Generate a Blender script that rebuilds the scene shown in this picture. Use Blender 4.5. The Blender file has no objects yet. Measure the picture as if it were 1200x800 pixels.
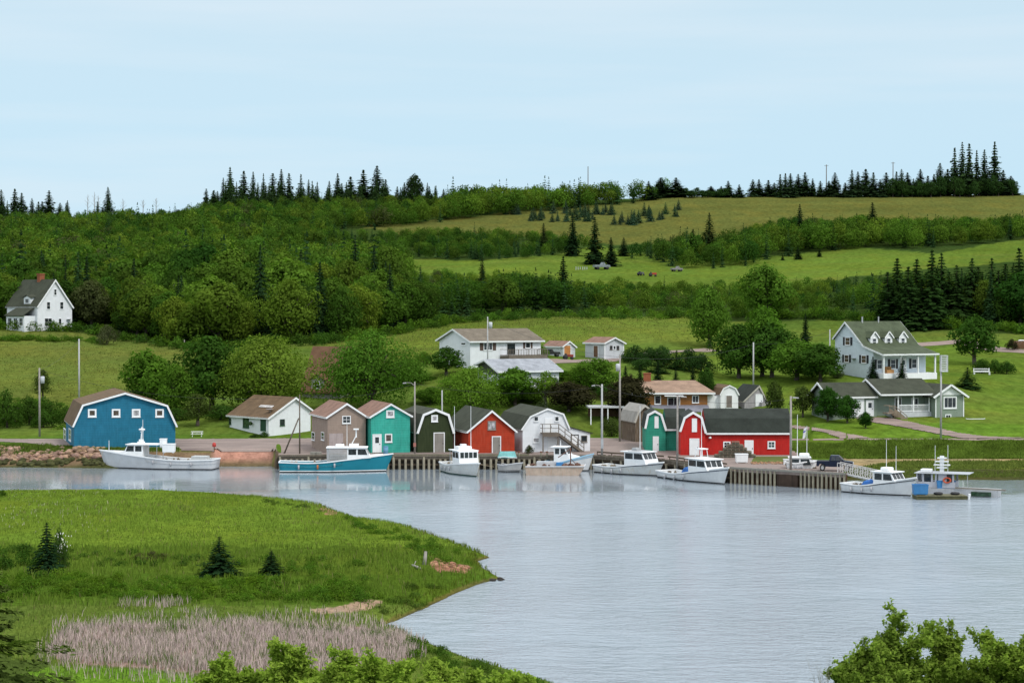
import bpy, math, random
import numpy as np
from mathutils import Vector, Matrix

# ------------------------------------------------------------------ camera, sky, sun, exposure
scene = bpy.context.scene
COL = scene.collection
CZ = 19.2                      # eye height above the water
FPX = 2500.0                   # focal length in photo pixels (photo 1200 x 800)
PITCH = math.atan(40.0 / FPX)
cd = bpy.data.cameras.new('camera')
cd.sensor_width = 36.0
cd.sensor_fit = 'HORIZONTAL'
cd.lens = 36.0 * FPX / 1200.0
cd.clip_start = 0.5
cd.clip_end = 12000
cam = bpy.data.objects.new('camera', cd)
cam.location = (0, 0, CZ)
cam.rotation_euler = (math.pi / 2 - PITCH, 0, 0)
COL.objects.link(cam)
scene.camera = cam

SUN = Vector((0.50, -0.52, 0.86)).normalized()      # towards the veiled sun
world = bpy.data.worlds.new('World')
scene.world = world
world.use_nodes = True
wn, wl = world.node_tree.nodes, world.node_tree.links
wn.clear()
w_out = wn.new('ShaderNodeOutputWorld')
w_bg = wn.new('ShaderNodeBackground')
w_bg.inputs['Strength'].default_value = 0.1
sky = wn.new('ShaderNodeTexSky')
sky.sky_type = 'NISHITA'
sky.sun_disc = False
sky.sun_elevation = math.asin(SUN.z)
sky.sun_rotation = math.atan2(SUN.x, SUN.y)
sky.altitude = 20
tc = wn.new('ShaderNodeTexCoord')
sep = wn.new('ShaderNodeSeparateXYZ')
wl.new(tc.outputs['Generated'], sep.inputs[0])
ramp = wn.new('ShaderNodeValToRGB')                 # thin bright overcast, brighter overhead
cr = ramp.color_ramp
cr.elements[0].position = 0.0
cr.elements[0].color = (0.430, 0.605, 0.725, 1)
cr.elements[1].position = 1.0
cr.elements[1].color = (1.22, 1.25, 1.28, 1)
e = cr.elements.new(0.045); e.color = (0.430, 0.610, 0.735, 1)
e = cr.elements.new(0.14); e.color = (0.470, 0.610, 0.700, 1)
e = cr.elements.new(0.24); e.color = (0.78, 0.90, 0.99, 1)
e = cr.elements.new(0.45); e.color = (1.02, 1.08, 1.13, 1)
wl.new(sep.outputs['Z'], ramp.inputs['Fac'])
mp = wn.new('ShaderNodeMapping')
mp.inputs['Scale'].default_value = (2.2, 2.2, 26.0)
wl.new(tc.outputs['Generated'], mp.inputs['Vector'])
cn = wn.new('ShaderNodeTexNoise')
cn.inputs['Scale'].default_value = 1.6
cn.inputs['Detail'].default_value = 5
cn.inputs['Roughness'].default_value = 0.52
wl.new(mp.outputs[0], cn.inputs['Vector'])
cm = wn.new('ShaderNodeMapRange')
cm.inputs['From Min'].default_value = 0.44
cm.inputs['From Max'].default_value = 0.75
cm.inputs['To Max'].default_value = 0.60
wl.new(cn.outputs['Fac'], cm.inputs['Value'])
veil = wn.new('ShaderNodeMix'); veil.data_type = 'RGBA'
veil.inputs['B'].default_value = (0.575, 0.66, 0.725, 1)
wl.new(cm.outputs[0], veil.inputs['Factor'])
wl.new(ramp.outputs['Color'], veil.inputs['A'])
gain = wn.new('ShaderNodeMix'); gain.data_type = 'RGBA'; gain.blend_type = 'MULTIPLY'
gain.inputs['Factor'].default_value = 1.0
gain.inputs['B'].default_value = (10, 10, 10, 1)     # the background strength is 0.1
wl.new(veil.outputs['Result'], gain.inputs['A'])
skymix = wn.new('ShaderNodeMix'); skymix.data_type = 'RGBA'
skymix.inputs['Factor'].default_value = 0.90
wl.new(sky.outputs[0], skymix.inputs['A'])
wl.new(gain.outputs['Result'], skymix.inputs['B'])
wl.new(skymix.outputs['Result'], w_bg.inputs['Color'])
wl.new(w_bg.outputs[0], w_out.inputs['Surface'])

sl = bpy.data.lights.new('sun', 'SUN')
sl.energy = 1.5
sl.angle = math.radians(14)
sl.color = (1.0, 0.96, 0.90)
so = bpy.data.objects.new('sun', sl)
so.rotation_euler = SUN.to_track_quat('Z', 'Y').to_euler()
so.location = (60, -60, 120)
COL.objects.link(so)

scene.view_settings.view_transform = 'Standard'
scene.view_settings.look = 'None'
scene.view_settings.gamma = 1.0
scene.view_settings.exposure = 0.40
scene.view_settings.use_curve_mapping = False
cy = scene.cycles
cy.use_denoising = True
cy.max_bounces = 5
cy.diffuse_bounces = 2
cy.glossy_bounces = 3
cy.transmission_bounces = 3
cy.transparent_max_bounces = 4
cy.sample_clamp_indirect = 4.0
scene.render.film_transparent = False

# ------------------------------------------------------------------ pixel <-> world helpers
_cp, _sp = math.cos(PITCH), math.sin(PITCH)
def ray(px, py):
    """direction through a photo pixel with unit y component (vectorised)"""
    a = (np.asarray(px, float) - 600.0) / FPX
    b = (400.0 - np.asarray(py, float)) / FPX
    yy = _cp + b * _sp
    zz = -_sp + b * _cp
    return a / yy, zz / yy
def W(px, py, d):
    dx, dz = ray(px, py)
    return Vector((float(dx * d), float(d), float(CZ + dz * d)))
def WZ(px, py, z):
    dx, dz = ray(px, py)
    d = (z - CZ) / dz
    return Vector((float(dx * d), float(d), float(z)))
def depth_at(py, z):
    return float((z - CZ) / ray(600, py)[1])
def z_at(py, d):
    return float(CZ + ray(600, py)[1] * d)
def proj(x, y, z):
    z = np.asarray(z) - CZ
    f = y * _cp - z * _sp
    u = y * _sp + z * _cp
    return 600 + FPX * np.asarray(x) / f, 400 - FPX * u / f
def inpoly(px, py, poly):
    px, py = np.asarray(px, float), np.asarray(py, float)
    r = np.zeros(px.shape, bool)
    n = len(poly)
    for i in range(n):
        x0, y0 = poly[i]; x1, y1 = poly[(i + 1) % n]
        if y0 == y1: continue
        c = ((y0 > py) != (y1 > py)) & (px < (x1 - x0) * (py - y0) / (y1 - y0) + x0)
        r ^= c
    return r
def vnoise(x, y, seed=0, oct=3):
    """cheap smooth value noise, roughly -1..1"""
    x, y = np.asarray(x, float), np.asarray(y, float)
    r = np.zeros(np.broadcast(x, y).shape); amp = 1.0; tot = 0
    for o in range(oct):
        xi, yi = np.floor(x), np.floor(y)
        fx, fy = x - xi, y - yi
        fx, fy = fx * fx * (3 - 2 * fx), fy * fy * (3 - 2 * fy)
        def h(i, j):
            v = np.sin(i * 127.1 + j * 311.7 + seed * 74.7 + o * 19.3) * 43758.5453
            return (v - np.floor(v)) * 2 - 1
        r += amp * ((h(xi, yi) * (1 - fx) + h(xi + 1, yi) * fx) * (1 - fy) + (h(xi, yi + 1) * (1 - fx) + h(xi + 1, yi + 1) * fx) * fy)
        tot += amp; amp *= 0.5; x, y = x * 2.03 + 11.3, y * 2.03 - 7.1
    return r / tot

# ------------------------------------------------------------------ object helpers
def tag(o, label=None, cat=None, group=None, kind=None):
    if label: o['label'] = label
    if cat: o['category'] = cat
    if group: o['group'] = group
    if kind: o['kind'] = kind
    return o
def empty(name, loc, rz=0.0, label=None, cat=None, group=None):
    o = bpy.data.objects.new(name, None)
    COL.objects.link(o)
    o.empty_display_size = 0.5
    o.location = loc
    o.rotation_euler = (0, 0, rz)
    return tag(o, label, cat, group)
def link_mesh(name, me, mat, parent=None):
    o = bpy.data.objects.new(name, me)
    COL.objects.link(o)
    if mat is not None and not me.materials: me.materials.append(mat)
    if parent is not None: o.parent = parent
    return o
def children(o):
    return [c for c in bpy.data.objects if c.parent is o]
def copy_tree(o, loc, rz, scale=None, label=None, group=None, kids=None):
    c = o.copy(); COL.objects.link(c)
    c.location = loc; c.rotation_euler = (0, 0, rz)
    if scale is not None: c.scale = scale if hasattr(scale, '__len__') else (scale,) * 3
    if label: c['label'] = label
    if group: c['group'] = group
    for ch in (kids if kids is not None else children(o)):
        k = ch.copy(); COL.objects.link(k); k.parent = c
        for g in [q for q in ch.children]:
            gg = g.copy(); COL.objects.link(gg); gg.parent = k
    return c
class MB:
    def __init__(s): s.v = []; s.f = []
    def add(s, vs, fs):
        n = len(s.v); s.v += [tuple(v) for v in vs]; s.f += [tuple(i + n for i in f) for f in fs]; return s
    def hexa(s, p):   # 8 points: bottom 4 then top 4
        return s.add(p, [(3, 2, 1, 0), (4, 5, 6, 7), (0, 1, 5, 4), (1, 2, 6, 5), (2, 3, 7, 6), (3, 0, 4, 7)])
    def box(s, x0, x1, y0, y1, z0, z1):
        return s.hexa([(x0, y0, z0), (x1, y0, z0), (x1, y1, z0), (x0, y1, z0), (x0, y0, z1), (x1, y0, z1), (x1, y1, z1), (x0, y1, z1)])
    def bar(s, a, b, w, h=None):   # rectangular bar between two points
        a, b = Vector(a), Vector(b); h = h or w
        d = (b - a).normalized()
        up = Vector((0, 0, 1)) if abs(d.z) < 0.95 else Vector((1, 0, 0))
        r = d.cross(up).normalized() * w / 2; u = r.cross(d).normalized() * h / 2
        return s.hexa([a - r - u, a + r - u, b + r - u, b - r - u, a - r + u, a + r + u, b + r + u, b - r + u])
    def tube(s, a, b, r0, r1=None, n=8):
        a, b = Vector(a), Vector(b); r1 = r0 if r1 is None else r1
        d = (b - a).normalized()
        up = Vector((0, 0, 1)) if abs(d.z) < 0.95 else Vector((1, 0, 0))
        x = d.cross(up).normalized(); y = x.cross(d)
        vs = []
        for c, r in ((a, r0), (b, r1)):
            for i in range(n):
                t = 2 * math.pi * i / n
                vs.append(c + (x * math.cos(t) + y * math.sin(t)) * r)
        fs = [(i, (i + 1) % n, n + (i + 1) % n, n + i) for i in range(n)]
        fs += [tuple(range(n))[::-1], tuple(range(n, 2 * n))]
        return s.add(vs, fs)
    def path(s, pts, r, n=6):
        for i in range(len(pts) - 1):
            ra = r[i] if hasattr(r, '__len__') else r; rb = r[i + 1] if hasattr(r, '__len__') else r
            s.tube(pts[i], pts[i + 1], ra, rb, n)
        return s
    def prism(s, prof, y0, y1, axis='y'):   # convex profile of (x,z) extruded along y
        n = len(prof)
        if axis == 'y': vs = [(x, y0, z) for x, z in prof] + [(x, y1, z) for x, z in prof]
        else: vs = [(y0, x, z) for x, z in prof] + [(y1, x, z) for x, z in prof]
        fs = [tuple(range(n)), tuple(range(n, 2 * n))[::-1]] + [((i + 1) % n, i, n + i, n + (i + 1) % n) for i in range(n)]
        return s.add(vs, fs)
    def lathe(s, prof, n=14, c=(0, 0, 0)):
        vs = [(c[0] + r * math.cos(2 * math.pi * i / n), c[1] + r * math.sin(2 * math.pi * i / n), c[2] + z) for r, z in prof for i in range(n)]
        fs = []
        for k in range(len(prof) - 1):
            for i in range(n):
                j = (i + 1) % n
                fs.append((k * n + i, k * n + j, (k + 1) * n + j, (k + 1) * n + i))
        fs.append(tuple(range(n))[::-1]); fs.append(tuple(range((len(prof) - 1) * n, len(prof) * n)))
        return s.add(vs, fs)
    def build(s, name, mat, parent=None, smooth=False, bevel=0):
        me = bpy.data.meshes.new(name)
        me.from_pydata(s.v, [], s.f)
        import bmesh
        bm = bmesh.new(); bm.from_mesh(me)
        bmesh.ops.recalc_face_normals(bm, faces=bm.faces)
        if bevel:
            bmesh.ops.bevel(bm, geom=[e for e in bm.edges if len(e.link_faces) == 2 and e.calc_face_angle(0) > 0.6], offset=bevel, segments=2, profile=0.5, affect='EDGES', clamp_overlap=True)
        bm.to_mesh(me); bm.free()
        if smooth:
            me.polygons.foreach_set('use_smooth', [True] * len(me.polygons))
        return link_mesh(name, me, mat, parent)
def np_mesh(name, verts, quads, attrs=None, tri=False):
    """verts (N,3), quads (M,4) -> mesh, with float / colour point or face attributes"""
    me = bpy.data.meshes.new(name)
    k = quads.shape[1]
    me.vertices.add(len(verts)); me.vertices.foreach_set('co', np.ascontiguousarray(verts, np.float32).ravel())
    me.loops.add(quads.size); me.loops.foreach_set('vertex_index', np.ascontiguousarray(quads, np.int32).ravel())
    me.polygons.add(len(quads))
    me.polygons.foreach_set('loop_start', np.arange(0, quads.size, k, dtype=np.int32))
    me.polygons.foreach_set('loop_total', np.full(len(quads), k, np.int32))
    me.update(calc_edges=True)
    for nm, (dom, typ, arr) in (attrs or {}).items():
        a = me.attributes.new(nm, typ, dom)
        a.data.foreach_set('color' if typ == 'FLOAT_COLOR' else 'value', np.ascontiguousarray(arr, np.float32).ravel())
    me.validate()
    return me

# ------------------------------------------------------------------ materials
class NT:
    def __init__(s, name):
        s.m = bpy.data.materials.new(name); s.m.use_nodes = True
        s.n, s.l = s.m.node_tree.nodes, s.m.node_tree.links
        s.n.clear()
        s.out = s.n.new('ShaderNodeOutputMaterial')
    def node(s, t, **kw):
        n = s.n.new(t)
        for k, v in kw.items(): setattr(n, k, v)
        return n
    def noise(s, vec, scale, detail=4, rough=0.55):
        n = s.node('ShaderNodeTexNoise'); n.inputs['Scale'].default_value = scale
        n.inputs['Detail'].default_value = detail; n.inputs['Roughness'].default_value = rough
        if vec is not None: s.l.new(vec, n.inputs['Vector'])
        return n.outputs['Fac']
    def maprange(s, v, a, b, c, d):
        n = s.node('ShaderNodeMapRange')
        for k, x in zip(('From Min', 'From Max', 'To Min', 'To Max'), (a, b, c, d)): n.inputs[k].default_value = x
        s.l.new(v, n.inputs['Value']); return n.outputs[0]
    def mix(s, f, a, b, mode='MIX'):
        n = s.node('ShaderNodeMix', data_type='RGBA', blend_type=mode)
        for k, x in (('Factor', f), ('A', a), ('B', b)):
            if hasattr(x, 'is_linked') or hasattr(x, 'links'): s.l.new(x, n.inputs[k])
            elif k == 'Factor': n.inputs[k].default_value = x
            else: n.inputs[k].default_value = tuple(x) + ((1,) if len(x) == 3 else ())
        return n.outputs['Result']
    def math(s, op, a, b=0.0):
        n = s.node('ShaderNodeMath', operation=op)
        for i, x in enumerate((a, b)):
            if hasattr(x, 'links'): s.l.new(x, n.inputs[i])
            else: n.inputs[i].default_value = x
        return n.outputs[0]
    def scalecol(s, col, v):   # colour times a value
        c = s.node('ShaderNodeCombineColor')
        for i in range(3): s.l.new(v, c.inputs[i])
        return s.mix(1.0, col, c.outputs[0], 'MULTIPLY')
    def bump(s, h, strength, dist):
        n = s.node('ShaderNodeBump'); n.inputs['Strength'].default_value = strength; n.inputs['Distance'].default_value = dist
        s.l.new(h, n.inputs['Height']); return n.outputs[0]
    def principled(s, col, rough=0.7, normal=None, metal=0, spec=0.3):
        p = s.node('ShaderNodeBsdfPrincipled')
        if hasattr(col, 'links'): s.l.new(col, p.inputs['Base Color'])
        else: p.inputs['Base Color'].default_value = tuple(col) + (1,)
        if hasattr(rough, 'links'): s.l.new(rough, p.inputs['Roughness'])
        else: p.inputs['Roughness'].default_value = rough
        p.inputs['Metallic'].default_value = metal
        p.inputs['Specular IOR Level'].default_value = spec
        if normal is not None: s.l.new(normal, p.inputs['Normal'])
        s.l.new(p.outputs[0], s.out.inputs['Surface'])
        return p
MATS = {}
def paint(name, col, rough=0.6, var=0.14, board=0.0, stain=None, scale=1.2, streak=True, axis='Z', metal=0):
    """painted or weathered surface: blotches, vertical streaks, optional clapboard / plank grooves"""
    if name in MATS: return MATS[name]
    t = NT(name)
    co = t.node('ShaderNodeTexCoord').outputs['Object']
    n1 = t.noise(co, scale, 5)
    m = t.node('ShaderNodeMapping'); m.inputs['Scale'].default_value = (3.0, 3.0, 0.35) if streak else (1, 1, 1)
    t.l.new(co, m.inputs['Vector'])
    n2 = t.noise(m.outputs[0], 2.0, 4, 0.6)
    v = t.math('ADD', t.maprange(n1, 0.3, 0.7, 1 - var, 1 + var * 0.6), t.maprange(n2, 0.3, 0.7, -var * 0.7, var * 0.5))
    c = t.scalecol(col, v)
    if stain:
        c = t.mix(t.maprange(n2, 0.52, 0.78, 0, 0.75), c, stain)
    nrm = None
    if board:
        s = t.node('ShaderNodeSeparateXYZ'); t.l.new(co, s.inputs[0])
        if axis == 'Z': zc = s.outputs['Z']
        else: zc = t.math('ADD', s.outputs['X'], s.outputs['Y'])
        fr = t.math('FRACT', t.math('DIVIDE', zc, board))
        g = t.maprange(fr, 0.0, 0.18, 0.60, 1.0)
        c = t.scalecol(c, g)
        nrm = t.bump(fr, 0.5, 0.02)
    t.principled(c, rough, nrm, metal)
    MATS[name] = t.m
    return t.m
def shingle(name, col, var=0.25, row=0.16):
    if name in MATS: return MATS[name]
    t = NT(name)
    co = t.node('ShaderNodeTexCoord').outputs['Object']
    n1 = t.noise(co, 0.9, 5); n2 = t.noise(co, 9.0, 3)
    v = t.math('ADD', t.maprange(n1, 0.3, 0.7, 1 - var, 1 + var * 0.7), t.maprange(n2, 0.3, 0.7, -0.16, 0.16))
    s = t.node('ShaderNodeSeparateXYZ'); t.l.new(co, s.inputs[0])
    fr = t.math('FRACT', t.math('DIVIDE', s.outputs['Z'], row))
    v = t.math('MULTIPLY', v, t.maprange(fr, 0.0, 0.3, 0.82, 1.0))
    t.principled(t.scalecol(col, v), 0.9, t.bump(n2, 0.4, 0.02), 0, 0.2)
    MATS[name] = t.m
    return t.m
def glass(name='window_glass', col=(0.02, 0.025, 0.028)):
    if name in MATS: return MATS[name]
    t = NT(name)
    co = t.node('ShaderNodeTexCoord').outputs['Object']
    n = t.noise(co, 2.5, 2)
    t.principled(t.scalecol(col, t.maprange(n, 0.3, 0.7, 0.4, 1.9)), 0.08, None, 0, 0.5)
    MATS[name] = t.m
    return t.m
WHITE = paint('white_paint', (0.80, 0.81, 0.82), 0.55, 0.06)
WHITESIDE = paint('white_clapboard', (0.78, 0.80, 0.83), 0.6, 0.06, board=0.17)
GLASS = glass()
PALEGLASS = glass('pale_glass', (0.30, 0.29, 0.30))
GREYWOOD = paint('weathered_wood', (0.26, 0.24, 0.21), 0.9, 0.25, board=0.16, axis='X')
METAL = paint('galvanised_metal', (0.42, 0.43, 0.44), 0.5, 0.1, metal=0.3)
DARK = paint('dark_fittings', (0.03, 0.03, 0.032), 0.6, 0.2)
BLACKP = paint('black_shutter_paint', (0.025, 0.025, 0.03), 0.6, 0.1)

def foliage(name, attr):
    """two-sided leaves; attr None: object colour, else the colour attribute of the mesh; 'tint' varies leaf by leaf"""
    t = NT(name)
    if attr: base = t.node('ShaderNodeAttribute', attribute_name=attr).outputs['Color']
    else: base = t.node('ShaderNodeObjectInfo').outputs['Color']
    ti = t.node('ShaderNodeAttribute', attribute_name='tint').outputs['Fac']
    c = t.scalecol(base, t.maprange(ti, 0, 1, 0.55, 1.5))
    c = t.mix(t.maprange(ti, 0.55, 1.0, 0.0, 0.25), c, t.mix(1.0, c, (1.35, 1.10, 0.8), 'MULTIPLY'))
    d = t.node('ShaderNodeBsdfDiffuse'); t.l.new(c, d.inputs['Color'])
    tr = t.node('ShaderNodeBsdfTranslucent'); t.l.new(t.mix(1.0, c, (1.05, 1.25, 0.6), 'MULTIPLY'), tr.inputs['Color'])
    mx = t.node('ShaderNodeMixShader'); mx.inputs[0].default_value = 0.36
    t.l.new(d.outputs[0], mx.inputs[1]); t.l.new(tr.outputs[0], mx.inputs[2])
    t.l.new(mx.outputs[0], t.out.inputs['Surface'])
    return t.m
LEAF = foliage('leaves', None)
LEAFC = foliage('leaves_by_tree', 'col')
BARK = paint('bark', (0.085, 0.07, 0.055), 0.95, 0.3, scale=4)
PALEBARK = paint('pale_bark', (0.30, 0.28, 0.25), 0.9, 0.3, scale=4)

# ------------------------------------------------------------------ terrain
_ctl = [(-500,513,281),(-50,513,281),(100,513,281),(200,513,281),(300,513,281),(400,512,283),(500,512,285),(600,512,285),(700,512,285),(800,510,285),(900,506,285),
 (-50,521,271),(200,521,271),(450,521,271),(700,521,271),(850,521,271),
 (1000,514,270),(1100,514.5,270),(1200,515,270),(1500,515,270),(1000,502,280),(1080,490,290),(1030,488,290),(1130,490,290),(960,497,284),(1180,484,298),(1400,484,298),
 (1040,437,325),(1090,439,322),(985,434,326),(1170,440,345),(1170,462,318),(1150,416,380),(1180,396,400),(1400,392,420),(960,446,315),(930,470,302),
 (900,440,340),(850,412,390),(800,378,440),(750,376,450),(650,379,430),(560,389,420),(575,419,335),(530,417,338),(625,418,336),(690,421,345),(740,420,345),(605,448,310),(790,480,300),(880,481,305),
 (850,470,312),(480,400,400),(450,440,330),(420,480,300),(330,470,310),(370,476,312),(300,422,400),(40,388,450),(85,389,450),(0,388,450),(130,400,445),(200,406,430),(100,440,370),(0,440,370),(100,488,312),(0,488,312),(200,480,315),(-200,390,450),(-200,440,370),(-500,390,450),
 (720,455,312),(700,490,292),(660,480,298),
 (100,350,550),(100,300,700),(100,268,850),(100,258,900),(-150,350,550),(-150,300,700),(-150,268,850),(-500,300,700),(-500,262,880),
 (300,392,460),(300,335,600),(300,288,750),(300,255,850),(280,243,920),(360,244,900),
 (480,388,450),(480,332,600),(480,304,700),(430,268,780),(500,259,820),(500,244,900),
 (650,374,450),(650,332,580),(600,316,640),(600,304,670),(650,290,720),(650,272,765),(640,247,845),(700,240,860),(650,236,900),
 (800,328,600),(800,316,640),(760,287,720),(850,265,770),(850,235,860),(800,231,880),
 (1000,338,560),(1000,302,660),(1000,265,765),(1000,231.5,870),(1000,370,440),
 (1200,312,600),(1200,286,680),(1200,257,775),(1200,229.5,870),(1200,355,470),
 (1500,312,600),(1500,286,680),(1500,257,775),(1500,229,870),(1900,300,650),(1900,229,880),
 (-500,270,1100),(100,275,1100),(600,262,1100),(900,252,1100),(1200,252,1100),(1700,252,1100),
 (-500,325,1600),(600,320,1600),(1700,318,1600)]
_C = np.array([((px - 600) / FPX * d, d, z_at(py, d)) for px, py, d in _ctl])
def _rbf_fit():
    P = _C[:, :2] / 100.0
    D = np.sqrt(((P[:, None] - P[None]) ** 2).sum(-1))
    n = len(P); A = np.zeros((n + 3, n + 3))
    A[:n, :n] = D + np.eye(n) * -0.02
    A[:n, n:] = np.c_[np.ones(n), P]; A[n:, :n] = A[:n, n:].T
    return np.linalg.solve(A, np.r_[_C[:, 2], 0, 0, 0])
_w = _rbf_fit()
def hill_z(x, y):
    sh = np.broadcast(x, y).shape
    P = np.c_[np.broadcast_to(x, sh).ravel(), np.broadcast_to(y, sh).ravel()] / 100.0
    out = np.zeros(len(P)); C = _C[:, :2] / 100.0
    for i in range(0, len(P), 20000):
        q = P[i:i + 20000]
        D = np.sqrt(((q[:, None] - C[None]) ** 2).sum(-1))
        out[i:i + 20000] = D @ _w[:len(C)] + _w[-3] + q @ _w[-2:]
    return out.reshape(sh)
def sstep(a, b, v):
    t = np.clip((v - a) / (b - a), 0, 1); return t * t * (3 - 2 * t)
def edge_d(px):
    return np.interp(px, [-700, -100, 60, 118, 250, 258, 318, 326, 700, 780, 855, 927, 992], [262, 257, 255.5, 254.5, 255, 257.5, 257.5, 253, 252.5, 245, 232.8, 228, 224])
def low_z(px, d):
    e = edge_d(px)
    zl = np.clip((d - e) / np.interp(px, [60, 84, 250, 256], [5.5, 4.0, 4.0, 3.2]) * 2.0, -2.0, 2.0)
    top = np.interp(d, [0, 263, 270, 900], [1.6, 1.6, 2.0, 2.0])
    zw = np.minimum(np.clip((d - e - 0.8) / 1.4 * 4.0 - 2.0, -2.0, 2.0), top)
    back = np.interp(d, [0, 242, 250, 263, 269.5, 400], [1.6, 1.6, 0.75, 0.6, 2.55, 2.6])
    zw = np.where(px > 935, np.minimum(zw, back), zw)
    em = 236.8 + 0.8 * vnoise(px / 25.0, px * 0, 3)
    zm = np.where(d > em, np.interp(d - em, [0, 2, 26, 27.5, 33, 200], [0, 0.12, 0.5, 0.6, 2.55, 2.6]), (d - em) * 0.12)
    zm = np.maximum(zm, -2)
    return np.where(px < 325, zl, np.where(px < 992, zw, zm))
def far_z(x, y):
    x, y = np.broadcast_arrays(np.asarray(x, float), np.asarray(y, float))
    d = np.maximum(y, 1.0)
    px = 600 + FPX * x / d
    t = hill_z(x, d)
    t = t * (1 - sstep(1500, 2600, d)) + 6 * sstep(1500, 2600, d)
    b0 = np.where(px > 950, 270, 279); b1 = np.where(px > 950, 279, 292)
    k = sstep(b0, b1, d)
    n = 0.22 * vnoise(x / 9.0, d / 9.0, 5) * sstep(286, 300, d)
    return low_z(px, d) * (1 - k) + t * k + n
def far_z1(x, y): return float(far_z(np.array([x]), np.array([y]))[0])
_dd = np.arange(222.0, 1000.0, 0.5)
def ground_hit(px, py):
    dx, dz = ray(px, py)
    xs, zs = dx * _dd, CZ + dz * _dd
    g = far_z(xs, _dd)
    i = np.argmax(zs <= g)
    d = _dd[i] if (zs <= g).any() else 900.0
    return Vector((float(dx * d), float(d), float(far_z1(dx * d, d))))

# colour of what grows or lies on the ground, region by region (real surface colours)
BROWNFIELD = [(418,264),(480,262),(560,252),(640,245),(740,236),(780,229),(1000,226),(1200,224),(1700,220),(1700,266),(1200,262),(1100,258),(1000,257),(900,270),(850,276),(790,284),(720,288),(640,278),(560,274),(470,274)]
CLEARING = [(470,302),(560,306),(640,299),(700,288),(740,296),(800,300),(870,305),(920,298),(1000,290),(1100,296),(1200,281),(1700,258),(1700,312),(1200,307),(1100,314),(1000,324),(930,344),(850,348),(760,343),(690,338),(600,328),(470,322)]
LOWER = [(-900,382),(-400,383),(60,386),(95,390),(135,398),(210,408),(265,406),(380,402),(480,387),(560,375),(650,371),(820,371),(850,376),(900,378),(985,374),(1130,388),(1190,392),(1800,394),(1800,700),(-900,700)]
FIELD = [(380,402),(480,386),(560,374),(650,371),(822,371),(830,398),(760,402),(690,402),(560,400),(500,420),(440,440),(380,430)]
LEFTFIELD = [(-900,380),(60,386),(95,390),(135,398),(220,408),(225,440),(120,472),(-900,476)]
LAWN = [(840,398),(985,430),(1120,404),(1200,398),(1800,398),(1800,512),(1120,512),(1020,512),(940,514),(920,500),(900,470),(820,440)]
MARSHBANK = [(930,513.5),(1800,513.5),(1800,538),(930,538)]
SANDBAND = [(985,536),(1060,537),(1200,535),(1800,535),(1800,540),(1200,539.5),(1060,540),(1010,546),(985,552)]
def far_col(x, y, z, px, py):
    c = np.zeros(x.shape + (3,))
    def put(m, col): c[m] = col
    jx = px + 9 * vnoise(x / 14, y / 14, 8); jy = py + 2.2 * vnoise(x / 11, y / 17, 9)
    c[:] = (0.030, 0.060, 0.012)
    put(inpoly(jx, jy, BROWNFIELD), (0.082, 0.103, 0.022))
    put(inpoly(jx, jy, CLEARING), (0.080, 0.142, 0.018))
    put(inpoly(jx, py, LOWER), (0.070, 0.125, 0.018))
    put(inpoly(jx, jy, FIELD), (0.092, 0.148, 0.020))
    put(inpoly(jx, jy, LEFTFIELD), (0.085, 0.130, 0.022))
    put(inpoly(jx, jy, LAWN), (0.082, 0.150, 0.018))
    put(inpoly(jx, py, MARSHBANK), (0.080, 0.132, 0.018))
    m = (px > 992) & (y < 262.5); put(m, (0.085, 0.115, 0.022))
    put((px > 992) & (np.abs(py - 551.2 - vnoise(x / 6, y / 6, 4)) < 0.9) & (y < 262), (0.23, 0.185, 0.10))
    put(inpoly(jx, py + 0.8 * vnoise(x / 3, y / 3, 2), SANDBAND), (0.27, 0.215, 0.115))
    m = (px < 330) & (y < edge_d(px) + 6.5) & (y > edge_d(px) + 4.0); put(m, (0.085, 0.125, 0.025))
    m = (px < 330) & (y <= edge_d(px) + 4.0); put(m, (0.14, 0.10, 0.06))
    m = (z < 0.28); put(m, (0.055, 0.060, 0.022))
    m = (px > 252) & (px < 324) & (y < 262) & (z > 0.45); put(m, (0.30, 0.165, 0.125))
    # bigger drifts of taller, drier or greener growth
    g = 1 + 0.16 * vnoise(x / 30, y / 42, 21, 4) + 0.10 * vnoise(x / 6, y / 9, 22)
    g = g + 0.13 * vnoise(x / 60, y / 7, 33, 3)
    dry = np.clip(vnoise(x / 30, y / 8, 31, 4) * 1.7, 0, 1)[..., None] * (y > 285)[..., None] * (c[..., 1:2] > 0.08)
    c = c * g[..., None] * np.where((y > 285)[..., None], np.array((1.05, 0.94, 1.10)), 1.0)
    return c * (1 - 0.36 * dry) + np.array((0.122, 0.132, 0.032)) * 0.36 * dry
def grid_mesh(name, X, Y, Z, colr):
    r, k = X.shape
    V = np.stack([X, Y, Z], -1).reshape(-1, 3)
    i = np.arange(r * k).reshape(r, k)
    Q = np.stack([i[:-1, :-1], i[:-1, 1:], i[1:, 1:], i[1:, :-1]], -1).reshape(-1, 4)
    col = np.concatenate([colr.reshape(-1, 3), np.ones((r * k, 1))], 1)
    me = np_mesh(name, V, Q, {'col': ('POINT', 'FLOAT_COLOR', col)})
    me.polygons.foreach_set('use_smooth', [True] * len(me.polygons))
    return me
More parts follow.
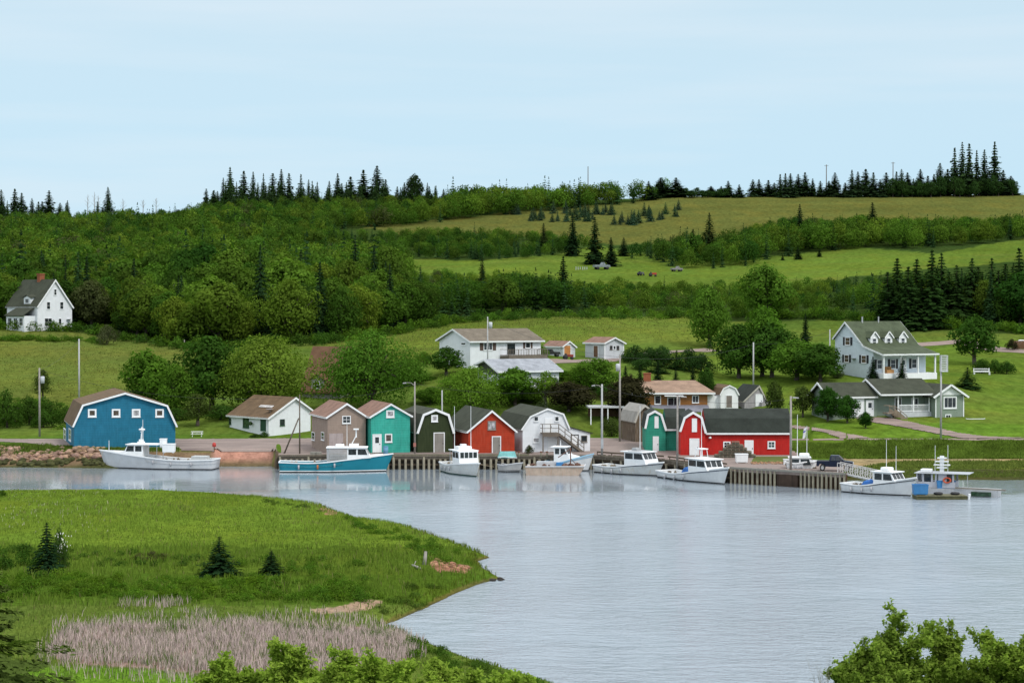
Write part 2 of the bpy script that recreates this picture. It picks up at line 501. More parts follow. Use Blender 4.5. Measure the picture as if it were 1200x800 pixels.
def ground_mat(name, s_small, rough=0.95, bumpd=0.12):
    t = NT(name)
    base = t.node('ShaderNodeAttribute', attribute_name='col').outputs['Color']
    co = t.node('ShaderNodeTexCoord').outputs['Object']
    mp = t.node('ShaderNodeMapping'); mp.inputs['Scale'].default_value = (1.0, 0.55, 1.0); t.l.new(co, mp.inputs['Vector'])
    n1 = t.noise(mp.outputs[0], s_small, 6, 0.65); n2 = t.noise(mp.outputs[0], 0.12, 5, 0.6); n3 = t.noise(co, s_small * 4, 3, 0.6)
    v = t.math('ADD', t.maprange(n1, 0.3, 0.7, 0.66, 1.34), t.maprange(n3, 0.3, 0.7, -0.18, 0.18))
    c = t.scalecol(base, v)
    c = t.mix(t.maprange(n2, 0.42, 0.68, 0.0, 0.45), c, t.mix(1.0, c, (1.42, 1.08, 0.9), 'MULTIPLY'))
    t.principled(c, rough, t.bump(n1, 0.7, bumpd), 0, 0.0)
    return t.m
pxs = np.concatenate([np.arange(-900, -60, 40), np.arange(-60, 986, 6.0), [989, 991.5, 992.5], np.arange(996, 1262, 6.0), np.arange(1270, 2100, 40)])
ds = np.concatenate([np.arange(212, 300, 1.0), np.arange(300, 620, 3.0), np.arange(620, 960, 4.0), np.arange(960, 1500, 30.0), np.arange(1500, 7000, 300.0)])
PX, D = np.meshgrid(pxs, ds)
GX = (PX - 600) / FPX * D
GZ = far_z(GX, D)
_px, _py = proj(GX, D, GZ)
hill_ground = tag(link_mesh('hillside_ground', grid_mesh('hillside_ground', GX, D, GZ, far_col(GX, D, GZ, _px, _py)), ground_mat('meadow_ground', 0.8)), kind='structure')

# near meadow spit
SHORE = [(-260,579),(-60,578.5),(40,577.5),(100,576),(160,574.5),(230,578),(300,585),(345,589),(380,594),(405,604),(430,612),(470,616),(500,625),(540,640),(574,653),(560,657),(563,664),(586,677.5),(560,684),(535,694),(500,711),(462,727.5),(448,732),(480,745),(530,765),(566,778),(610,790),(650,802),(690,822),(735,850)]
_S = np.array([WZ(a, b, 0)[:2] for a, b in SHORE] + [(40, 60), (-160, 60), (-160, 215)])
def shore_dist(x, y):
    best = np.full(x.shape, 1e9)
    n = len(_S)
    for i in range(n):
        a, b = _S[i], _S[(i + 1) % n]
        e = b - a; L = (e ** 2).sum()
        t = np.clip(((x - a[0]) * e[0] + (y - a[1]) * e[1]) / L, 0, 1)
        best = np.minimum(best, np.hypot(x - a[0] - t * e[0], y - a[1] - t * e[1]))
    return np.where(inpoly(x, y, [tuple(p) for p in _S]), best, -best)
def bank_z(x, y): return np.where(y < 0, 17.0, 17.0 - 0.172 * y) + 0.15 * vnoise(x / 5, y / 5, 4)
def spit_z(x, y, s=None):
    s = shore_dist(x, y) if s is None else s
    h = np.where(s > 0, 0.04 + np.interp(s, [0, 0.5, 1.5, 5, 12], [0, 0.22, 0.45, 0.75, 1.0]), s * 0.35)
    h = h + np.where(s > 0.6, 0.18 * vnoise(x / 4.5, y / 4.5, 12) * np.clip(s / 4, 0, 1) + 0.06 * vnoise(x / 1.1, y / 1.4, 13), 0)
    return np.maximum(np.maximum(h, -2.0), bank_z(x, y))
REEDS = [(58,766),(66,750),(78,737),(120,733),(200,731),(330,731),(420,735),(455,741),(476,750),(486,764),(470,776),(400,786),(300,790),(230,788),(150,782),(75,778)]
SANDS = [(366,715),(395,708),(428,700),(448,703),(440,710),(418,716),(398,719),(378,720)]
REDROCK = [(503,662),(515,659),(532,661),(549,665),(548,670),(530,669),(512,670)]
NEARLAWN = [(-300,778),(60,780),(150,784),(230,792),(240,840),(-300,840)]
def spit_col(x, y, z, px, py):
    jx = px + 10 * vnoise(x / 2.5, y / 3.5, 8); jy = py + 4 * vnoise(x / 2.2, y / 3.0, 9)
    c = np.zeros(x.shape + (3,)); c[:] = (0.095, 0.165, 0.017)
    c[jy > 640] = (0.066, 0.118, 0.013)
    c[(jy > 672) & (jy < 708)] = (0.055, 0.110, 0.011)
    c[(jy > 708)] = (0.078, 0.128, 0.020)
    c[inpoly(jx, jy, REEDS)] = (0.20, 0.15, 0.11)
    c[inpoly(jx, jy, NEARLAWN)] = (0.085, 0.185, 0.016)
    c[inpoly(jx, jy, SANDS) & (vnoise(x / .8, y / 1.0, 77) > -.35)] = (0.26, 0.205, 0.125)
    c[inpoly(jx, jy, REDROCK)] = (0.25, 0.135, 0.080)
    c[inpoly(jx, jy, [(372,590),(395,593),(404,602),(380,603)])] = (0.25, 0.17, 0.09)
    c[z < 0.16] = (0.085, 0.095, 0.022)
    c[z < 0.02] = (0.05, 0.05, 0.022)
    g = 1 + 0.17 * vnoise(x / 7, y / 11, 21, 4) + 0.08 * vnoise(x / 1.5, y / 2, 23)
    return c * g[..., None] * np.array((1.05, 0.96, 1.1))
pxs = np.concatenate([np.arange(-400, -60, 12), np.arange(-60, 760, 3.2), np.arange(764, 1300, 16)])
ds = np.concatenate([np.arange(92, 216, 0.55)])
PX, D = np.meshgrid(pxs, ds)
GX = (PX - 600) / FPX * D
GZ = spit_z(GX, D)
_px, _py = proj(GX, D, GZ)
SPITMAT = ground_mat('spit_ground', 2.6, bumpd=0.08)
tag(link_mesh('meadow_ground', grid_mesh('meadow_ground', GX, D, GZ, spit_col(GX, D, GZ, _px, _py)), SPITMAT), kind='structure')
BX, BY = np.meshgrid(np.arange(-150, 151, 3.0), np.arange(-40, 94, 3.0))
BZ = bank_z(BX, BY) - 0.06
tag(link_mesh('bank_ground', grid_mesh('bank_ground', BX, BY, BZ, np.broadcast_to(np.array((0.075, 0.14, 0.016)), BX.shape + (3,)).copy()), SPITMAT), kind='structure')

# water: one sheet, wind ripples that calm down in the lee of the wharf
t = NT('river_water')
co = t.node('ShaderNodeTexCoord').outputs['Object']
sepw = t.node('ShaderNodeSeparateXYZ'); t.l.new(co, sepw.inputs[0])
m1 = t.node('ShaderNodeMapping'); m1.inputs['Scale'].default_value = (0.52, 1.00, 1); m1.inputs['Rotation'].default_value = (0, 0, 0.42); t.l.new(co, m1.inputs['Vector'])
m2 = t.node('ShaderNodeMapping'); m2.inputs['Scale'].default_value = (1.5, 2.5, 1); m2.inputs['Rotation'].default_value = (0, 0, -0.40); t.l.new(co, m2.inputs['Vector'])
na = t.noise(m1.outputs[0], 1.0, 4, 0.6); nb = t.noise(m2.outputs[0], 1.3, 3, 0.6)
gust = t.noise(co, 0.045, 3, 0.6)
calm = t.maprange(t.math('ADD', sepw.outputs['Y'], t.math('MULTIPLY', gust, 26.0)), 226.0, 237.0, 1.0, 0.05)
patch = t.maprange(gust, 0.36, 0.64, 0.4, 1.8)
h = t.math('ADD', t.math('MULTIPLY', na, 0.27), t.math('MULTIPLY', nb, 0.11))
h = t.math('MULTIPLY', h, t.math('MULTIPLY', calm, patch))
p = t.principled(t.mix(gust, (0.222, 0.266, 0.308), (0.312, 0.358, 0.400)), t.maprange(calm, 0.05, 1.0, 0.03, 0.17), t.bump(h, 1.0, 1.0), 0, 0.5)  # pale base colour stands in for reflected sky, varied with the gusts
p.inputs['IOR'].default_value = 1.5
WATER = t.m
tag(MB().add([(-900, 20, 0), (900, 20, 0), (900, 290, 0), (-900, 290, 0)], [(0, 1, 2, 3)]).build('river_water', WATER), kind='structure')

# roads and the gravel yard, each a sheet just above the ground
def roadmat(name, col):
    t = NT(name)
    co = t.node('ShaderNodeTexCoord').outputs['Object']
    n1 = t.noise(co, 0.22, 5, 0.6); n2 = t.noise(co, 5.0, 3, 0.7)
    mm = t.node('ShaderNodeMapping'); mm.inputs['Scale'].default_value = (0.06, 1.2, 1); t.l.new(co, mm.inputs['Vector'])
    n3 = t.noise(mm.outputs[0], 1.0, 4)
    v = t.math('ADD', t.maprange(n1, 0.3, 0.7, 0.82, 1.18), t.maprange(n2, 0.3, 0.7, -0.12, 0.12))
    v = t.math('ADD', v, t.maprange(n3, 0.35, 0.65, -0.22, 0.16))
    t.principled(t.scalecol(col, v), 0.95, t.bump(n2, 0.4, 0.02), 0, 0.2)
    return t.m
YARD = roadmat('red_gravel', (0.235, 0.185, 0.165))
DRIVE = roadmat('drive_gravel', (0.25, 0.19, 0.165))
def drape(name, poly, lift, mat, step=2.5, ds_=0.5, dr=None):
    """a sheet lying on the terrain inside a foot-pixel outline"""
    xs = [p[0] for p in poly]; ys = [p[1] for p in poly]
    d1, d0 = ground_hit(np.mean(xs), min(ys)).y + 14, ground_hit(np.mean(xs), max(ys)).y - 14
    if dr: d0, d1 = dr
    P_, D_ = np.meshgrid(np.arange(min(xs) - 3, max(xs) + 3, step), np.arange(d0, d1, ds_))
    X_ = (P_ - 600) / FPX * D_; Z_ = far_z(X_, D_); q, r = proj(X_, D_, Z_)
    ok = inpoly(q + 0.8 * vnoise(X_, D_, 55), r + 0.35 * vnoise(X_ * 1.3, D_, 56), poly) & (Z_ > 0.3)
    cell = ok[:-1, :-1] & ok[1:, 1:] & ok[:-1, 1:] & ok[1:, :-1]
    i = np.arange(P_.size).reshape(P_.shape)
    Q = np.stack([i[:-1, :-1], i[:-1, 1:], i[1:, 1:], i[1:, :-1]], -1)[cell]
    used, inv = np.unique(Q, return_inverse=True)
    V = np.stack([X_, D_, Z_ + lift], -1).reshape(-1, 3)[used]
    me = np_mesh(name, V, inv.reshape(-1, 4)); me.polygons.foreach_set('use_smooth', [True] * len(me.polygons))
    return tag(link_mesh(name, me, mat), kind='structure')
drape('yard_road', [(-130,514),(80,514.2),(250,514),(450,513),(560,512.5),(690,513),(760,514),(930,528),(952,538),(1003,547),(1003,557),(850,552),(700,537.5),(326,537),(324,531),(318,529.8),(254,529.8),(215,530.5),(207,524.8),(80,523.5),(50,522),(30,519),(0,518),(-130,518)], 0.045, YARD, 3.0, 0.5, (221, 284))
def ribbon(name, pts, w, mat, lift=0.06):
    c = [ground_hit(*p) for p in pts]
    P = []
    for i in range(len(c) - 1):
        for k in range(12):
            P.append(c[i].lerp(c[i + 1], k / 12.0))
    P.append(c[-1])
    for _ in range(12): P = [P[0]] + [(P[i - 1] + P[i] * 2 + P[i + 1]) / 4 for i in range(1, len(P) - 1)] + [P[-1]]
    vs, fs = [], []
    for i, q in enumerate(P):
        d = (P[min(i + 1, len(P) - 1)] - P[max(i - 1, 0)]); d.z = 0; d.normalize()
        n = Vector((-d.y, d.x, 0))
        for k in range(5):
            s = q + n * w * (k / 4.0 - 0.5); vs.append((s.x, s.y, far_z1(s.x, s.y) + lift))
    for i in range(len(P) - 1):
        for k in range(4):
            a = i * 5 + k; fs.append((a, a + 1, a + 6, a + 5))
    return tag(MB().add(vs, fs).build(name, mat, smooth=True), kind='structure')
drape('shore_road', [(905,514.0),(1000,513.8),(1125,513.8),(1300,514),(1300,516.6),(1125,516.3),(1000,516.2),(905,516)], 0.05, DRIVE, 3.0, 0.35)
drape('cottage_driveway', [(1000,489.5),(1042,489),(1075,496),(1125,507.3),(1155,511.5),(1210,513.4),(1180,514.2),(1130,514.4),(1100,509.3),(1050,500),(1006,492.5)], 0.09, DRIVE, 2.5, 0.4)
drape('side_lane', [(915,496.5),(945,499.5),(975,504),(1002,509.3),(1022,513.5),(985,514.3),(962,506.5),(930,502.5),(912,501)], 0.08, DRIVE, 2.5, 0.4)
ribbon('village_lane', [(836,410),(770,413),(735,419),(690,424),(640,424)], 4.0, DRIVE, 0.06)
ribbon('upper_lane', [(1062,405),(1130,400),(1160,409),(1200,412),(1260,415)], 4.5, DRIVE, 0.06)

# ------------------------------------------------------------------ tree shapes (all 10 m tall, scaled when planted)
def unit(v): return v / np.maximum(np.linalg.norm(v, axis=-1, keepdims=True), 1e-9)
def leafquads(c, n, s, rng, asp=0.62):
    n = unit(n); r = unit(rng.normal(size=c.shape)); t = unit(np.cross(n, r)); b = np.cross(n, t)
    s = np.broadcast_to(np.asarray(s, float), (len(c),))[:, None]
    V = np.stack([c + t * s, c + b * s * asp, c - t * s, c - b * s * asp], 1).reshape(-1, 3)
    return V, np.arange(len(V)).reshape(-1, 4)
def broadleaf(seed, wr=0.8, n=2400, ls=0.26, base=0.16, nl=16, open_=0.0, shape=1.0):
    rng = np.random.default_rng(seed)
    h = 10.0; w = wr * h; z0 = base * h
    C, R = [], []; nl = int(nl * 1.3)
    for k in range(nl):
        a = k * 2.399 + rng.uniform(-.4, .4); f = (k + 0.5) / nl
        z = z0 + (h - z0) * (0.16 + 0.72 * f)
        prof = math.sin(math.pi * min(1, (0.22 + 0.80 * f) ** shape)) ** 0.7
        r = w / 2 * prof * rng.uniform(0.30, 0.92) * (0.25 if f > 0.93 else 1)
        C.append((r * math.cos(a), r * math.sin(a), z)); R.append(w * rng.uniform(0.12, 0.26) * (0.65 + 0.5 * prof))
    C, R = np.array(C), np.array(R)
    pick = rng.choice(nl, n, p=R ** 2 / (R ** 2).sum())
    d = unit(rng.normal(size=(n, 3)) + np.array((0, 0, 0.25)))
    rr = R[pick] * rng.uniform(0.62, 1.08, n) ** (1 + open_)
    p = C[pick] + d * rr[:, None] * np.array((1, 1, 0.82))
    p += rng.normal(size=p.shape) * ls * 0.5
    ctr = np.array((0, 0, z0 + (h - z0) * 0.45))
    nn = d * 0.8 + unit(p - ctr) * 0.5 + rng.normal(size=p.shape) * 0.45
    keep = (p[:, 2] > z0 * 0.7) & (rng.random(n) > open_ * 0.3)
    p, nn, pick = p[keep], nn[keep], pick[keep]
    V, Q = leafquads(p, nn, ls * rng.uniform(0.6, 1.3, len(p)), rng)
    lob = rng.normal(0, 0.09, nl)
    tint = np.clip(rng.normal(0.42, 0.15, len(p)) + lob[pick], 0, 1)
    mb = MB(); tr = w * 0.028 + 0.10
    bend = Vector((rng.uniform(-.3, .3), rng.uniform(-.3, .3), h * 0.55))
    mb.tube((0, 0, -0.8), (bend.x * .4, bend.y * .4, z0 * 1.1), tr * 1.25, tr, 8); mb.tube((bend.x * .4, bend.y * .4, z0 * 1.1), bend, tr, tr * 0.5, 7)
    for k in range(0, nl, 2):
        a = Vector((bend.x * .4, bend.y * .4, z0 * 1.1)).lerp(bend, rng.uniform(0, .9)); b = Vector(C[k])
        mid = a.lerp(b, .5) + Vector((0, 0, .3)); mb.tube(a, mid, tr * .45, tr * .3, 5); mb.tube(mid, b, tr * .3, tr * .12, 5)
    return dict(V=V, Q=Q, tint=tint, trunk=mb, w=w * 1.05)
def spruce(seed, wr=0.38, n=1200, ls=0.3, ragged=0.2, bare=0.04, whorl=0.42, droop=0.28):
    rng = np.random.default_rng(seed)
    h = 10.0; P, N, S, T = [], [], [], []
    zs = np.arange(bare * h + 0.15, h - 0.1, whorl)
    tot = sum((1 - z / h) + 0.12 for z in zs)
    for z in zs:
        f = 1 - z / h
        R = wr * h / 2 * (f ** 0.85 + 0.03) * rng.uniform(1 - ragged, 1 + ragged * 0.6)
        if rng.random() < ragged * 0.35: R *= 0.55
        nb = max(4, int(5 + 4 * f)); m = max(nb, int(n * (f + 0.12) / tot)); per = max(1, m // nb)
        a0 = rng.uniform(0, 6.28); tt = rng.normal(0.42, 0.08)
        for b in range(nb):
            a = a0 + b * 6.283 / nb + rng.uniform(-.25, .25); rb = R * rng.uniform(0.65, 1.12)
            for q in range(per):
                u = (q + rng.uniform(0.2, 1.0)) / per
                r = rb * u; zz = z - droop * r * (0.6 + 0.5 * u) + 0.06 * rb * u * u + rng.normal(0, 0.06)
                aa = a + rng.normal(0, 0.13)
                P.append((r * math.cos(aa), r * math.sin(aa), max(zz, 0.05)))
                N.append((math.cos(aa) * 0.55 + rng.normal(0, .25), math.sin(aa) * 0.55 + rng.normal(0, .25), 0.85 + rng.normal(0, .2)))
                S.append(ls * rng.uniform(0.6, 1.2) * (0.45 + 0.7 * f)); T.append(np.clip(tt + rng.normal(0, 0.12), 0, 1))
    for q in range(10):
        P.append((rng.normal(0, .04), rng.normal(0, .04), h - 0.6 + 0.06 * q)); N.append((rng.normal(), rng.normal(), .2)); S.append(ls * .35); T.append(.45)
    V, Q = leafquads(np.array(P), np.array(N), np.array(S), rng, 0.5)
    mb = MB(); mb.tube((0, 0, -0.6), (0, 0, h * 0.97), wr * 0.42 + 0.04, 0.03, 7)
    return dict(V=V, Q=Q, tint=np.array(T), trunk=mb, w=wr * h)
def bush(seed, n=700, ls=0.5, nl=9, wr=1.4):
    """10 m tall reference: scaled down to shrub height"""
    return broadleaf(seed, wr, n, ls, 0.02, nl, 0, 0.75)
TM = {}
def crownmesh(key, d):
    me = np_mesh(key + '_crown', d['V'], d['Q'], {'tint': ('FACE', 'FLOAT', d['tint'])})
    me.materials.append(LEAF); d['crown'] = me
    d['tm'] = None
    TM[key] = d
for i in range(5): crownmesh('broad%d' % i, broadleaf(10 + i, (0.85, 0.95, 0.75, 0.9, 0.7)[i], 5600, 0.25, 0.07, 20))
for i in range(3): crownmesh('wide%d' % i, broadleaf(30 + i, 1.25, 12000, 0.185, 0.04, 30, 0, 0.85))
for i in range(2): crownmesh('loose%d' % i, broadleaf(40 + i, 0.62, 2600, 0.22, 0.15, 18, 0.7))
for i in range(4): crownmesh('mid%d' % i, broadleaf(50 + i, (0.8, 0.95, 0.7, 0.85)[i], 2000, 0.34, 0.06, 15))
for i in range(4): crownmesh('spruce%d' % i, spruce(60 + i, (0.44, 0.52, 0.40, 0.56)[i], 3600, 0.36))
for i in range(4): crownmesh('thin%d' % i, spruce(70 + i, (0.36, 0.44, 0.40, 0.48)[i], 1100, 0.56, 0.45, 0.06, 0.5, 0.2))
for i in range(3): crownmesh('xmas%d' % i, spruce(80 + i, 0.72, 900, 0.66, 0.15, 0.0, 0.6, 0.2))
for i in range(3): crownmesh('bush%d' % i, bush(90 + i, 2600, 0.40, 13))
for i in range(2): crownmesh('pine%d' % i, broadleaf(95 + i, 0.72, 3200, 0.28, 0.12, 14, 0.35))
def trunk_mesh(key, pale=False):
    d = TM[key]; k = 'tm_pale' if pale else 'tm'
    if d.get(k) is None:
        o = d['trunk'].build('trunk', PALEBARK if pale else BARK, None, True)
        d[k] = o.data; bpy.data.objects.remove(o)
    return d[k]
_rt = random.Random(7)
G_DARK, G_MID, G_LIGHT, G_YEL = (0.043, 0.098, 0.015), (0.080, 0.165, 0.019), (0.120, 0.210, 0.025), (0.140, 0.205, 0.026)
G_SPR, G_BLUE, G_PURP, G_OLIVE = (0.017, 0.038, 0.013), (0.050, 0.090, 0.046), (0.036, 0.034, 0.015), (0.060, 0.090, 0.020)
def jit(c, a=0.12):
    k = 1 + _rt.uniform(-a, a); return (c[0] * k * (1 + _rt.uniform(-a, a) * .6), c[1] * k, c[2] * k * (1 + _rt.uniform(-a, a)))
def plant_at(key, loc, h, w, color, label, name, cat, group=None, parts=True, pale=False):
    d = TM[key]
    if parts:
        o = empty(name, loc, _rt.uniform(0, 6.28), label, cat, group)
        t = bpy.data.objects.new('trunk', trunk_mesh(key, pale)); COL.objects.link(t); t.parent = o
        c = bpy.data.objects.new('crown', d['crown']); COL.objects.link(c); c.parent = o
    else:
        o = c = bpy.data.objects.new(name, d['crown']); COL.objects.link(o); o.location = loc; o.rotation_euler = (0, 0, _rt.uniform(0, 6.28))
        tag(o, label, cat, group)
    o.scale = (w / d['w'], w / d['w'], h / 10.0)
    c.color = tuple(color) + (1,)
    return o
def plant(key, px, yb, ytop, wpx, color, label, name='broadleaf_tree', cat='tree', group=None, d=None, parts=True, pale=False):
    if d is None:
        g = ground_hit(px, yb); d = g.y
    x = (px - 600) / FPX * d
    z = far_z1(x, d)
    h = max(z_at(ytop, d) - z, 0.5)
    return plant_at(key, (x, d, z - 0.05), h, wpx / FPX * d, jit(color, 0.06), label, name, cat, group, parts, pale)

# ---- trees one can point to around the village
plant('wide0', 312, 500, 392, 128, G_YEL, 'huge rounded yellow-green tree spreading over the white shop with brown roof', d=303)
plant('broad0', 248, 500, 389, 88, G_DARK, 'tall dark green tree left of the huge yellow-green one', d=309)
plant('broad2', 172, 495, 405, 66, G_MID, 'mid-green tree rising behind the blue barn roof', d=312)
plant('broad3', 205, 497, 424, 50, G_MID, 'shorter green tree filling the gap right of the blue barn roof', d=306)
plant('loose0', 231, 509, 458, 46, G_OLIVE, 'thin half-bare small tree over the white picnic table', d=293)
plant('wide1', 434, 490, 387, 112, G_MID, 'broad dense green tree behind the tan and teal sheds', d=302)
plant('broad1', 412, 480, 404, 48, G_DARK, 'dark flank tree left of the broad dense one behind tan shed', d=310)
plant('pine0', 523, 455, 404, 46, G_DARK, 'dark rounded conifer in front of the long white bungalow', 'conifer_tree', 'tree', d=322)
plant('wide2', 552, 500, 428, 82, G_LIGHT, 'bright green spreading tree behind the dark green gambrel shed', d=296)
plant('broad4', 604, 490, 428, 56, G_MID, 'round green tree in front of the grey-roofed white house', d=300)
plant('broad0', 478, 480, 418, 52, G_MID, 'green tree between the broad dense tree and the dark conifer', d=318)
plant('loose1', 640, 488, 432, 42, G_LIGHT, 'thin pale birch behind the white gambrel building', 'birch_tree', d=299, pale=True)
plant('broad2', 666, 492, 444, 62, G_PURP, 'dark reddish-brown rounded tree behind the outside stair', 'purple_leaved_tree', d=297)
plant('broad3', 700, 470, 418, 60, G_MID, 'green tree behind the reddish-brown one near the tall pole', d=309)
plant('broad1', 683, 466, 426, 44, G_LIGHT, 'lighter green tree left of the tall transformer pole', d=311)
plant('broad4', 738, 500, 437, 56, G_PURP, 'dark purple-leaved tree at the left end of the orange bungalow', 'purple_leaved_tree', d=293)
plant('bush0', 571, 417, 404, 28, G_MID, 'round clipped shrub under the left window of the long white bungalow', 'round_shrub', 'shrub', d=331)
plant('bush1', 635, 432, 404, 16, G_LIGHT, 'bright sapling at the right corner of the long white bungalow', 'young_tree', 'tree', d=338)
plant('broad1', 832, 418, 334, 56, G_MID, 'tall loose tree standing forward of the wood behind the orange bungalow', d=395)
for i, (px, yt, w, yb, g, lab) in enumerate([(866, 376, 54, 443, G_DARK, 'dark round tree right of the tall loose tree, with open trunk'), (893, 356, 56, 441, G_MID, 'dark crown behind the tall white pole'),
        (905, 374, 52, 442, G_DARK, 'dark tree on the lawn just right of the tall white pole'), (934, 396, 62, 445, G_MID, 'low spreading lawn tree with a short thick trunk'), (962, 400, 46, 447, G_DARK, 'dark tree on the lawn left of the grey pole by the blue-white house')]):
    plant('broad%d' % i, px, yb, yt, w * 1.22, g, lab, name='lawn_tree')
plant('broad2', 896, 390, 305, 62, G_MID, 'tall broad tree towering in the middle of the wood edge above the lawn', d=440)
plant('spruce1', 944, 405, 367, 26, G_SPR, 'small dark spruce behind the spreading lawn tree', 'spruce_tree', 'tree', d=385)
for px, yt, w, lab in [(908, 442, 24, 'slender olive pine right of the grey small shed'), (941, 449, 30, 'slender olive pine left of the garage gable')]:
    plant('pine1', px, 492, yt, w, G_OLIVE, lab, 'pine_tree', 'tree', d=292)
for px, yt, yb, w, lab in [(970, 451, 494, 34, 'dark green maple on the cottage lawn left of two'), (993, 461, 496, 28, 'dark green maple on the cottage lawn beside the garage door'), (1015, 481, 502, 17, 'small round sapling by the cottage driveway')]:
    plant('broad4', px, yb, yt, w, (0.03, 0.085, 0.012), lab, 'maple_tree', 'tree')
plant('spruce3', 1023, 441, 417, 21, G_SPR, 'small spruce left of the porch steps of the blue-white house', 'spruce_tree', 'tree', d=316)
plant('spruce3', 1057, 443, 418, 21, G_SPR, 'small spruce in front of the porch columns of the blue-white house', 'spruce_tree', 'tree', d=315)
plant('bush2', 982, 447, 432, 22, (0.10, 0.13, 0.06), 'pale flowering lilac at the foot of the grey pole', 'lilac_bush', 'shrub', d=318)
plant('pine0', 1142, 425, 366, 58, G_DARK, 'big dark round tree right of the blue-white house', 'evergreen_tree', 'tree', d=362)
plant('xmas1', 1134, 463, 430, 42, (0.024, 0.052, 0.013), 'wide dark yew-like evergreen on the lawn right of the cottage', 'evergreen_bush', 'tree', d=318)
for i, (px, yt, w) in enumerate([(1166, 421, 24), (1180, 423, 24), (1150, 420, 26)]):
    plant('bush%d' % i, px, 437, yt, w, G_DARK, ['dark hedge bush in the middle behind the white rail', 'rounded end bush of the lawn hedge, farthest from the white rail', 'dark hedge bush right behind the white rail'][i], 'hedge_bush', 'shrub', 'lawn hedge by the white rail', d=348)
plant('bush0', 1186, 405, 397, 16, (0.03, 0.028, 0.014), 'dark brownish bush beside the orange-tan shed at the frame edge', 'shrub', 'shrub', d=385)
plant('bush1', 125, 404, 381, 28, (0.075, 0.088, 0.04), 'greyish flowering bush on the left hay field', 'flowering_bush', 'shrub')
hb = [(745, 407), (762, 409), (778, 407), (793, 412), (808, 410), (822, 416), (752, 421), (772, 424)]
for i, (px, yt) in enumerate(hb):
    plant(['bush0', 'bush1', 'bush2', 'xmas0'][i % 4], px, 438, yt - 2, 36, (0.034, 0.074, 0.018), 'dark garden bush in the thicket behind the orange bungalow', 'garden_bush', 'shrub', 'garden thicket behind the orange bungalow', d=340 - i * 1.5)
for i, px in enumerate((733, 750, 771, 792, 812)):
    plant('spruce%d' % (i % 4), px, 446, (428, 427, 422, 430, 428)[i], 22, G_SPR, 'small garden spruce just behind the orange bungalow roof', 'spruce_tree', 'tree', 'small spruces behind the bungalow roof', d=312)
plant('broad0', 828, 452, 428, 26, G_DARK, 'dark small tree at the right end of the orange bungalow roof', d=309)
plant('bush2', 717, 500, 488, 32, G_OLIVE, 'rounded bush on the grass bank left of the tall pole', 'round_shrub', 'shrub', d=284)
plant('bush0', 636, 498, 470, 44, (0.034, 0.05, 0.018), 'dark bush showing between stair building and lawn', 'shrub', 'shrub', d=286)
for i, (px, yt, yb, w) in enumerate([(8, 452, 494, 44), (34, 458, 497, 40), (58, 462, 498, 34), (78, 470, 500, 30), (-14, 460, 497, 44), (20, 470, 503, 40), (50, 474, 504, 34), (105, 470, 500, 30), (130, 476, 502, 32)]):
    plant('bush%d' % (i % 3), px, yb, yt + 6, w, (0.045, 0.095, 0.014), 'dense roadside shrub on the bank left of the blue barn', 'roadside_shrub', 'shrub', 'roadside shrubs by the blue barn', d=296 + (i % 3) * 4)
plant('loose0', 50, 468, 430, 26, G_OLIVE, 'thin small tree behind the left roadside pole', d=330)
for i, (px, yt, w) in enumerate([(298, 511, 14), (309, 507, 13)]):
    plant('bush%d' % i, px, 513, yt - 1.5, w, (0.04, 0.08, 0.018), ['low shrub under the shop front window', 'low shrub beside the shop front door'][i], 'low_shrub', 'shrub', d=281.8)

for key, px, yb, yt, w, g, d, lab in [
        ('broad0', 505, 498, 452, 44, G_MID, 303, 'green tree filling the gap behind the teal and dark green sheds'), ('broad3', 533, 470, 440, 40, G_MID, 314, 'green tree under the dark rounded conifer'),
        ('broad2', 580, 490, 447, 46, G_MID, 304, 'leafy tree before the dark pediment of the grey-roofed house'), ('broad1', 622, 480, 452, 44, G_LIGHT, 301, 'bright tree low in front of the grey-roofed house'),
        ('broad4', 655, 470, 432, 40, G_MID, 316, 'green tree at the right corner of the grey-roofed house'), ('broad0', 714, 478, 448, 38, G_DARK, 305, 'dark green tree between the tallest pole and the reddish-brown tree'),
        ('broad3', 458, 472, 428, 44, G_DARK, 318, 'dark green tree at the right shoulder of the broad dense tree'), ('broad2', 342, 492, 450, 22, G_LIGHT, 310, 'yellow-green tree edge beside the grey shingled house'),
        ('broad2', 470, 470, 436, 36, G_LIGHT, 321, 'light green small tree right of the broad dense tree'), ('broad4', 498, 466, 440, 34, G_MID, 321, 'small green tree below the small bush and left of the dark conifer'),
        ('broad1', 516, 490, 462, 36, G_DARK, 306, 'dark green tree just behind the dark green gambrel roof'), ('broad0', 567, 462, 438, 30, G_MID, 317, 'small tree left of the grey-roofed house'),
        ('broad3', 641, 462, 440, 34, G_DARK, 307, 'dark tree by the right wall of the grey-roofed house'),
        ('bush1', 690, 452, 428, 40, G_MID, 326, 'spreading bush below the shed with brown side door'), ('bush2', 740, 430, 412, 30, G_DARK, 343, 'dark bush at the left end of the garden thicket'),
        ('bush0', 258, 508, 474, 52, G_DARK, 298, 'dark bush under the tall dark tree behind the white shop'), ('bush1', 205, 508, 478, 52, G_DARK, 300, 'dark bush filling the shade right of the blue barn'), ('bush2', 160, 500, 468, 40, G_MID, 306, 'bush showing above the blue barn roof ridge'),
        ('broad1', 300, 498, 424, 90, G_MID, 308, 'darker green tree half hidden in the huge yellow-green one'), ('bush1', 497, 430, 412, 22, G_MID, 335, 'small bush left of the dark rounded conifer')]:
    plant(key, px, yb, yt, w, g, lab, 'broadleaf_tree' if 'tree' in lab.split()[:4] or 'tree' in lab[:24] else 'garden_bush', 'tree' if not key.startswith('bush') else 'shrub', d=d)

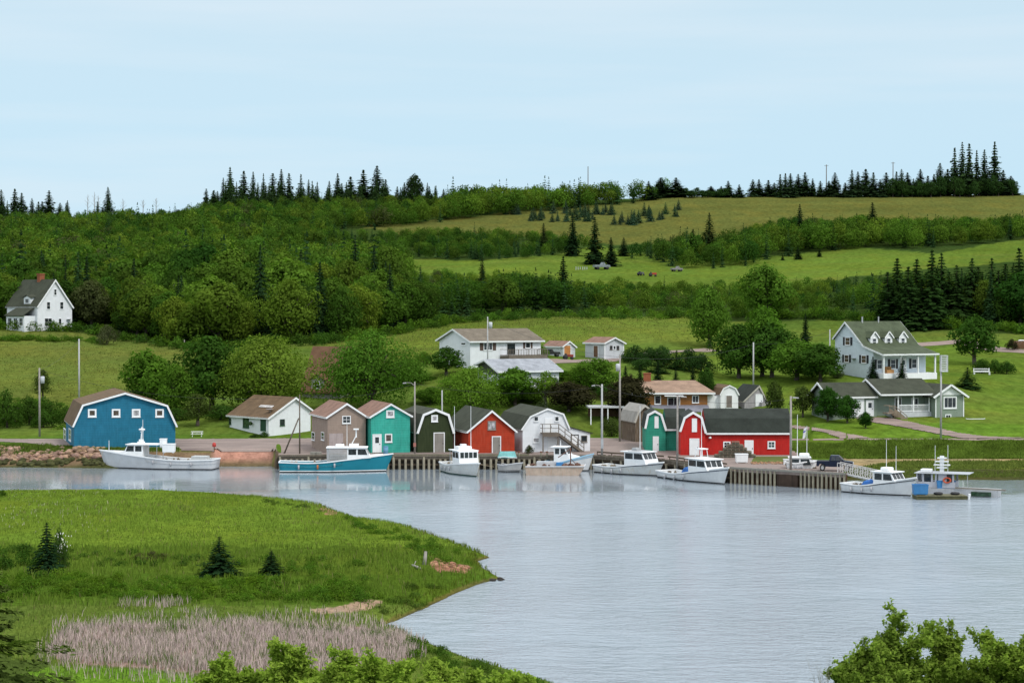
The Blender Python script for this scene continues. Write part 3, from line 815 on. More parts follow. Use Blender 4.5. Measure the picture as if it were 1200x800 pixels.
# ---- spruces on the slopes
for px, yt, yb, w, lab in [(637, 261, 294, 22, 'left spruce of the group on the brown field edge'), (671, 250, 300, 28, 'open-branched spruce in the middle of the field edge group'), (697, 254, 310, 34, 'dense dark spruce right of the field edge group'),
        (716, 278, 312, 26, 'shorter spruce at the foot of the dense dark one'), (660, 300, 360, 36, 'dark spruce standing above the wood under the field edge group'), (565, 302, 350, 26, 'brownish spruce in the wood left of the clearing'),
        (831, 249, 300, 34, 'olive pointed spruce on the diagonal tree belt'), (812, 268, 302, 26, 'lower spruce left of the olive pointed one'), (937, 239, 290, 26, 'dark spruce rising from the right tree belt'),
        (1022, 237, 282, 30, 'tiered open spruce alone on the right tree belt'), (935, 289, 304, 15, 'small dark spruce on the pale right pasture'), (960, 291, 301, 9, 'tiny lone spruce on the pale right pasture'), (917, 298, 305, 7, 'tiniest reddish spruce at the pasture edge'), (731, 278, 300, 22, 'dark spruce at the left tip of the diagonal tree belt')]:
    plant('spruce%d' % (px % 4), px, yb, yt, w, G_SPR if 'olive' not in lab and 'brown' not in lab else (0.034, 0.052, 0.014), lab, 'spruce_tree', 'tree')
for px, yt in [(1040, 318), (1051, 302), (1064, 312), (1074, 303), (1092, 292), (1103, 296), (1121, 310), (1139, 302), (1151, 318), (1162, 302), (1178, 308), (1194, 290), (1208, 300), (1086, 318), (1131, 322), (1046, 326), (1059, 330), (1080, 326), (1112, 318), (1146, 312), (1170, 316), (1186, 312), (1200, 318), (1110, 330), (1157, 330), (1072, 338), (1098, 340), (1124, 338), (1168, 340), (1190, 336), (1206, 334)]:
    plant('spruce%d' % ((px // 3) % 4), px, 388, yt, 54, (0.032, 0.070, 0.017), 'tall dark spruce in the row behind the blue-white house', 'spruce_tree', 'tree', 'tall spruces behind the blue-white house', d=_rt.uniform(415, 440))
_sk = [(2, 222, 18), (18, 221, 12), (26, 226, 12), (38, 232, 12), (58, 223, 18), (50, 236, 14), (127, 219, 16), (242, 221, 10), (250, 224, 9), (262, 208, 12), (270, 196, 16), (286, 200, 16), (297, 201, 13), (309, 203, 10), (320, 203, 14), (330, 198, 13), (339, 203, 11), (353, 204, 13), (362, 210, 11), (372, 213, 9), (386, 212, 10), (396, 203, 15), (411, 207, 15), (426, 199, 17), (442, 194, 19), (452, 210, 14), (474, 214, 12), (501, 214, 10), (511, 217, 9),
       (760, 212, 12), (774, 208, 20), (792, 208, 18), (833, 218, 16), (845, 218, 14), (853, 212, 14), (866, 216, 12), (882, 210, 11), (889, 210, 11), (900, 211, 13), (907, 214, 12), (914, 204, 12), (920, 203, 11), (926, 203, 12), (935, 204, 14), (943, 202, 14), (952, 209, 11), (961, 212, 12), (971, 212, 12), (978, 202, 15), (990, 214, 12), (998, 199, 15), (1005, 201, 13), (1014, 198, 16), (1023, 202, 12), (1031, 210, 12), (1038, 202, 13), (1050, 201, 14), (1056, 198, 14), (1063, 202, 14), (1070, 209, 12), (1078, 198, 15), (1087, 206, 14), (1094, 204, 14), (1101, 191, 18), (1110, 198, 16), (1118, 173, 18), (1127, 166, 17), (1135, 168, 16), (1144, 176, 15), (1153, 175, 16), (1165, 166, 17), (1175, 199, 14), (1184, 206, 16)]
for i, (px, yt, w) in enumerate(_sk):
    lft = px < 620
    plant(('thin%d' if i % 3 else 'spruce%d') % _rt.randrange(4), px, 230, yt, w * _rt.uniform(1.5, 2.3), (0.034, 0.064, 0.024), 'dark ragged spruce on the %s skyline' % ('left wooded' if lft else 'right field'), 'skyline_spruce', 'tree', 'spruces along the %s skyline' % ('left' if lft else 'right'), d=(905 if lft else 880) + _rt.uniform(-8, 12))
for i in range(64):
    px = _rt.uniform(236, 520) if i > 14 else _rt.uniform(-10, 236)
    plant(('thin%d' if i % 2 else 'spruce%d') % _rt.randrange(4), px, 230, np.interp(px, [-10, 120, 185, 236, 270, 400, 440, 520], [236, 236, 243, 232, 210, 215, 212, 222]) + _rt.uniform(-3, 9), _rt.uniform(12, 26), (0.040, 0.078, 0.025), 'dark low spruce in the mass under the left wooded skyline', 'skyline_spruce', 'tree', 'low spruces under the left skyline', d=890 + _rt.uniform(-14, 10))
plant('pine0', 486, 235, 202, 26, (0.022, 0.042, 0.014), 'broad irregular pine on the left skyline', 'pine_tree', 'tree', d=900)
for i in range(9):
    plant('mid%d' % (i % 4), 797 + i * 6.5, 230, 220 + _rt.uniform(-2, 4), 16, (0.032, 0.070, 0.018), 'dark low tree in the ridge gap above the brown field', 'skyline_tree', 'tree', 'low trees in the ridge gap', d=882 + _rt.uniform(-6, 6))
for i in range(26):
    px = 1046 + i * 5.6; plant('mid%d' % (i % 4), px, 229, 212 + _rt.uniform(-5, 6) - (4 if 1100 < px < 1180 else 0), 17, (0.034, 0.072, 0.018), 'dark low tree in the mass under the tall right skyline spruces', 'skyline_tree', 'tree', 'low trees under the right skyline spruces', d=868 + _rt.uniform(0, 14))
_cx = [[(588, 255), (612, 255), (610, 250), (592, 250)], [(618, 259), (640, 250), (700, 247), (722, 251), (700, 261), (640, 261)], [(700, 264), (735, 259), (760, 250), (797, 245), (795, 256), (765, 260), (745, 264)]]
for k, (poly, n) in enumerate(zip(_cx, (5, 32, 24))):
    c = 0
    while c < n:
        px = _rt.uniform(585, 800); py = _rt.uniform(243, 264)
        if inpoly([px], [py], poly)[0]:
            c += 1; g = ground_hit(px, py); hh = _rt.uniform(2.6, 5.6)
            plant_at('xmas%d' % (c % 3), g - Vector((0, 0, .1)), hh, hh * 0.85, jit(G_BLUE, 0.2), 'small blue-green spruce in the planting on the brown field', 'field_spruce', 'tree', 'young spruces on the brown field', parts=False)

for i in range(16):
    px = _rt.uniform(110, 470); yb = np.interp(px, [95, 140, 210, 265, 380, 480], [382, 390, 401, 400, 396, 382]) - _rt.uniform(2, 16)
    plant('loose%d' % (i % 2), px, yb, yb - _rt.uniform(48, 66), _rt.uniform(22, 34), G_LIGHT, 'pale-trunked birch in the wood above the left hay field', 'birch_tree', 'tree', 'birches in the left wood', pale=True)
# dead grey trees on the left skyline
for i, (px, yt) in enumerate([(103, 228), (111, 225), (116, 229), (145, 233), (168, 234), (183, 232)]):
    x = (px - 600) / FPX * 905; z = far_z1(x, 905); h = z_at(yt, 905) - z
    o = empty('dead_tree', (x, 905, z), i * 1.3, 'bare grey dead tree on the left skyline', 'tree', 'dead trees on the left skyline')
    mb = MB().tube((0, 0, -1), (0.2, 0, h), 0.22, 0.06, 6); mb.build('trunk', PALEBARK, o)
    mb = MB()
    for k in range(9):
        a = k * 2.4; zz = h * (0.45 + 0.055 * k); L = 1.7 - 0.12 * k
        mb.tube((0.1, 0, zz), (L * math.cos(a), L * math.sin(a), zz + L * 0.9), 0.08, 0.03, 5)
    mb.build('branches', PALEBARK, o)

# ---- the woods: the trees nearest the eye are things, the far mass is one body each
F1 = [(-260, 262), (100, 262), (180, 264), (235, 250), (265, 240), (440, 240), (480, 243), (540, 243), (600, 240), (740, 236), (785, 231), (740, 239), (640, 248), (560, 255), (480, 265), (418, 269), (400, 282), (470, 278), (560, 278), (640, 282), (705, 291), (640, 303), (560, 306), (478, 304), (470, 324), (560, 330), (700, 339), (790, 343), (860, 345), (950, 340), (1050, 335), (1250, 335), (1400, 335), (1400, 388), (1200, 389), (1120, 381), (1000, 368), (860, 371), (830, 378), (820, 367), (650, 366), (560, 370), (470, 386), (380, 400), (270, 404), (210, 404), (140, 394), (95, 384), (-260, 379)]
F2 = [(735, 302), (760, 290), (850, 292), (880, 276), (940, 266), (1060, 272), (1200, 269), (1400, 266), (1400, 286), (1200, 281), (1100, 292), (1000, 292), (930, 298), (900, 308), (840, 316), (790, 314), (740, 304)]
GAPS = [[(315, 296), (392, 298), (392, 308), (315, 306)], [(180, 308), (240, 310), (240, 316), (180, 315)]]
rng = np.random.default_rng(5)
gx, gy = np.meshgrid(np.arange(-330, 440, 5.2), np.arange(330, 925, 5.2))
gx = gx + rng.uniform(-2.6, 2.6, gx.shape); gy = gy + rng.uniform(-2.6, 2.6, gy.shape)
gx, gy = gx.ravel(), gy.ravel()
gz = far_z(gx, gy)
wx, wy = proj(gx, gy, gz)
ok = (wx > -190) & (wx < 1390)
i1 = ok & inpoly(wx, wy, F1); i2 = ok & inpoly(wx, wy, F2) & ~i1
for gpoly in GAPS: i1 &= ~inpoly(wx, wy, gpoly)
sel = np.where(i1 | i2)[0]
patchn = vnoise(gx / 45, gy / 60, 41, 3); hn = vnoise(gx / 30, gy / 40, 44, 3)
wood = []
for k in sel:
    d = gy[k]; r = rng.random()
    far = np.interp(d, [430, 560, 700, 880], [11.0, 9.8, 8.0, 7.0])
    if i2[k]: far = 7.2
    if i1[k] and 268 < wy[k] < 312 and 400 < wx[k] < 720: far = 6.0
    if i1[k] and d > 830 and wx[k] > 530: far = 8.6
    hgt = far * (1 + 0.25 * hn[k]) * rng.uniform(0.72, 1.22)
    if d < 540 and rng.random() < 0.35: hgt *= rng.uniform(1.1, 1.4)
    lowc = 14 * vnoise(wx[k] / 40.0, 0.0, 46) + rng.normal(0, 3.0)
    if i1[k] and wx[k] > 470 and wy[k] > 318:
        cy_ = np.interp(wx[k], [470, 560, 620, 700, 760, 850, 900, 950, 1050, 1200], [330, 324, 326, 332, 338, 342, 345, 340, 328, 320]) + lowc * 0.6
        hgt = max(min(hgt, (wy[k] - cy_) * d / FPX), rng.uniform(2.4, 4.2))
    if i1[k] and 268 < wy[k] < 312 and 395 < wx[k] < 720: hgt = min(hgt, 5.0 + 0.1 * lowc, (wy[k] - (270 if wx[k] < 600 else 274)) * d / FPX + 1.5)
    if i1[k] and d > 815 and wx[k] < 520: hgt *= 0.75
    if i2[k]: hgt = min(hgt, (wy[k] - np.interp(wx[k], [735, 800, 850, 900, 940, 1060, 1200], [284, 270, 264, 258, 252, 254, 252]) - 0.5 * lowc) * d / FPX)
    if hgt < 2.2: continue
    psp = 0.16 + 0.22 * (patchn[k] < -0.25) + 0.38 * (wx[k] > 960) * (wy[k] > 320) + 0.10 * (d > 820)
    sp = rng.random() < psp
    if sp:
        base = np.array(G_SPR) * rng.uniform(1.1, 2.4); hgt *= rng.uniform(0.9, 1.3)
    else:
        u = np.clip(0.42 + 0.50 * patchn[k] + rng.normal(0, 0.27), 0, 1)
        base = np.array((0.030, 0.074, 0.012)) * (1 - u) + np.array((0.108, 0.188, 0.022)) * u
        base = base * rng.uniform(0.9, 1.1) * np.array((rng.uniform(0.85, 1.25), 1, 1))
        if rng.random() < 0.03: base = np.array((0.07, 0.085, 0.03))
    wood.append((gx[k], d, gz[k], hgt, sp, base, hgt / d))
wood.sort(key=lambda q: -q[6])
def zone(x, y, z):
    px, py = proj(x, y, z)
    if px < 130: return 'behind the white farmhouse'
    if px < 400: return 'above the left hay field'
    if px < 660: return 'above the long white bungalow'
    if px < 860: return 'above the yellow-green field'
    return 'behind the blue-white porch house'
nthing = {True: 0, False: 0}
LO = [broadleaf(200 + i, (0.9, 1.05, 0.8, 0.95)[i], 900, 0.36, 0.04, 13) for i in range(4)]
LOS = [spruce(210 + i, (0.42, 0.5, 0.36)[i], 300, 0.62, 0.3, 0.02, 0.75) for i in range(3)]
acc = {True: [[], [], [], []], False: [[], [], [], []]}
for q in wood:
    x, y, z, hgt, sp, base, _ = q
    if nthing[sp] < (50 if sp else 170) and y < 520 and -20 < proj(x, y, z)[0] < 1220:
        nthing[sp] += 1
        zn = zone(x, y, z)
        if sp: plant_at('spruce%d' % _rt.randrange(4), (x, y, z), hgt, hgt * 0.42, base, 'dark spruce in the front of the wood ' + zn, 'wood_spruce', 'tree', 'spruces at the wood edge ' + zn)
        else: plant_at('broad%d' % _rt.randrange(5), (x, y, z), hgt, hgt * _rt.uniform(0.75, 1.0), base, 'broadleaf tree in the front of the wood ' + zn, 'woodland_tree', 'tree', 'broadleaf trees at the wood edge ' + zn)
        continue
    T = (LOS if sp else LO)[_rt.randrange(3 if sp else 4)]
    a = _rt.uniform(0, 6.28); ca, sa = math.cos(a), math.sin(a)
    s = hgt / 10.0; sw = s * _rt.uniform(0.9, 1.25)
    V = T['V'] * np.array((sw, sw, s)); V = np.c_[V[:, 0] * ca - V[:, 1] * sa + x, V[:, 0] * sa + V[:, 1] * ca + y, V[:, 2] + z]
    A = acc[sp]; A[0].append(V); A[1].append(T['tint']); A[2].append(np.tile(np.r_[base, 1.0], (len(T['tint']), 1)))
def stuffmesh(name, A, mat, label=None, cat=None):
    V = np.concatenate(A[0]); Q = np.arange(len(V)).reshape(-1, 4)
    me = np_mesh(name, V, Q, {'tint': ('FACE', 'FLOAT', np.concatenate(A[1])), 'col': ('FACE', 'FLOAT_COLOR', np.concatenate(A[2]))})
    return tag(link_mesh(name, me, mat), label, cat, kind='stuff')
stuffmesh('hillside_woods', acc[False], LEAFC, 'mass of mixed green broadleaf trees over the far hillside', 'woods')
stuffmesh('hillside_spruce_woods', acc[True], LEAFC, 'dark spruces scattered through the far hillside woods', 'woods')
print('WOOD', len(wood), nthing)

# ------------------------------------------------------------------ buildings
class House:
    """front = the gable end towards the viewer; local x along the front, y back along the ridge"""
    def __init__(s, name, label, cat, pl, pr, yb, th, L, prof, wall, z0=None, d=None, group=None, sink=1.6):
        if d is None: d = depth_at(yb, z0)
        else: z0 = z_at(yb, d)
        th = math.radians(th); c, n = math.cos(th), math.sin(th)
        p0 = W(pl, yb, d); kr = float(ray(pr, yb)[0])
        s.Wd = (kr * p0.y - p0.x) / (c - kr * n); s.L = L; s.th = th; s.z0 = z0
        org = Vector((p0.x + c * s.Wd / 2, p0.y + n * s.Wd / 2, z0))
        s.o = empty(name, org, th, label, cat, group)
        s.M = Matrix.Translation(org) @ Matrix.Rotation(th, 4, 'Z'); s.Mi = s.M.inverted()
        s.prof = [((t - 0.5) * s.Wd, z_at(yp, p0.y + s.Wd * t * n) - z0) for t, yp in prof]
        s.he0, s.he1 = s.prof[0][1], s.prof[-1][1]
        s.hp = max(z for _, z in s.prof)
        if wall is not None:
            poly = [(-s.Wd / 2, -sink)] + s.prof + [(s.Wd / 2, -sink)]
            MB().prism(poly, 0, L).build('wall', wall, s.o)
    def hit(s, face, px, py):
        dx, dz = ray(px, py)
        o = s.Mi @ Vector((0, 0, CZ)); d = (s.Mi.to_3x3() @ Vector((float(dx), 1, float(dz))))
        ax, v = {'front': (1, 0), 'back': (1, s.L), 'left': (0, -s.Wd / 2), 'right': (0, s.Wd / 2)}.get(face, face if isinstance(face, tuple) else None)
        t = (v - o[ax]) / d[ax]; p = o + d * t
        return (p.x if ax == 1 else p.y), p.z
    def P(s, face, u, z, n):
        if face == 'front': return (u, -n, z)
        if face == 'back': return (u, s.L + n, z)
        if face == 'left': return (-s.Wd / 2 - n, u, z)
        if face == 'right': return (s.Wd / 2 + n, u, z)
        ax, v = face
        return (u, v - n, z) if ax == 1 else (v + n * (1 if v > 0 else -1), u, z)
    def fbox(s, mb, face, u0, u1, z0, z1, n0, n1):
        a = [s.P(face, u, z, n) for z in (z0, z1) for (u, n) in ((u0, n1), (u1, n1), (u1, n0), (u0, n0))]
        return mb.hexa(a)
    def rect(s, face, r):
        xc, yc = (r[0] + r[2]) / 2, (r[1] + r[3]) / 2
        u0, _ = s.hit(face, r[0], yc); u1, _ = s.hit(face, r[2], yc)
        _, z1 = s.hit(face, xc, r[1]); _, z0 = s.hit(face, xc, r[3])
        return min(u0, u1), max(u0, u1), z0, z1
    def window(s, face, r, frame=WHITE, pane=GLASS, mun=(2, 2), fw=0.10, label=None, shutters=None, uvz=None):
        u0, u1, z0, z1 = uvz or s.rect(face, r)
        f = MB()
        for a, b, c, d in ((u0, u1, z1 - fw, z1), (u0, u1, z0, z0 + fw), (u0, u0 + fw, z0 + fw, z1 - fw), (u1 - fw, u1, z0 + fw, z1 - fw)): s.fbox(f, face, a, b, c, d, 0, 0.07)
        s.fbox(f, face, u0 - 0.04, u1 + 0.04, z0 - 0.06, z0 - 0.002, 0, 0.11)
        for i in range(1, mun[0]):
            u = u0 + (u1 - u0) * i / mun[0]; s.fbox(f, face, u - .022, u + .022, z0 + fw, z1 - fw, 0.021, 0.05)
        for i in range(1, mun[1]):
            z = z0 + (z1 - z0) * i / mun[1]; s.fbox(f, face, u0 + fw, u1 - fw, z - .022, z + .022, 0.021, 0.048)
        w = f.build('window', frame, s.o)
        if label: w['label'] = label
        s.fbox(MB(), face, u0 + fw, u1 - fw, z0 + fw, z1 - fw, 0, 0.02).build('pane', pane, w)
        if shutters:
            sw = (u1 - u0) * 0.38
            for a in (u0 - sw - 0.03, u1 + 0.03): s.fbox(MB(), face, a, a + sw, z0, z1, 0, 0.05).build('shutter', shutters, s.o)
        return w
    def door(s, face, r, mat=WHITE, trim=WHITE, knob=True, glazed=False, label=None, double=False, uvz=None):
        u0, u1, z0, z1 = uvz or s.rect(face, r)
        D = MB()
        if double:
            m = (u0 + u1) / 2; s.fbox(D, face, u0, m - .015, z0, z1, 0, 0.06); s.fbox(D, face, m + .015, u1, z0, z1, 0, 0.06)
        else: s.fbox(D, face, u0, u1, z0, z1, 0, 0.06)
        dd = D.build('door', mat, s.o)
        if label: dd['label'] = label
        if trim is not None:
            f = MB(); k = 0.11
            for a, b, c, d in ((u0 - k, u1 + k, z1 + .002, z1 + k), (u0 - k, u0 - .002, z0, z1), (u1 + .002, u1 + k, z0, z1)): s.fbox(f, face, a, b, c, d, 0, 0.085)
            f.build('door_frame', trim, dd)
        if glazed:
            w = u1 - u0; h = z1 - z0
            s.fbox(MB(), face, u0 + w * .24, u1 - w * .24, z0 + h * .55, z1 - h * .12, 0.06, 0.075).build('door_glass', GLASS, dd)
        if knob: s.fbox(MB(), face, u1 - .16, u1 - .08, z0 + (z1 - z0) * .45, z0 + (z1 - z0) * .45 + .12, 0.06, 0.12).build('handle', DARK, dd)
        return dd
    def roof(s, mat, oh=0.28, ro=0.32, th=0.14, trim=WHITE, tw=0.20, eaves=True, back=True, prof=None, y0=None, y1=None):
        P = [Vector((x, 0, z)) for x, z in (prof or s.prof)]
        y0 = -ro if y0 is None else y0; y1 = s.L + ro if y1 is None else y1
        P[0] = P[0] + (P[0] - P[1]).normalized() * oh; P[-1] = P[-1] + (P[-1] - P[-2]).normalized() * oh
        up = []
        for i, p in enumerate(P):
            ns = []
            for a, b in ((i - 1, i), (i, i + 1)):
                if a >= 0 and b < len(P):
                    e = (P[b] - P[a]).normalized(); ns.append(Vector((-e.z, 0, e.x)))
            n = sum(ns, Vector()) / len(ns); n = n / max(n.dot(ns[0]), 0.3) if n.length else Vector((0, 0, 1))
            n = n if n.z > 0 else -n
            up.append(n)
        lo = [p + n * 0.015 for p, n in zip(P, up)]; hi = [p + n * (0.015 + th) for p, n in zip(P, up)]
        mb = MB()
        for i in range(len(P) - 1):
            q = [lo[i], lo[i + 1], hi[i + 1], hi[i]]
            mb.add([(v.x, y0, v.z) for v in q] + [(v.x, y1, v.z) for v in q], [(0, 1, 2, 3), (7, 6, 5, 4), (0, 4, 5, 1), (2, 6, 7, 3)] + ([(0, 3, 7, 4)] if i == 0 else []) + ([(1, 5, 6, 2)] if i == len(P) - 2 else []))
        R = mb.build('roof', mat, s.o)
        if trim is not None:
            t = MB()
            for ya, yb in ((y0 - 0.05, y0 - 0.003), (y1 + 0.003, y1 + 0.05)) if back else ((y0 - 0.05, y0 - 0.003),):
                for i in range(len(P) - 1):
                    a, b, c, d = P[i] - up[i] * tw * .6, P[i + 1] - up[i + 1] * tw * .6, hi[i + 1] - up[i + 1] * .02, hi[i] - up[i] * .02
                    t.add([(v.x, ya, v.z) for v in (a, b, c, d)] + [(v.x, yb, v.z) for v in (a, b, c, d)], [(0, 1, 2, 3), (7, 6, 5, 4), (0, 4, 5, 1), (1, 5, 6, 2), (2, 6, 7, 3), (3, 7, 4, 0)])
            if eaves:
                for k, sg in ((0, -1), (-1, 1)):
                    x = P[k].x; z = P[k].z
                    x0, x1 = sorted((x + sg * 0.012, x + sg * 0.06)); t.box(x0, x1, y0, y1, z - 0.05, z + 0.17)
            t.build('roof_trim', trim, R)
        return R
    def corners(s, mat=WHITE, w=0.12, back=False):
        for sg in (-1, 1):
            x = sg * s.Wd / 2; h = (s.he0 if sg < 0 else s.he1) - 0.02
            x0, x1 = sorted((x - sg * w, x + sg * 0.03)); MB().box(x0, x1, -0.03, w, 0, h).build('corner_board', mat, s.o)
    def part(s, name, mb, mat, parent=None): return mb.build(name, mat, parent or s.o)
GABLE = lambda yl, yp, yr, t=0.5: [(0, yl), (t, yp), (1, yr)]
ROOF_BROWN = shingle('brown_shingle', (0.135, 0.088, 0.050))
ROOF_RED = shingle('red_brown_shingle', (0.235, 0.140, 0.105))
ROOF_DARK = shingle('dark_shingle', (0.050, 0.056, 0.038))
ROOF_BLACK = shingle('charcoal_shingle', (0.030, 0.036, 0.030))
ROOF_GREEN = shingle('green_grey_shingle', (0.072, 0.090, 0.052))
ROOF_TAUPE = shingle('taupe_shingle', (0.165, 0.138, 0.105))
ROOF_GREY = shingle('pale_grey_shingle', (0.300, 0.315, 0.345))
ROOF_TAN = shingle('tan_shingle', (0.290, 0.195, 0.140))

# 1 blue barn
h = House('blue_barn', 'blue gambrel-roofed barn with four small windows under the eaves by the river', 'barn', 87, 205.5, 525.5, 15.5, 15,
          [(0, 497), (0.085, 475), (0.50, 461), (0.915, 475.5), (1, 497)], paint('blue_boards', (0.014, 0.155, 0.255), 0.8, 0.16, board=0.30, stain=(0.03, 0.16, 0.25)), z0=2.0)
h.roof(ROOF_BROWN, 0.35, 0.35, tw=0.14)
for i, x in enumerate((108, 136, 159.5, 187)): h.window('front', (x - 5, 479 + i * .0, x + 5, 488.5), pane=PALEGLASS if i == 2 else glass('brown_glass', (0.07, 0.055, 0.045)), mun=(1, 1), fw=0.20)
for x in (76.2, 82.2): h.window('left', (x - 1.2, 502, x + 1.2, 516), mun=(1, 2), fw=0.12)
# 2 white shop
h = House('white_shop', 'low white shop with long brown roof, dark green door and roof sign', 'shop', 315, 363.5, 511, 40, 9.6, [(0, 489), (0.62, 466.5), (1, 480)], WHITESIDE, z0=2.05)
R = h.roof(ROOF_BROWN, 0.4, 0.35, tw=0.16)
h.corners()
GREEN_D = paint('dark_green_paint', (0.016, 0.060, 0.028), 0.6, 0.1)
h.window('front', (328, 491, 333.5, 498.5), GREEN_D, GLASS, (2, 2), 0.08)
h.door('left', (305.5, 490.5, 312.5, 505), GREEN_D, WHITE, label='dark green shop door')
h.window('left', (285, 489, 292, 501), GREEN_D, glass('green_glass', (0.03, 0.06, 0.03)), (2, 1), 0.12)
h.window('left', (268.5, 489.5, 271, 497), GREEN_D, GLASS, (1, 2), 0.07)
u, z = h.hit('left', 296, 495); mb = MB().lathe([(0.05, -.25), (.22, -.2), (.28, 0), (.2, .2), (.05, .28)], 10, h.P('left', u, z - .1, 0.35)); h.part('hanging_basket', mb, paint('basket_green', (0.03, 0.06, 0.02), .9, .3))
h.part('vent_pipe', MB().tube((-0.4, 5.6, 3.6), (-0.4, 5.6, 4.35), 0.09, 0.09, 8), DARK)
def on_roof(h, seg, t, y, lift):   # point on a roof segment, t across it
    a, b = h.prof[seg], h.prof[seg + 1]; e = Vector((b[0] - a[0], 0, b[1] - a[1])).normalized(); n = Vector((-e.z, 0, e.x)); n = n if n.z > 0 else -n
    return Vector((a[0] + (b[0] - a[0]) * t, y, a[1] + (b[1] - a[1]) * t)) + n * lift, e, n
sgn, e, n = on_roof(h, 0, 0.46, 3.3, 0.20)
mb = MB(); hw, hh = 1.55, 0.24
mb.hexa([sgn + Vector((0, -hw, 0)) - e * hh, sgn + Vector((0, hw, 0)) - e * hh, sgn + Vector((0, hw, 0)) + e * hh, sgn + Vector((0, -hw, 0)) + e * hh] + [sgn + Vector((0, -hw, 0)) - e * hh + n * .06, sgn + Vector((0, hw, 0)) - e * hh + n * .06, sgn + Vector((0, hw, 0)) + e * hh + n * .06, sgn + Vector((0, -hw, 0)) + e * hh + n * .06])
sb = h.part('roof_sign', mb, paint('sign_grey_white', (0.62, 0.60, 0.58), .7, .2))
lt = MB()
for k, wd in enumerate((.1, .05, .14, .06, .1, .05, .12, .08, .05, .13, .06)):
    y = -1.35 + k * 0.26 + (0.1 if k > 5 else 0); q = sgn + n * .062 + Vector((0, y, 0))
    lt.hexa([q + Vector((0, -wd / 2, 0)) - e * .15, q + Vector((0, wd / 2, 0)) - e * .15, q + Vector((0, wd / 2, 0)) + e * .13, q + Vector((0, -wd / 2, 0)) + e * .13, q + Vector((0, -wd / 2, 0)) - e * .15 + n * .02, q + Vector((0, wd / 2, 0)) - e * .15 + n * .02, q + Vector((0, wd / 2, 0)) + e * .13 + n * .02, q + Vector((0, -wd / 2, 0)) + e * .13 + n * .02])
lt.build('sign_strokes', paint('sign_stroke_grey', (0.34, 0.30, 0.29), .8, .2), sb)
p, e, n = on_roof(h, 0, 0.22, 0.9, 0.25)
mb = MB(); mb.tube(p - n * .25, p + n * .15, .04, .04, 6); h.part('dish_arm', mb, METAL)
h.part('satellite_dish', MB().lathe([(0.03, 0), (.30, .06), (.48, .18), (.5, .2), (.46, .2), (.28, .1), (.02, .04)], 16, p + n * .15), paint('dish_grey', (0.45, 0.40, 0.39), .5, .1))
# 3 grey shingled house behind the trees
h = House('grey_shingled_house', 'grey shingled house with rusty brown roof half hidden behind trees', 'house', 354, 390, 482, -28, 9, [(0, 456), (0.5, 408), (1, 455)], None, d=318)
SHG = paint('grey_cedar', (0.30, 0.29, 0.28), .9, .2, board=.2, stain=(0.2, 0.18, 0.16))
Wd, L = h.Wd, h.L
he = h.he0; hp = h.hp
# ridge runs across the view: long wall with a wall dormer to the front
h.part('wall', MB().prism([(0, -1.6), (0, he), (3.4, hp), (6.8, he), (6.8, -1.6)], -Wd / 2, Wd / 2 + 1.2, 'x'), SHG)
mb = MB()
for s0, s1 in (((-.35, he - .5), (3.4, hp + .06)), ((3.4, hp + .06), (7.15, he - .5))):
    mb.hexa([(-Wd / 2 - .3, s0[0], s0[1]), (Wd / 2 + 1.5, s0[0], s0[1]), (Wd / 2 + 1.5, s1[0], s1[1]), (-Wd / 2 - .3, s1[0], s1[1]), (-Wd / 2 - .3, s0[0], s0[1] + .18), (Wd / 2 + 1.5, s0[0], s0[1] + .18), (Wd / 2 + 1.5, s1[0], s1[1] + .18), (-Wd / 2 - .3, s1[0], s1[1] + .18)])
rf = h.part('roof', mb, shingle('rust_shingle', (0.155, 0.085, 0.048)))
h.part('dormer', MB().prism([(-1.1, he - .2), (-1.1, he + 1.5), (0, he + 2.2), (1.1, he + 1.5), (1.1, he - .2)], -.06, 2.6), SHG)
dm = MB()
for a, b in (((-1.35, he + 1.42), (0, he + 2.3)), ((0, he + 2.3), (1.35, he + 1.42))):
    dm.hexa([(a[0], -.3, a[1]), (b[0], -.3, b[1]), (b[0], 2.9, b[1]), (a[0], 2.9, a[1]), (a[0], -.3, a[1] + .13), (b[0], -.3, b[1] + .13), (b[0], 2.9, b[1] + .13), (a[0], 2.9, a[1] + .13)])
h.part('dormer_roof', dm, MATS['rust_shingle'])
h.window((1, -.06), None, mun=(1, 2), uvz=(-.55, .55, he + .15, he + 1.25))
h.window('front', None, mun=(1, 2), fw=.07, uvz=(-1.3, -.6, he - 2.6, he - 1.5))
# 4 tan shed
TANW = paint('tan_boards', (0.330, 0.250, 0.205), 0.8, 0.14, board=0.2, stain=(0.27, 0.20, 0.16))
h = House('tan_shed', 'tan boarded shed with reddish gable roof and double weathered doors', 'shed', 384, 428.5, 531, 17, 9.5, GABLE(488.5, 473.5, 488), TANW, z0=1.6)
h.roof(ROOF_RED, .3, .25, tw=.12); 
h.window('front', (401, 487, 411, 496), mun=(2, 2), fw=.10)
h.door('front', (385.5, 507.5, 402, 530), paint('pink_grey_planks', (0.42, 0.35, 0.34), .9, .15, board=.2, axis='X'), None, double=True)
for x in (367.3, 378.5): h.window('left', (x - 1.7, 506, x + 1.7, 515.5), mun=(1, 2), fw=.09)
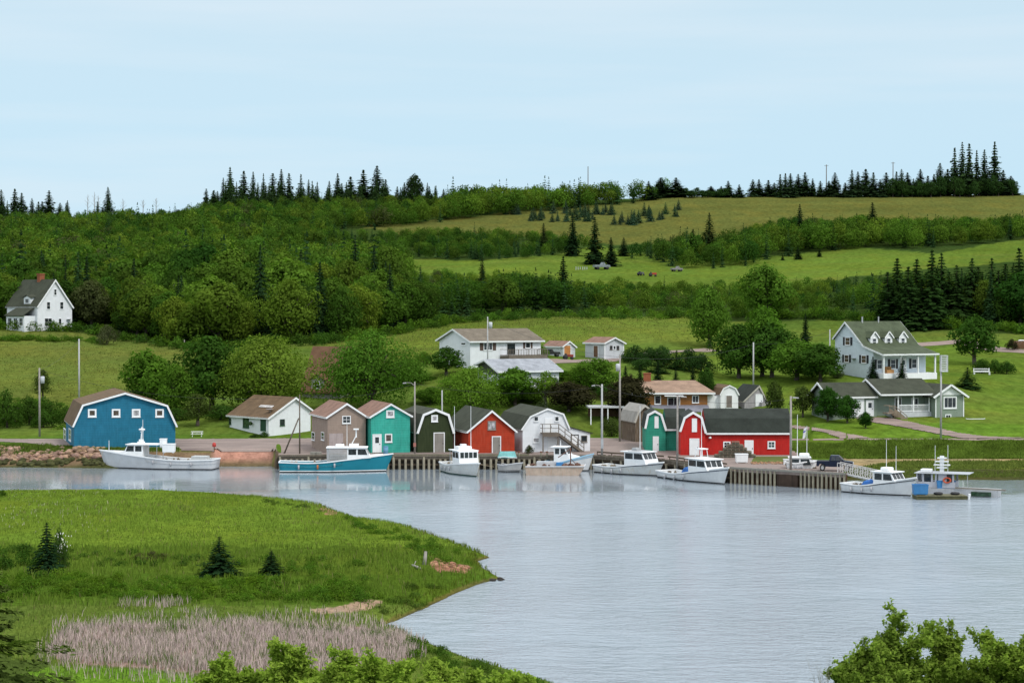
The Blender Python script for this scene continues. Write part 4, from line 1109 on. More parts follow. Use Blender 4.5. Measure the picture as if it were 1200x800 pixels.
# 5 teal shed
TEAL = paint('teal_boards', (0.040, 0.390, 0.305), 0.8, 0.16, board=0.3, stain=(0.09, 0.38, 0.32))
h = House('teal_shed', 'bright teal shed with white door and reddish gable roof', 'shed', 435, 480.5, 531, 17, 9.5, GABLE(488, 474, 487), TEAL, z0=1.6)
h.roof(ROOF_RED, .3, .25, tw=.12)
h.window('front', (452.5, 480.5, 462, 489), pane=PALEGLASS, mun=(1, 1), fw=.17)
h.window('front', (451, 508, 459.5, 518), pane=glass('brown_glass'), mun=(1, 1), fw=.14)
h.door('front', (437.5, 509.5, 446, 530), WHITE, WHITE, glazed=True)
h.part('door_step', MB().box(-2.1, -.9, -.75, -.09, -.3, .12), GREYWOOD)
# 6 dark green gambrel shed
DGRN = paint('dark_green_boards', (0.030, 0.044, 0.015), 0.85, 0.2, board=0.3, stain=(0.055, 0.065, 0.03))
h = House('dark_green_shed', 'dark green gambrel shed with white trim and grey plank door', 'shed', 489.5, 531, 530.5, 17, 9.5, [(0, 505.5), (0.155, 486), (0.5, 480), (0.86, 486), (1, 505.5)], DGRN, z0=1.6)
h.roof(ROOF_DARK, .22, .2, tw=.24)
h.window('front', (505.3, 486, 513, 494), pane=PALEGLASS, mun=(1, 1), fw=.17)
h.door('front', (509, 507.5, 520, 530), paint('grey_planks', (0.27, 0.25, 0.225), .9, .2, board=.2, axis='X'), WHITE)
# 7 red gable shed
REDO = paint('orange_red_boards', (0.410, 0.040, 0.013), 0.8, 0.16, board=0.25, stain=(0.36, 0.075, 0.04))
h = House('red_shed', 'orange-red shed with grey roof and grey plank door', 'shed', 549, 603, 531.3, 15, 13, GABLE(505, 482, 504.5), REDO, z0=1.6)
h.roof(ROOF_DARK, .32, .25, tw=.12)
h.window('front', (571.5, 493, 581, 503.5), frame=GREYWOOD, pane=PALEGLASS, mun=(2, 1), fw=.1)
h.door('front', (577.3, 511.8, 586, 530.8), MATS['grey_planks'], WHITE)
# 8 white gambrel building with lean-to and outside stair
h = House('white_gambrel_building', 'white gambrel building with dark roof and outside wooden stair to the loft', 'building', 612.5, 666, 530, 14, 13, [(0, 502), (0.17, 488.5), (0.54, 479.5), (0.88, 485.5), (1, 500.5)], WHITESIDE, z0=1.6)
h.roof(ROOF_DARK, .25, .15, tw=.08, trim=WHITE, eaves=True)
h.window('front', (625.5, 487.5, 631, 493.5), mun=(1, 1), fw=.07); h.window('front', (650, 487.5, 655, 493.5), mun=(1, 1), fw=.07)
h.window('front', (624.5, 512.5, 632, 518.5), pane=PALEGLASS, mun=(1, 1), fw=.1)
h.door('front', (638.5, 490, 647, 509), WHITE, None, knob=True, label='white loft door at the head of the stair')
h.door('front', (643, 511.5, 653, 530), WHITE, WHITE)
x0 = h.Wd / 2; u1, _ = h.hit('front', 691.5, 520); _, zl = h.hit('front', 691, 507.5); _, zh = h.hit('front', 667, 500.5)
h.part('lean_to', MB().prism([(x0 + .003, -1.6), (x0 + .003, zh), (u1, zl), (u1, -1.6)], 0.02, 7), WHITESIDE)
h.part('lean_to_roof', MB().hexa([(x0 + .03, -.15, zh + .02), (u1 + .3, -.15, zl - .08), (u1 + .3, 7.2, zl - .08), (x0 + .03, 7.2, zh + .02), (x0 + .03, -.15, zh + .14), (u1 + .3, -.15, zl + .04), (u1 + .3, 7.2, zl + .04), (x0 + .03, 7.2, zh + .14)]), ROOF_DARK)
fa = (1, .02)
h.window(fa, (681, 510, 688, 517.5), frame=GREYWOOD, mun=(1, 1), fw=.06); h.door(fa, (670, 510, 677, 530), WHITE, DARK)
STW = paint('stair_timber', (0.15, 0.125, 0.10), .9, .2, streak=False)
ua, zf = h.hit((1, -1.1), 635.5, 507); ub, _ = h.hit((1, -1.1), 654.5, 507); uc, _ = h.hit((1, -1.1), 684, 530)
land = MB().box(ua, ub, -1.25, -.09, zf - .12, zf)
for u in (ua + .08, ub - .08): land.box(u - .06, u + .06, -1.2, -1.08, 0, zf - .12)
land.box(ua, ub, -1.27, -1.2, zf - .45, zf - .12)
lo_ = h.part('stair_landing', land, STW)
st = MB()
n = 13
for i in range(n):
    t0 = (i + .5) / n; u = ub + (uc - ub) * t0; z = zf * (1 - t0); st.box(u - .16, u + .16, -1.2, -.2, z - .05, z)
for y in (-1.22, -.2): st.hexa([(ub, y, zf - .35), (ub, y + .06, zf - .35), (uc, y + .06, -.3), (uc, y, -.3), (ub, y, zf), (ub, y + .06, zf), (uc, y + .06, .1), (uc, y, .1)])
h.part('stair_flight', st, STW)
rl = MB()
for zz in (.55, 1.05):
    rl.bar((ua, -1.2, zf + zz), (ub, -1.2, zf + zz), .07); rl.bar((ub, -1.2, zf + zz), (uc, -1.2, zz), .07); rl.bar((ua + .03, -1.2, zf + zz), (ua + .03, -.1, zf + zz), .07)
for t0 in (0, .5, 1): rl.bar((ua + (ub - ua) * t0, -1.2, zf), (ua + (ub - ua) * t0, -1.2, zf + 1.05), .08)
for i in range(1, 5):
    t0 = i / 4; u = ub + (uc - ub) * t0; rl.bar((u, -1.2, zf * (1 - t0)), (u, -1.2, zf * (1 - t0) + 1.05), .08)
h.part('stair_railing', rl, STW)
# 9 weathered shed behind the green barn
h = House('weathered_shed', 'bare weathered brown shed standing left behind the green barn', 'shed', 744.5, 771, 521.5, 12, 7, [(0, 492), (0.12, 483), (0.40, 475.5), (0.88, 484), (1, 495)], paint('brown_weathered_boards', (0.150, 0.108, 0.072), .95, .3, board=.25, stain=(0.30, 0.27, 0.24)), z0=1.62)
h.roof(paint('old_metal_roof', (0.33, 0.31, 0.28), .8, .2), .35, .3, tw=.16, trim=paint('grey_trim', (0.45, 0.42, 0.37), .8, .15))
h.door('front', (753.5, 507, 758.5, 521), WHITE, None)
# 10/11 green and red barns: gambrel wing to the front, long body beside it
def wing_barn(name, label, pl, pr, yb, yk, prof, body_px, body_eave, L, wallm, roofm, z0=1.6, depth_body=6.0, ridge_y=None):
    h = House(name, label, 'barn', pl, pr, yb, 0, L, prof, wallm, z0=z0)
    h.roof(roofm, .2, .18, tw=.22, back=False)
    x0 = h.Wd / 2 + .004; ub, _ = h.hit((1, .5), body_px, 520); _, ze = h.hit((1, .5), body_px - 10, body_eave)
    _, zr = h.hit((1, .5 + depth_body / 2), body_px - 20, ridge_y); _, zk = h.hit((1, .5 + .75), body_px - 20, yk)
    y0 = .5; y1 = y0 + depth_body
    bp = [(y0, -1.6), (y0, ze), (y0 + .75, zk), (y0 + depth_body / 2, zr), (y1 - .75, zk), (y1, ze), (y1, -1.6)]
    h.part('long_wing_wall', MB().prism(bp, x0, ub, 'x'), wallm)
    mb = MB(); q = [(y0 - .25, ze - .18)] + bp[2:5] + [(y1 + .25, ze - .18)]
    q[1:4] = [(a, b + .03) for a, b in q[1:4]]
    for i in range(4):
        a, b = q[i], q[i + 1]
        mb.hexa([(x0 + .03, a[0], a[1]), (ub + .2, a[0], a[1]), (ub + .2, b[0], b[1]), (x0 + .03, b[0], b[1]), (x0 + .03, a[0], a[1] + .15), (ub + .2, a[0], a[1] + .15), (ub + .2, b[0], b[1] + .15), (x0 + .03, b[0], b[1] + .15)])
    r = h.part('long_wing_roof', mb, roofm)
    MB().box(x0 + .1, ub + .2, y0 - .33, y0 - .26, ze - .22, ze - .02).build('eave_board', WHITE, r)
    h.y0 = y0
    return h
GREENB = paint('green_barn_boards', (0.030, 0.285, 0.195), .75, .16, board=.3)
h = wing_barn('green_barn', 'green gambrel barn with white loft hatch left of the red barn', 756.5, 780, 528.5, 490, [(0, 500), (0.12, 486), (0.46, 481.8), (0.78, 486), (1, 502.5)], 803, 502.3, 6.4, GREENB, ROOF_BLACK, ridge_y=480, depth_body=5.8)
h.door('front', (765, 511, 772, 529), WHITE, None); h.door('front', (767, 487.5, 771.8, 501.5), WHITE, None, knob=False, label='white loft hatch')
REDB = paint('red_barn_boards', (0.490, 0.015, 0.011), .75, .14, board=.25, stain=(0.42, 0.04, 0.03))
h = wing_barn('red_barn', 'long bright red barn with dark roof and a gambrel wing at its left end', 797.5, 826.5, 533.5, 491.5, [(0, 503.5), (0.16, 489.5), (0.50, 483.2), (0.84, 489), (1, 505.5)], 925.5, 506.7, 6.3, REDB, ROOF_BLACK, ridge_y=480, depth_body=6.0)
h.door('front', (809, 514.5, 818.5, 533.3), WHITE, WHITE); h.door('front', (810.8, 490, 816.8, 506), WHITE, None, knob=False, label='tall white loft hatch')
fb = (1, h.y0)
h.window(fb, (847.5, 517, 856, 525), mun=(2, 2), fw=.13); h.window(fb, (899.5, 516.5, 908.5, 525.2), pane=glass('teal_glass', (0.03, 0.07, 0.07)), mun=(2, 2), fw=.13)
h.door(fb, (872.5, 515.5, 883, 534.3), WHITE, None)
u, z = h.hit(fb, 832, 512.7); h.part('wall_lamp', MB().lathe([(.06, -.1), (.16, -.06), (.16, .08), (.06, .14)], 10, (u, h.y0 - .16, z)), WHITE)
# 12 orange bungalow
ORB = paint('orange_brick', (0.300, 0.130, 0.038), .85, .15, board=.075)
o = House('orange_bungalow', 'orange brick bungalow with tan hipped roof and brick chimney behind the barns', 'house', 742, 829, 482, 3, 7.5, [(0, 461), (1, 461)], None, d=302)
h = o; Wd = h.Wd; he = h.he0
h.part('wall', MB().box(-Wd / 2, Wd / 2, 0, 7.5, -1.5, he), ORB)
_, zr = h.hit((1, 3.75), 790, 445.5)
ul, _ = h.hit((1, 3.75), 738, 445); ur, _ = h.hit((1, 3.75), 815, 445)
a = Wd / 2 + .75
h.part('roof', MB().add([(-a, -.6, he - .02), (a + .3, -.6, he - .02), (a + .3, 8.1, he - .02), (-a, 8.1, he - .02), (-a, -.6, he + .16), (a + .3, -.6, he + .16), (a + .3, 8.1, he + .16), (-a, 8.1, he + .16), (ul, 3.75, zr), (ur, 3.75, zr)],
       [(3, 2, 1, 0), (0, 1, 5, 4), (1, 2, 6, 5), (2, 3, 7, 6), (3, 0, 4, 7), (4, 5, 9, 8), (5, 6, 9), (6, 7, 8, 9), (7, 4, 8)]), ROOF_TAN)
h.part('eave_board', MB().box(-a, a + .3, -.665, -.605, he - .10, he + .14), WHITE)
uc, zc = h.hit((1, 3.6), 758.5, 446); ch = MB().box(uc - .5, uc + .5, 3.4, 4.2, zc - .6, zc + 1.0).box(uc - .56, uc + .56, 3.34, 4.26, zc + 1.003, zc + 1.12); h.part('chimney', ch, paint('red_brick', (0.30, 0.10, 0.05), .9, .2, board=.075))
for r, m in (((767, 463, 774.5, 473.5), (1, 1)), ((811, 463, 819, 472), (2, 1))): h.window('front', r, mun=m)
h.window('front', (745, 463, 755, 476), mun=(2, 1)); h.window('front', (782, 465, 797, 477), mun=(2, 1))
h.part('awning', MB().hexa([h.P('front', *h.hit('front', 778, 464), .9), h.P('front', *h.hit('front', 800, 464), .9), h.P('front', *h.hit('front', 800, 462.7), .02), h.P('front', *h.hit('front', 778, 462.7), .02)] + [tuple(Vector(q) + Vector((0, 0, .08))) for q in (h.P('front', *h.hit('front', 778, 464), .9), h.P('front', *h.hit('front', 800, 464), .9), h.P('front', *h.hit('front', 800, 462.7), .02), h.P('front', *h.hit('front', 778, 462.7), .02))]), WHITE)
h.part('side_entry', MB().box(Wd / 2 + .004, Wd / 2 + 1.1, .6, 5, -1.5, he - .25), WHITE)
h.part('grey_plinth_roof', MB().hexa([(-Wd / 2 + 2.0, -2.6, he - 2.55), (Wd / 2 + .1, -2.6, he - 2.55), (Wd / 2 + .1, -.003, he - 1.75), (-Wd / 2 + 2.0, -.003, he - 1.75), (-Wd / 2 + 2.0, -2.6, he - 2.43), (Wd / 2 + .1, -2.6, he - 2.43), (Wd / 2 + .1, -.003, he - 1.63), (-Wd / 2 + 2.0, -.003, he - 1.63)]), shingle('blue_grey_shingle', (0.19, 0.19, 0.22)))
h.part('lower_porch_wall', MB().box(-Wd / 2 + 2.2, Wd / 2 - .1, -2.3, -.006, -1.5, he - 2.5), GREYWOOD)
# veranda roof end left of the bungalow
h = House('veranda', 'low veranda roof end showing between lamp pole and purple-leaved tree', 'porch', 690, 735, 500, 3, 5, [(0, 478), (1, 478)], None, d=290)
h.part('roof_slab', MB().box(-h.Wd / 2, h.Wd / 2, 0, 5, h.he0, h.he0 + .22), paint('pale_grey_paint', (0.5, 0.51, 0.52), .7, .1))
h.part('back_wall', MB().box(-h.Wd / 2 + .3, h.Wd / 2 - .2, 4.2, 4.6, -1, h.he0 - .003), paint('brown_boards', (0.13, 0.075, 0.045), .9, .2, board=.2))
for x in (-h.Wd / 2 + .3, 0, h.Wd / 2 - .3): h.part('post', MB().box(x - .07, x + .07, .1, .24, -1, h.he0 - .003), WHITE)
# 13 white round-topped shed, 14 grey weathered small shed
h = House('white_barn_shed', 'small white gambrel garden shed with brown roof beside the orange bungalow', 'shed', 844.5, 865, 480, 10, 6, [(0, 462), (.17, 455.5), (.5, 452.2), (.83, 455.5), (1, 462)], WHITE, d=304)
h.roof(ROOF_BROWN, .15, .12, tw=.06, eaves=False); h.door('front', (851, 463.5, 857.5, 477), paint('grey_brown_paint', (0.2, 0.17, 0.15), .8, .2), WHITE, label='brown shed door')
h.part('side_annex', MB().box(-h.Wd / 2 - 1.3, -h.Wd / 2 - .004, .8, 5, -1, 1.9), WHITE)
h = House('grey_weathered_shed', 'small grey weathered shed with steep dark roof', 'shed', 872.5, 898, 480.5, 16, 6, GABLE(469.5, 453, 470, .66), paint('silver_boards', (0.36, 0.34, 0.35), .9, .2, board=.18), d=305)
h.roof(ROOF_BLACK, .25, .15, tw=.1, trim=MATS['grey_trim']); h.door('front', (886, 462.5, 893, 476), WHITE, WHITE); h.part('porch_box', MB().box(.6, 2.0, -.9, -.09, -.8, 1.1), MATS['silver_boards'])
# 15 long white bungalow on the hill
h = House('white_bungalow', 'long white bungalow with brown roof and railed deck in the upper field', 'house', 515, 551, 420, -55, 13.3, GABLE(398, 386.3, 399.5, .5), WHITESIDE, d=333)
h.roof(ROOF_TAUPE, .55, .4, tw=.16)
BRSH = paint('brown_shutter', (0.10, 0.065, 0.05), .7, .1)
h.window('front', (540.5, 401, 546, 404.5), mun=(1, 1)); h.window('right', (566.5, 401, 577, 410.5), mun=(3, 1), shutters=BRSH); h.window('right', (615.5, 401, 621.5, 408), mun=(1, 1), shutters=BRSH)
h.door('right', (594, 402.5, 603.5, 415), GLASS, WHITE, knob=False, label='glazed patio door')
u0, zd = h.hit('right', 586, 416.5); u1, _ = h.hit('right', 631, 416.5); X = h.Wd / 2
DKW = paint('deck_timber', (0.17, 0.14, 0.115), .9, .2)
dk = MB().box(X + .01, X + 2.4, u0, u1, zd - .5, zd)
h.part('deck', dk, DKW)
rl = MB()
for zz in (.1, .95): rl.bar((X + 2.35, u0, zd + zz), (X + 2.35, u1, zd + zz), .07); rl.bar((X + .05, u0, zd + zz), (X + 2.35, u0, zd + zz), .07); rl.bar((X + .05, u1, zd + zz), (X + 2.35, u1, zd + zz), .07)
k = int((u1 - u0) / .3)
for i in range(k + 1): rl.bar((X + 2.35, u0 + (u1 - u0) * i / k, zd), (X + 2.35, u0 + (u1 - u0) * i / k, zd + .95), .06 if i % 6 else .1)
h.part('deck_railing', rl, DKW)
# 16 grey-roofed white house below it
h = House('grey_roofed_house', 'white house with pale grey roof and dark pediment below the long bungalow', 'house', 560, 585, 449, -60, 9.9, GABLE(427, 422, 434.8, .42), WHITESIDE, d=308)
h.roof(ROOF_GREY, .5, .45, tw=.2)
h.window('right', (617.5, 437, 623, 443), mun=(1, 2)); h.window('right', (600, 437, 604, 443), mun=(1, 2)); h.window('front', (567, 437, 572, 444), mun=(1, 2))
a, b, c = h.prof; h.part('pediment', MB().prism([(a[0] + .25, a[1] - .05), (b[0], b[1] - .2), (c[0] - .3, c[1] - .02), (c[0] - .5, c[1] - .6), (a[0] + .25, c[1] - .6)], -.03, -.004), paint('dark_pediment', (0.055, 0.065, 0.045), .8, .2))
# 17 two small sheds in the field
PALEW = paint('pale_grey_siding', (0.55, 0.57, 0.60), .7, .08, board=.18)
h = House('orange_door_shed', 'small pale shed with orange double door', 'shed', 659.5, 674, 418.5, 40, 4.6, GABLE(406, 400.5, 406.5), PALEW, d=345); h.roof(ROOF_RED, .25, .2, tw=.1)
h.door('front', (660.8, 404.8, 668.2, 417.5), paint('orange_door', (0.48, 0.20, 0.06), .6, .1), WHITE, double=True)
h = House('brown_door_shed', 'pale shed with brown side door and three small dark windows', 'shed', 708.5, 731, 421.5, 32, 5.6, GABLE(402, 396, 402), PALEW, d=345); h.roof(ROOF_RED, .3, .3, tw=.12); h.corners()
h.door('left', (696, 405, 701, 418), paint('brown_door', (0.15, 0.075, 0.04), .6, .1), WHITE)
for x in (716, 720, 724): h.window('front', (x - 1.4, 405, x + 1.4, 409.5), frame=BRSH if x != 720 else WHITE, mun=(1, 1), fw=.06)
# 18 white farmhouse left
h = House('white_farmhouse', 'tall white gabled farmhouse with dark roof and red chimney on the left hill', 'house', 44, 84.5, 389, 42, 13, GABLE(358.5, 328.5, 359.5), WHITESIDE, d=450, sink=2.5)
h.roof(ROOF_DARK, .35, .35, tw=.25)
h.part('foundation', MB().box(-h.Wd / 2 - .05, h.Wd / 2 + .05, -.05, h.L, -2.4, .35), paint('stone_grey', (0.3, 0.29, 0.27), .9, .2))
for r in ((63, 338.5, 66.5, 346), (54.5, 353.5, 59, 362.5), (70, 353.5, 74.5, 362.5)): h.window('front', r, mun=(1, 2), fw=.1)
h.window('front', (52, 372.5, 61, 382.5), mun=(2, 2)); h.window('front', (68.5, 373, 72, 380), mun=(1, 1), fw=.08)
h.part('wall_dish', MB().lathe([(.04, 0), (.4, .1), (.5, .22), (.38, .14), (.03, .05)], 12, h.P('front', *h.hit('front', 80, 375), .3)), METAL)
p, e, n = on_roof(h, 0, .92, 6.2, 0)
h.part('chimney', MB().box(p.x - .1, p.x + 1.1, 5.6, 6.7, p.z - 1, p.z + 1.7).box(p.x - .18, p.x + 1.18, 5.52, 6.78, p.z + 1.703, p.z + 1.95), MATS['red_brick'])
u0, zb = h.hit('left', 20, 372); u1, _ = h.hit('left', 42, 372); X = -h.Wd / 2
hz = h.he0
po = MB().box(X - 2.6, X - .01, 1.0, 8.6, -2, hz * .62); h.part('porch_wall', po, WHITESIDE)
h.part('porch_roof', MB().hexa([(X - 3.0, .7, hz * .62 - .05), (X - 3.0, 8.9, hz * .62 - .05), (X - .01, 8.3, hz * .98 - .2), (X - .01, 1.3, hz * .98 - .2), (X - 3.0, .7, hz * .62 + .1), (X - 3.0, 8.9, hz * .62 + .1), (X - .01, 8.3, hz * .98 - .05), (X - .01, 1.3, hz * .98 - .05)]), ROOF_DARK)
fp = (0, X - 2.6)
for y in (2.2, 4.6, 7.0): h.window(fp, None, mun=(2, 2), uvz=(y - .8, y + .8, 1.3, 3.0))
dz0 = h.prof[0][1]
h.part('dormer', MB().prism([(3.2, dz0 + .4), (3.2, dz0 + 1.75), (4.6, dz0 + 2.2), (6.0, dz0 + 1.75), (6.0, dz0 + .4)], X + .15, X + 3.0, 'x'), WHITESIDE)
dm = MB()
for ya, za, yb_, zb_ in ((2.9, dz0 + 1.7, 4.6, dz0 + 2.27), (4.6, dz0 + 2.27, 6.3, dz0 + 1.7)):
    dm.hexa([(X - .1, ya, za), (X + 3.2, ya, za + .3), (X + 3.2, yb_, zb_ + .3), (X - .1, yb_, zb_), (X - .1, ya, za + .14), (X + 3.2, ya, za + .44), (X + 3.2, yb_, zb_ + .44), (X - .1, yb_, zb_ + .14)])
h.part('dormer_roof', dm, ROOF_DARK); h.window((0, X + .15), None, mun=(2, 1), uvz=(3.8, 5.4, dz0 + .55, dz0 + 1.6))
# 19 blue-white porch house
BLW = paint('pale_blue_siding', (0.66, 0.74, 0.79), .65, .06, board=.17)
h = House('blue_white_house', 'pale blue-white house with green-grey roof, three dormers and a front porch', 'house', 978.5, 1023.5, 434, -57, 10.6, [(0, 396), (.30, 378), (.52, 390), (.78, 406), (1, 412.5)], BLW, d=324, sink=2)
X = h.Wd / 2; P = h.prof
pw = 2.2; zp = h.prof[-1][1] - .35
h.roof(ROOF_GREEN, .3, .35, tw=.18, prof=P[:-1] + [(X + pw, zp)])
for r in ((990.5, 395, 996.5, 404.5), (989.5, 415.5, 995, 424.5), (1009.5, 416, 1015.5, 425.5)): h.window('front', r, pane=glass('warm_glass', (0.10, 0.075, 0.05)), mun=(1, 2), shutters=BLACKP)
h.part('satellite_dish', MB().lathe([(.04, 0), (.38, .1), (.45, .2), (.34, .13), (.03, .05)], 12, h.P('front', *h.hit('front', 1001.5, 421), .3)), METAL)
for y in (1.2, 3.9, 8.2): h.window('right', None, mun=(1, 2), uvz=(y - .55, y + .55, .4, 1.85), shutters=BLACKP)
h.door('right', None, WHITE, WHITE, glazed=True, uvz=(5.6, 6.5, -.2, 1.9))
h.part('porch_floor', MB().box(X + .004, X + pw + .1, -.1, h.L + .1, -1.2, -.22), WHITE)
for y in (.1, 3.55, 7.0, 10.5): h.part('porch_column', MB().box(X + pw - .2, X + pw, y - .1, y + .1, -.22, zp).box(X + pw - .27, X + pw + .07, y - .17, y + .17, zp - .28, zp - .003), WHITE)
h.part('porch_beam', MB().box(X + pw - .25, X + pw - .02, -.2, h.L + .2, zp - .33, zp - .285), WHITE)
h.part('porch_bench', MB().box(X + .2, X + .8, 2.0, 3.4, -.22, .3).box(X + .1, X + .2, 2.0, 3.4, -.22, .75), paint('orange_wood', (0.42, 0.22, 0.08), .7, .1))
x3, z3 = P[3]; x2, z2 = P[2]
for y in (2.2, 5.1, 8.0):
    zb = z3 + .1; xf = x3 - .35
    dz = zb + 1.55
    dm = h.part('dormer', MB().prism([(y - .75, zb - .8), (y - .75, dz - .35), (y, dz + .45), (y + .75, dz - .35), (y + .75, zb - .8)], xf, x2 - 1.2, 'x'), WHITE)
    rr = MB()
    for ya, za, yb_, zb_ in ((y - .95, dz - .45, y, dz + .50), (y, dz + .50, y + .95, dz - .45)):
        rr.hexa([(x2 - 1.6, ya, za), (xf + .2, ya, za), (xf + .2, yb_, zb_), (x2 - 1.6, yb_, zb_), (x2 - 1.6, ya, za + .12), (xf + .2, ya, za + .12), (xf + .2, yb_, zb_ + .12), (x2 - 1.6, yb_, zb_ + .12)])
    rr.build('dormer_roof', ROOF_GREEN, dm)
    rt = MB(); rt.bar((xf + .22, y - .92, dz - .42), (xf + .22, y, dz + .54), .05, .18); rt.bar((xf + .22, y + .92, dz - .42), (xf + .22, y, dz + .54), .05, .18); rt.build('dormer_trim', WHITE, dm)
    f = MB(); 
    for a, b, c, d in ((-.42, .42, .15, .25), (-.42, .42, 1.15, 1.25), (-.42, -.32, .25, 1.15), (.32, .42, .25, 1.15), (-.32, .32, .67, .73)): f.box(xf + .012, xf + .06, y + a, y + b, zb + c - .1, zb + d - .1)
    MB().box(xf + .002, xf + .02, y - .32, y + .32, zb + .15, zb + 1.05).build('pane', GLASS, dm)
    w = f.build('window', WHITE, dm)
h.part('chimney_pipe', MB().tube((P[1][0] + .2, 3.0, P[1][1] - .3), (P[1][0] + .2, 3.0, P[1][1] + .9), .12, .12, 8), METAL); h.part('chimney_pipe', MB().tube((P[1][0] + .2, 6.3, P[1][1] - .3), (P[1][0] + .2, 6.3, P[1][1] + .9), .1, .1, 8), METAL)
# 20 sage cottage with garage
SAGE = paint('sage_siding', (0.235, 0.290, 0.235), .7, .08, board=.17)
h = House('sage_cottage', 'sage green ranch cottage with railed porch, white picture window and attached garage', 'house', 1032.5, 1097, 489.5, 18, 8.2, [(0, 463), (1, 463)], None, d=289)
Wd = h.Wd; he = h.he0; _, zr = h.hit((1, 4.1), 1060, 444.5)
a, b = -Wd / 2, Wd / 2
h.part('wall', MB().prism([(1.5, -1.5), (1.5, he), (4.1, zr - .35), (8.2, he - .6), (8.2, -1.5)], a, b, 'x'), SAGE)
rr = MB(); q = [(-.35, he - .02), (4.1, zr), (8.6, he - .25)]
ul, _ = h.hit((1, 4.1), 1013.5, 444); u_e, _ = h.hit((1, 0), 1043.5, 462)
al = a - .2
for i in range(2):
    s0, s1 = q[i], q[i + 1]; rr.hexa([(al, s0[0], s0[1]), (b, s0[0], s0[1]), (b, s1[0], s1[1]), (al, s1[0], s1[1]), (al, s0[0], s0[1] + .16), (b, s0[0], s0[1] + .16), (b, s1[0], s1[1] + .16), (al, s1[0], s1[1] + .16)])
R = h.part('roof', rr, ROOF_DARK)
tr = MB().box(al, b, -.42, -.355, he - .06, he + .15)
tr.bar((al - .04, -.35, he + .04), (al - .04, 4.1, zr + .05), .06, .24); tr.bar((al - .04, 4.1, zr + .05), (al - .04, 8.6, he - .2), .06, .24); tr.build('roof_trim', WHITE, R)
fw = (1, 1.5)
h.window(fw, (1068, 466, 1076, 477), mun=(2, 1)); h.window(fw, (1085, 466, 1091, 477), mun=(1, 1)); h.door(fw, (1049, 466, 1055.5, 481), paint('dark_door', (.05, .05, .04), .6, .1), WHITE)
_, zf = h.hit((1, 0), 1070, 482.5)
h.part('porch_floor', MB().box(a + 1.6, b, 0, 1.496, -1.5, zf), PALEW)
for px in (1052.5, 1070.5, 1089): 
    u, _ = h.hit((1, .1), px, 475); h.part('porch_column', MB().box(u - .08, u + .08, .05, .21, zf, he - .03), WHITE)
u0, _ = h.hit((1, .1), 1054, 478); u1, _ = h.hit((1, .1), 1089, 478)
rl = MB()
for zz in (.12, .95): rl.box(u0, u1, .1, .16, zf + zz - .05, zf + zz + .05)
for i in range(26): u = u0 + (u1 - u0) * i / 25; rl.box(u - .03, u + .03, .11, .15, zf + .17, zf + .9)
h.part('porch_railing', rl, WHITE)
st = MB(); us, _ = h.hit((1, -.5), 1044, 480)
for i in range(6): st.box(us + i * .30, us + i * .30 + .32, -1.5, -.1, zf - .22 * (i + 1), zf - .22 * (i + 1) + .06)
st.box(us - 1.0, us, -1.5, 0, zf - .12, zf)
for y in (-1.5, -.12):
    st.bar((us - .9, y, zf + .95), (us, y, zf + .95), .08, .08); st.bar((us, y, zf + .95), (us + 1.9, y, zf - .45), .08, .08); st.bar((us, y, zf + .3), (us + 1.9, y, zf - 1.1), .06, .55)
    for k in range(3): st.bar((us + k * .95, y, zf - k * .7), (us + k * .95, y, zf + .95 - k * .7), .09)
h.part('porch_steps', st, paint('step_timber', (0.24, 0.19, 0.14), .9, .2))
# right wing with its own gable
wl_, _ = h.hit((1, -1.2), 1096.5, 480); wr_, _ = h.hit((1, -1.2), 1129, 480); _, zpk = h.hit((1, -1.2), 1112, 451.5); _, zev = h.hit((1, -1.2), 1112, 463)
m = (wl_ + wr_) / 2
h.part('wing_wall', MB().prism([(wl_, -1.5), (wl_, zev), (m, zpk), (wr_, zev), (wr_, -1.5)], -1.2, 7.4), SAGE)
rr = MB()
sl_ = (zpk - zev) / (m - wl_)
for x0_, x1_ in ((wl_ - .55, m), (m, wr_ + .55)):
    z_0 = zpk + .02 - abs(x0_ - m) * sl_; z_1 = zpk + .02 - abs(x1_ - m) * sl_
    rr.hexa([(x0_, -1.65, z_0), (x1_, -1.65, z_1), (x1_, 7.7, z_1), (x0_, 7.7, z_0), (x0_, -1.65, z_0 + .15), (x1_, -1.65, z_1 + .15), (x1_, 7.7, z_1 + .15), (x0_, 7.7, z_0 + .15)])
R = h.part('wing_roof', rr, ROOF_DARK)
tr = MB()
for sg in (-1, 1):
    xe = m + sg * (m - wl_ + .58); ze = zpk + .06 - (m - wl_ + .58) * sl_
    tr.bar((xe, -1.69, ze), (m, -1.69, zpk + .06), .06, .26)
tr.build('roof_trim', WHITE, R)
h.part('gable_panel', MB().prism([(wl_ + .1, zev + .05), (m, zpk - .12), (wr_ - .1, zev + .05)], -1.23, -1.203), WHITE)
fwg = (1, -1.2)
h.window(fwg, (1105.5, 464.5, 1121, 478.5), mun=(3, 1), fw=.16); h.window(fwg, (1107.5, 485.2, 1114.5, 490), mun=(2, 1), fw=.12)
for x in (wl_, wr_): h.part('corner_board', MB().box(x - .07, x + .07, -1.26, -1.205, 0, zev - .02), WHITE)
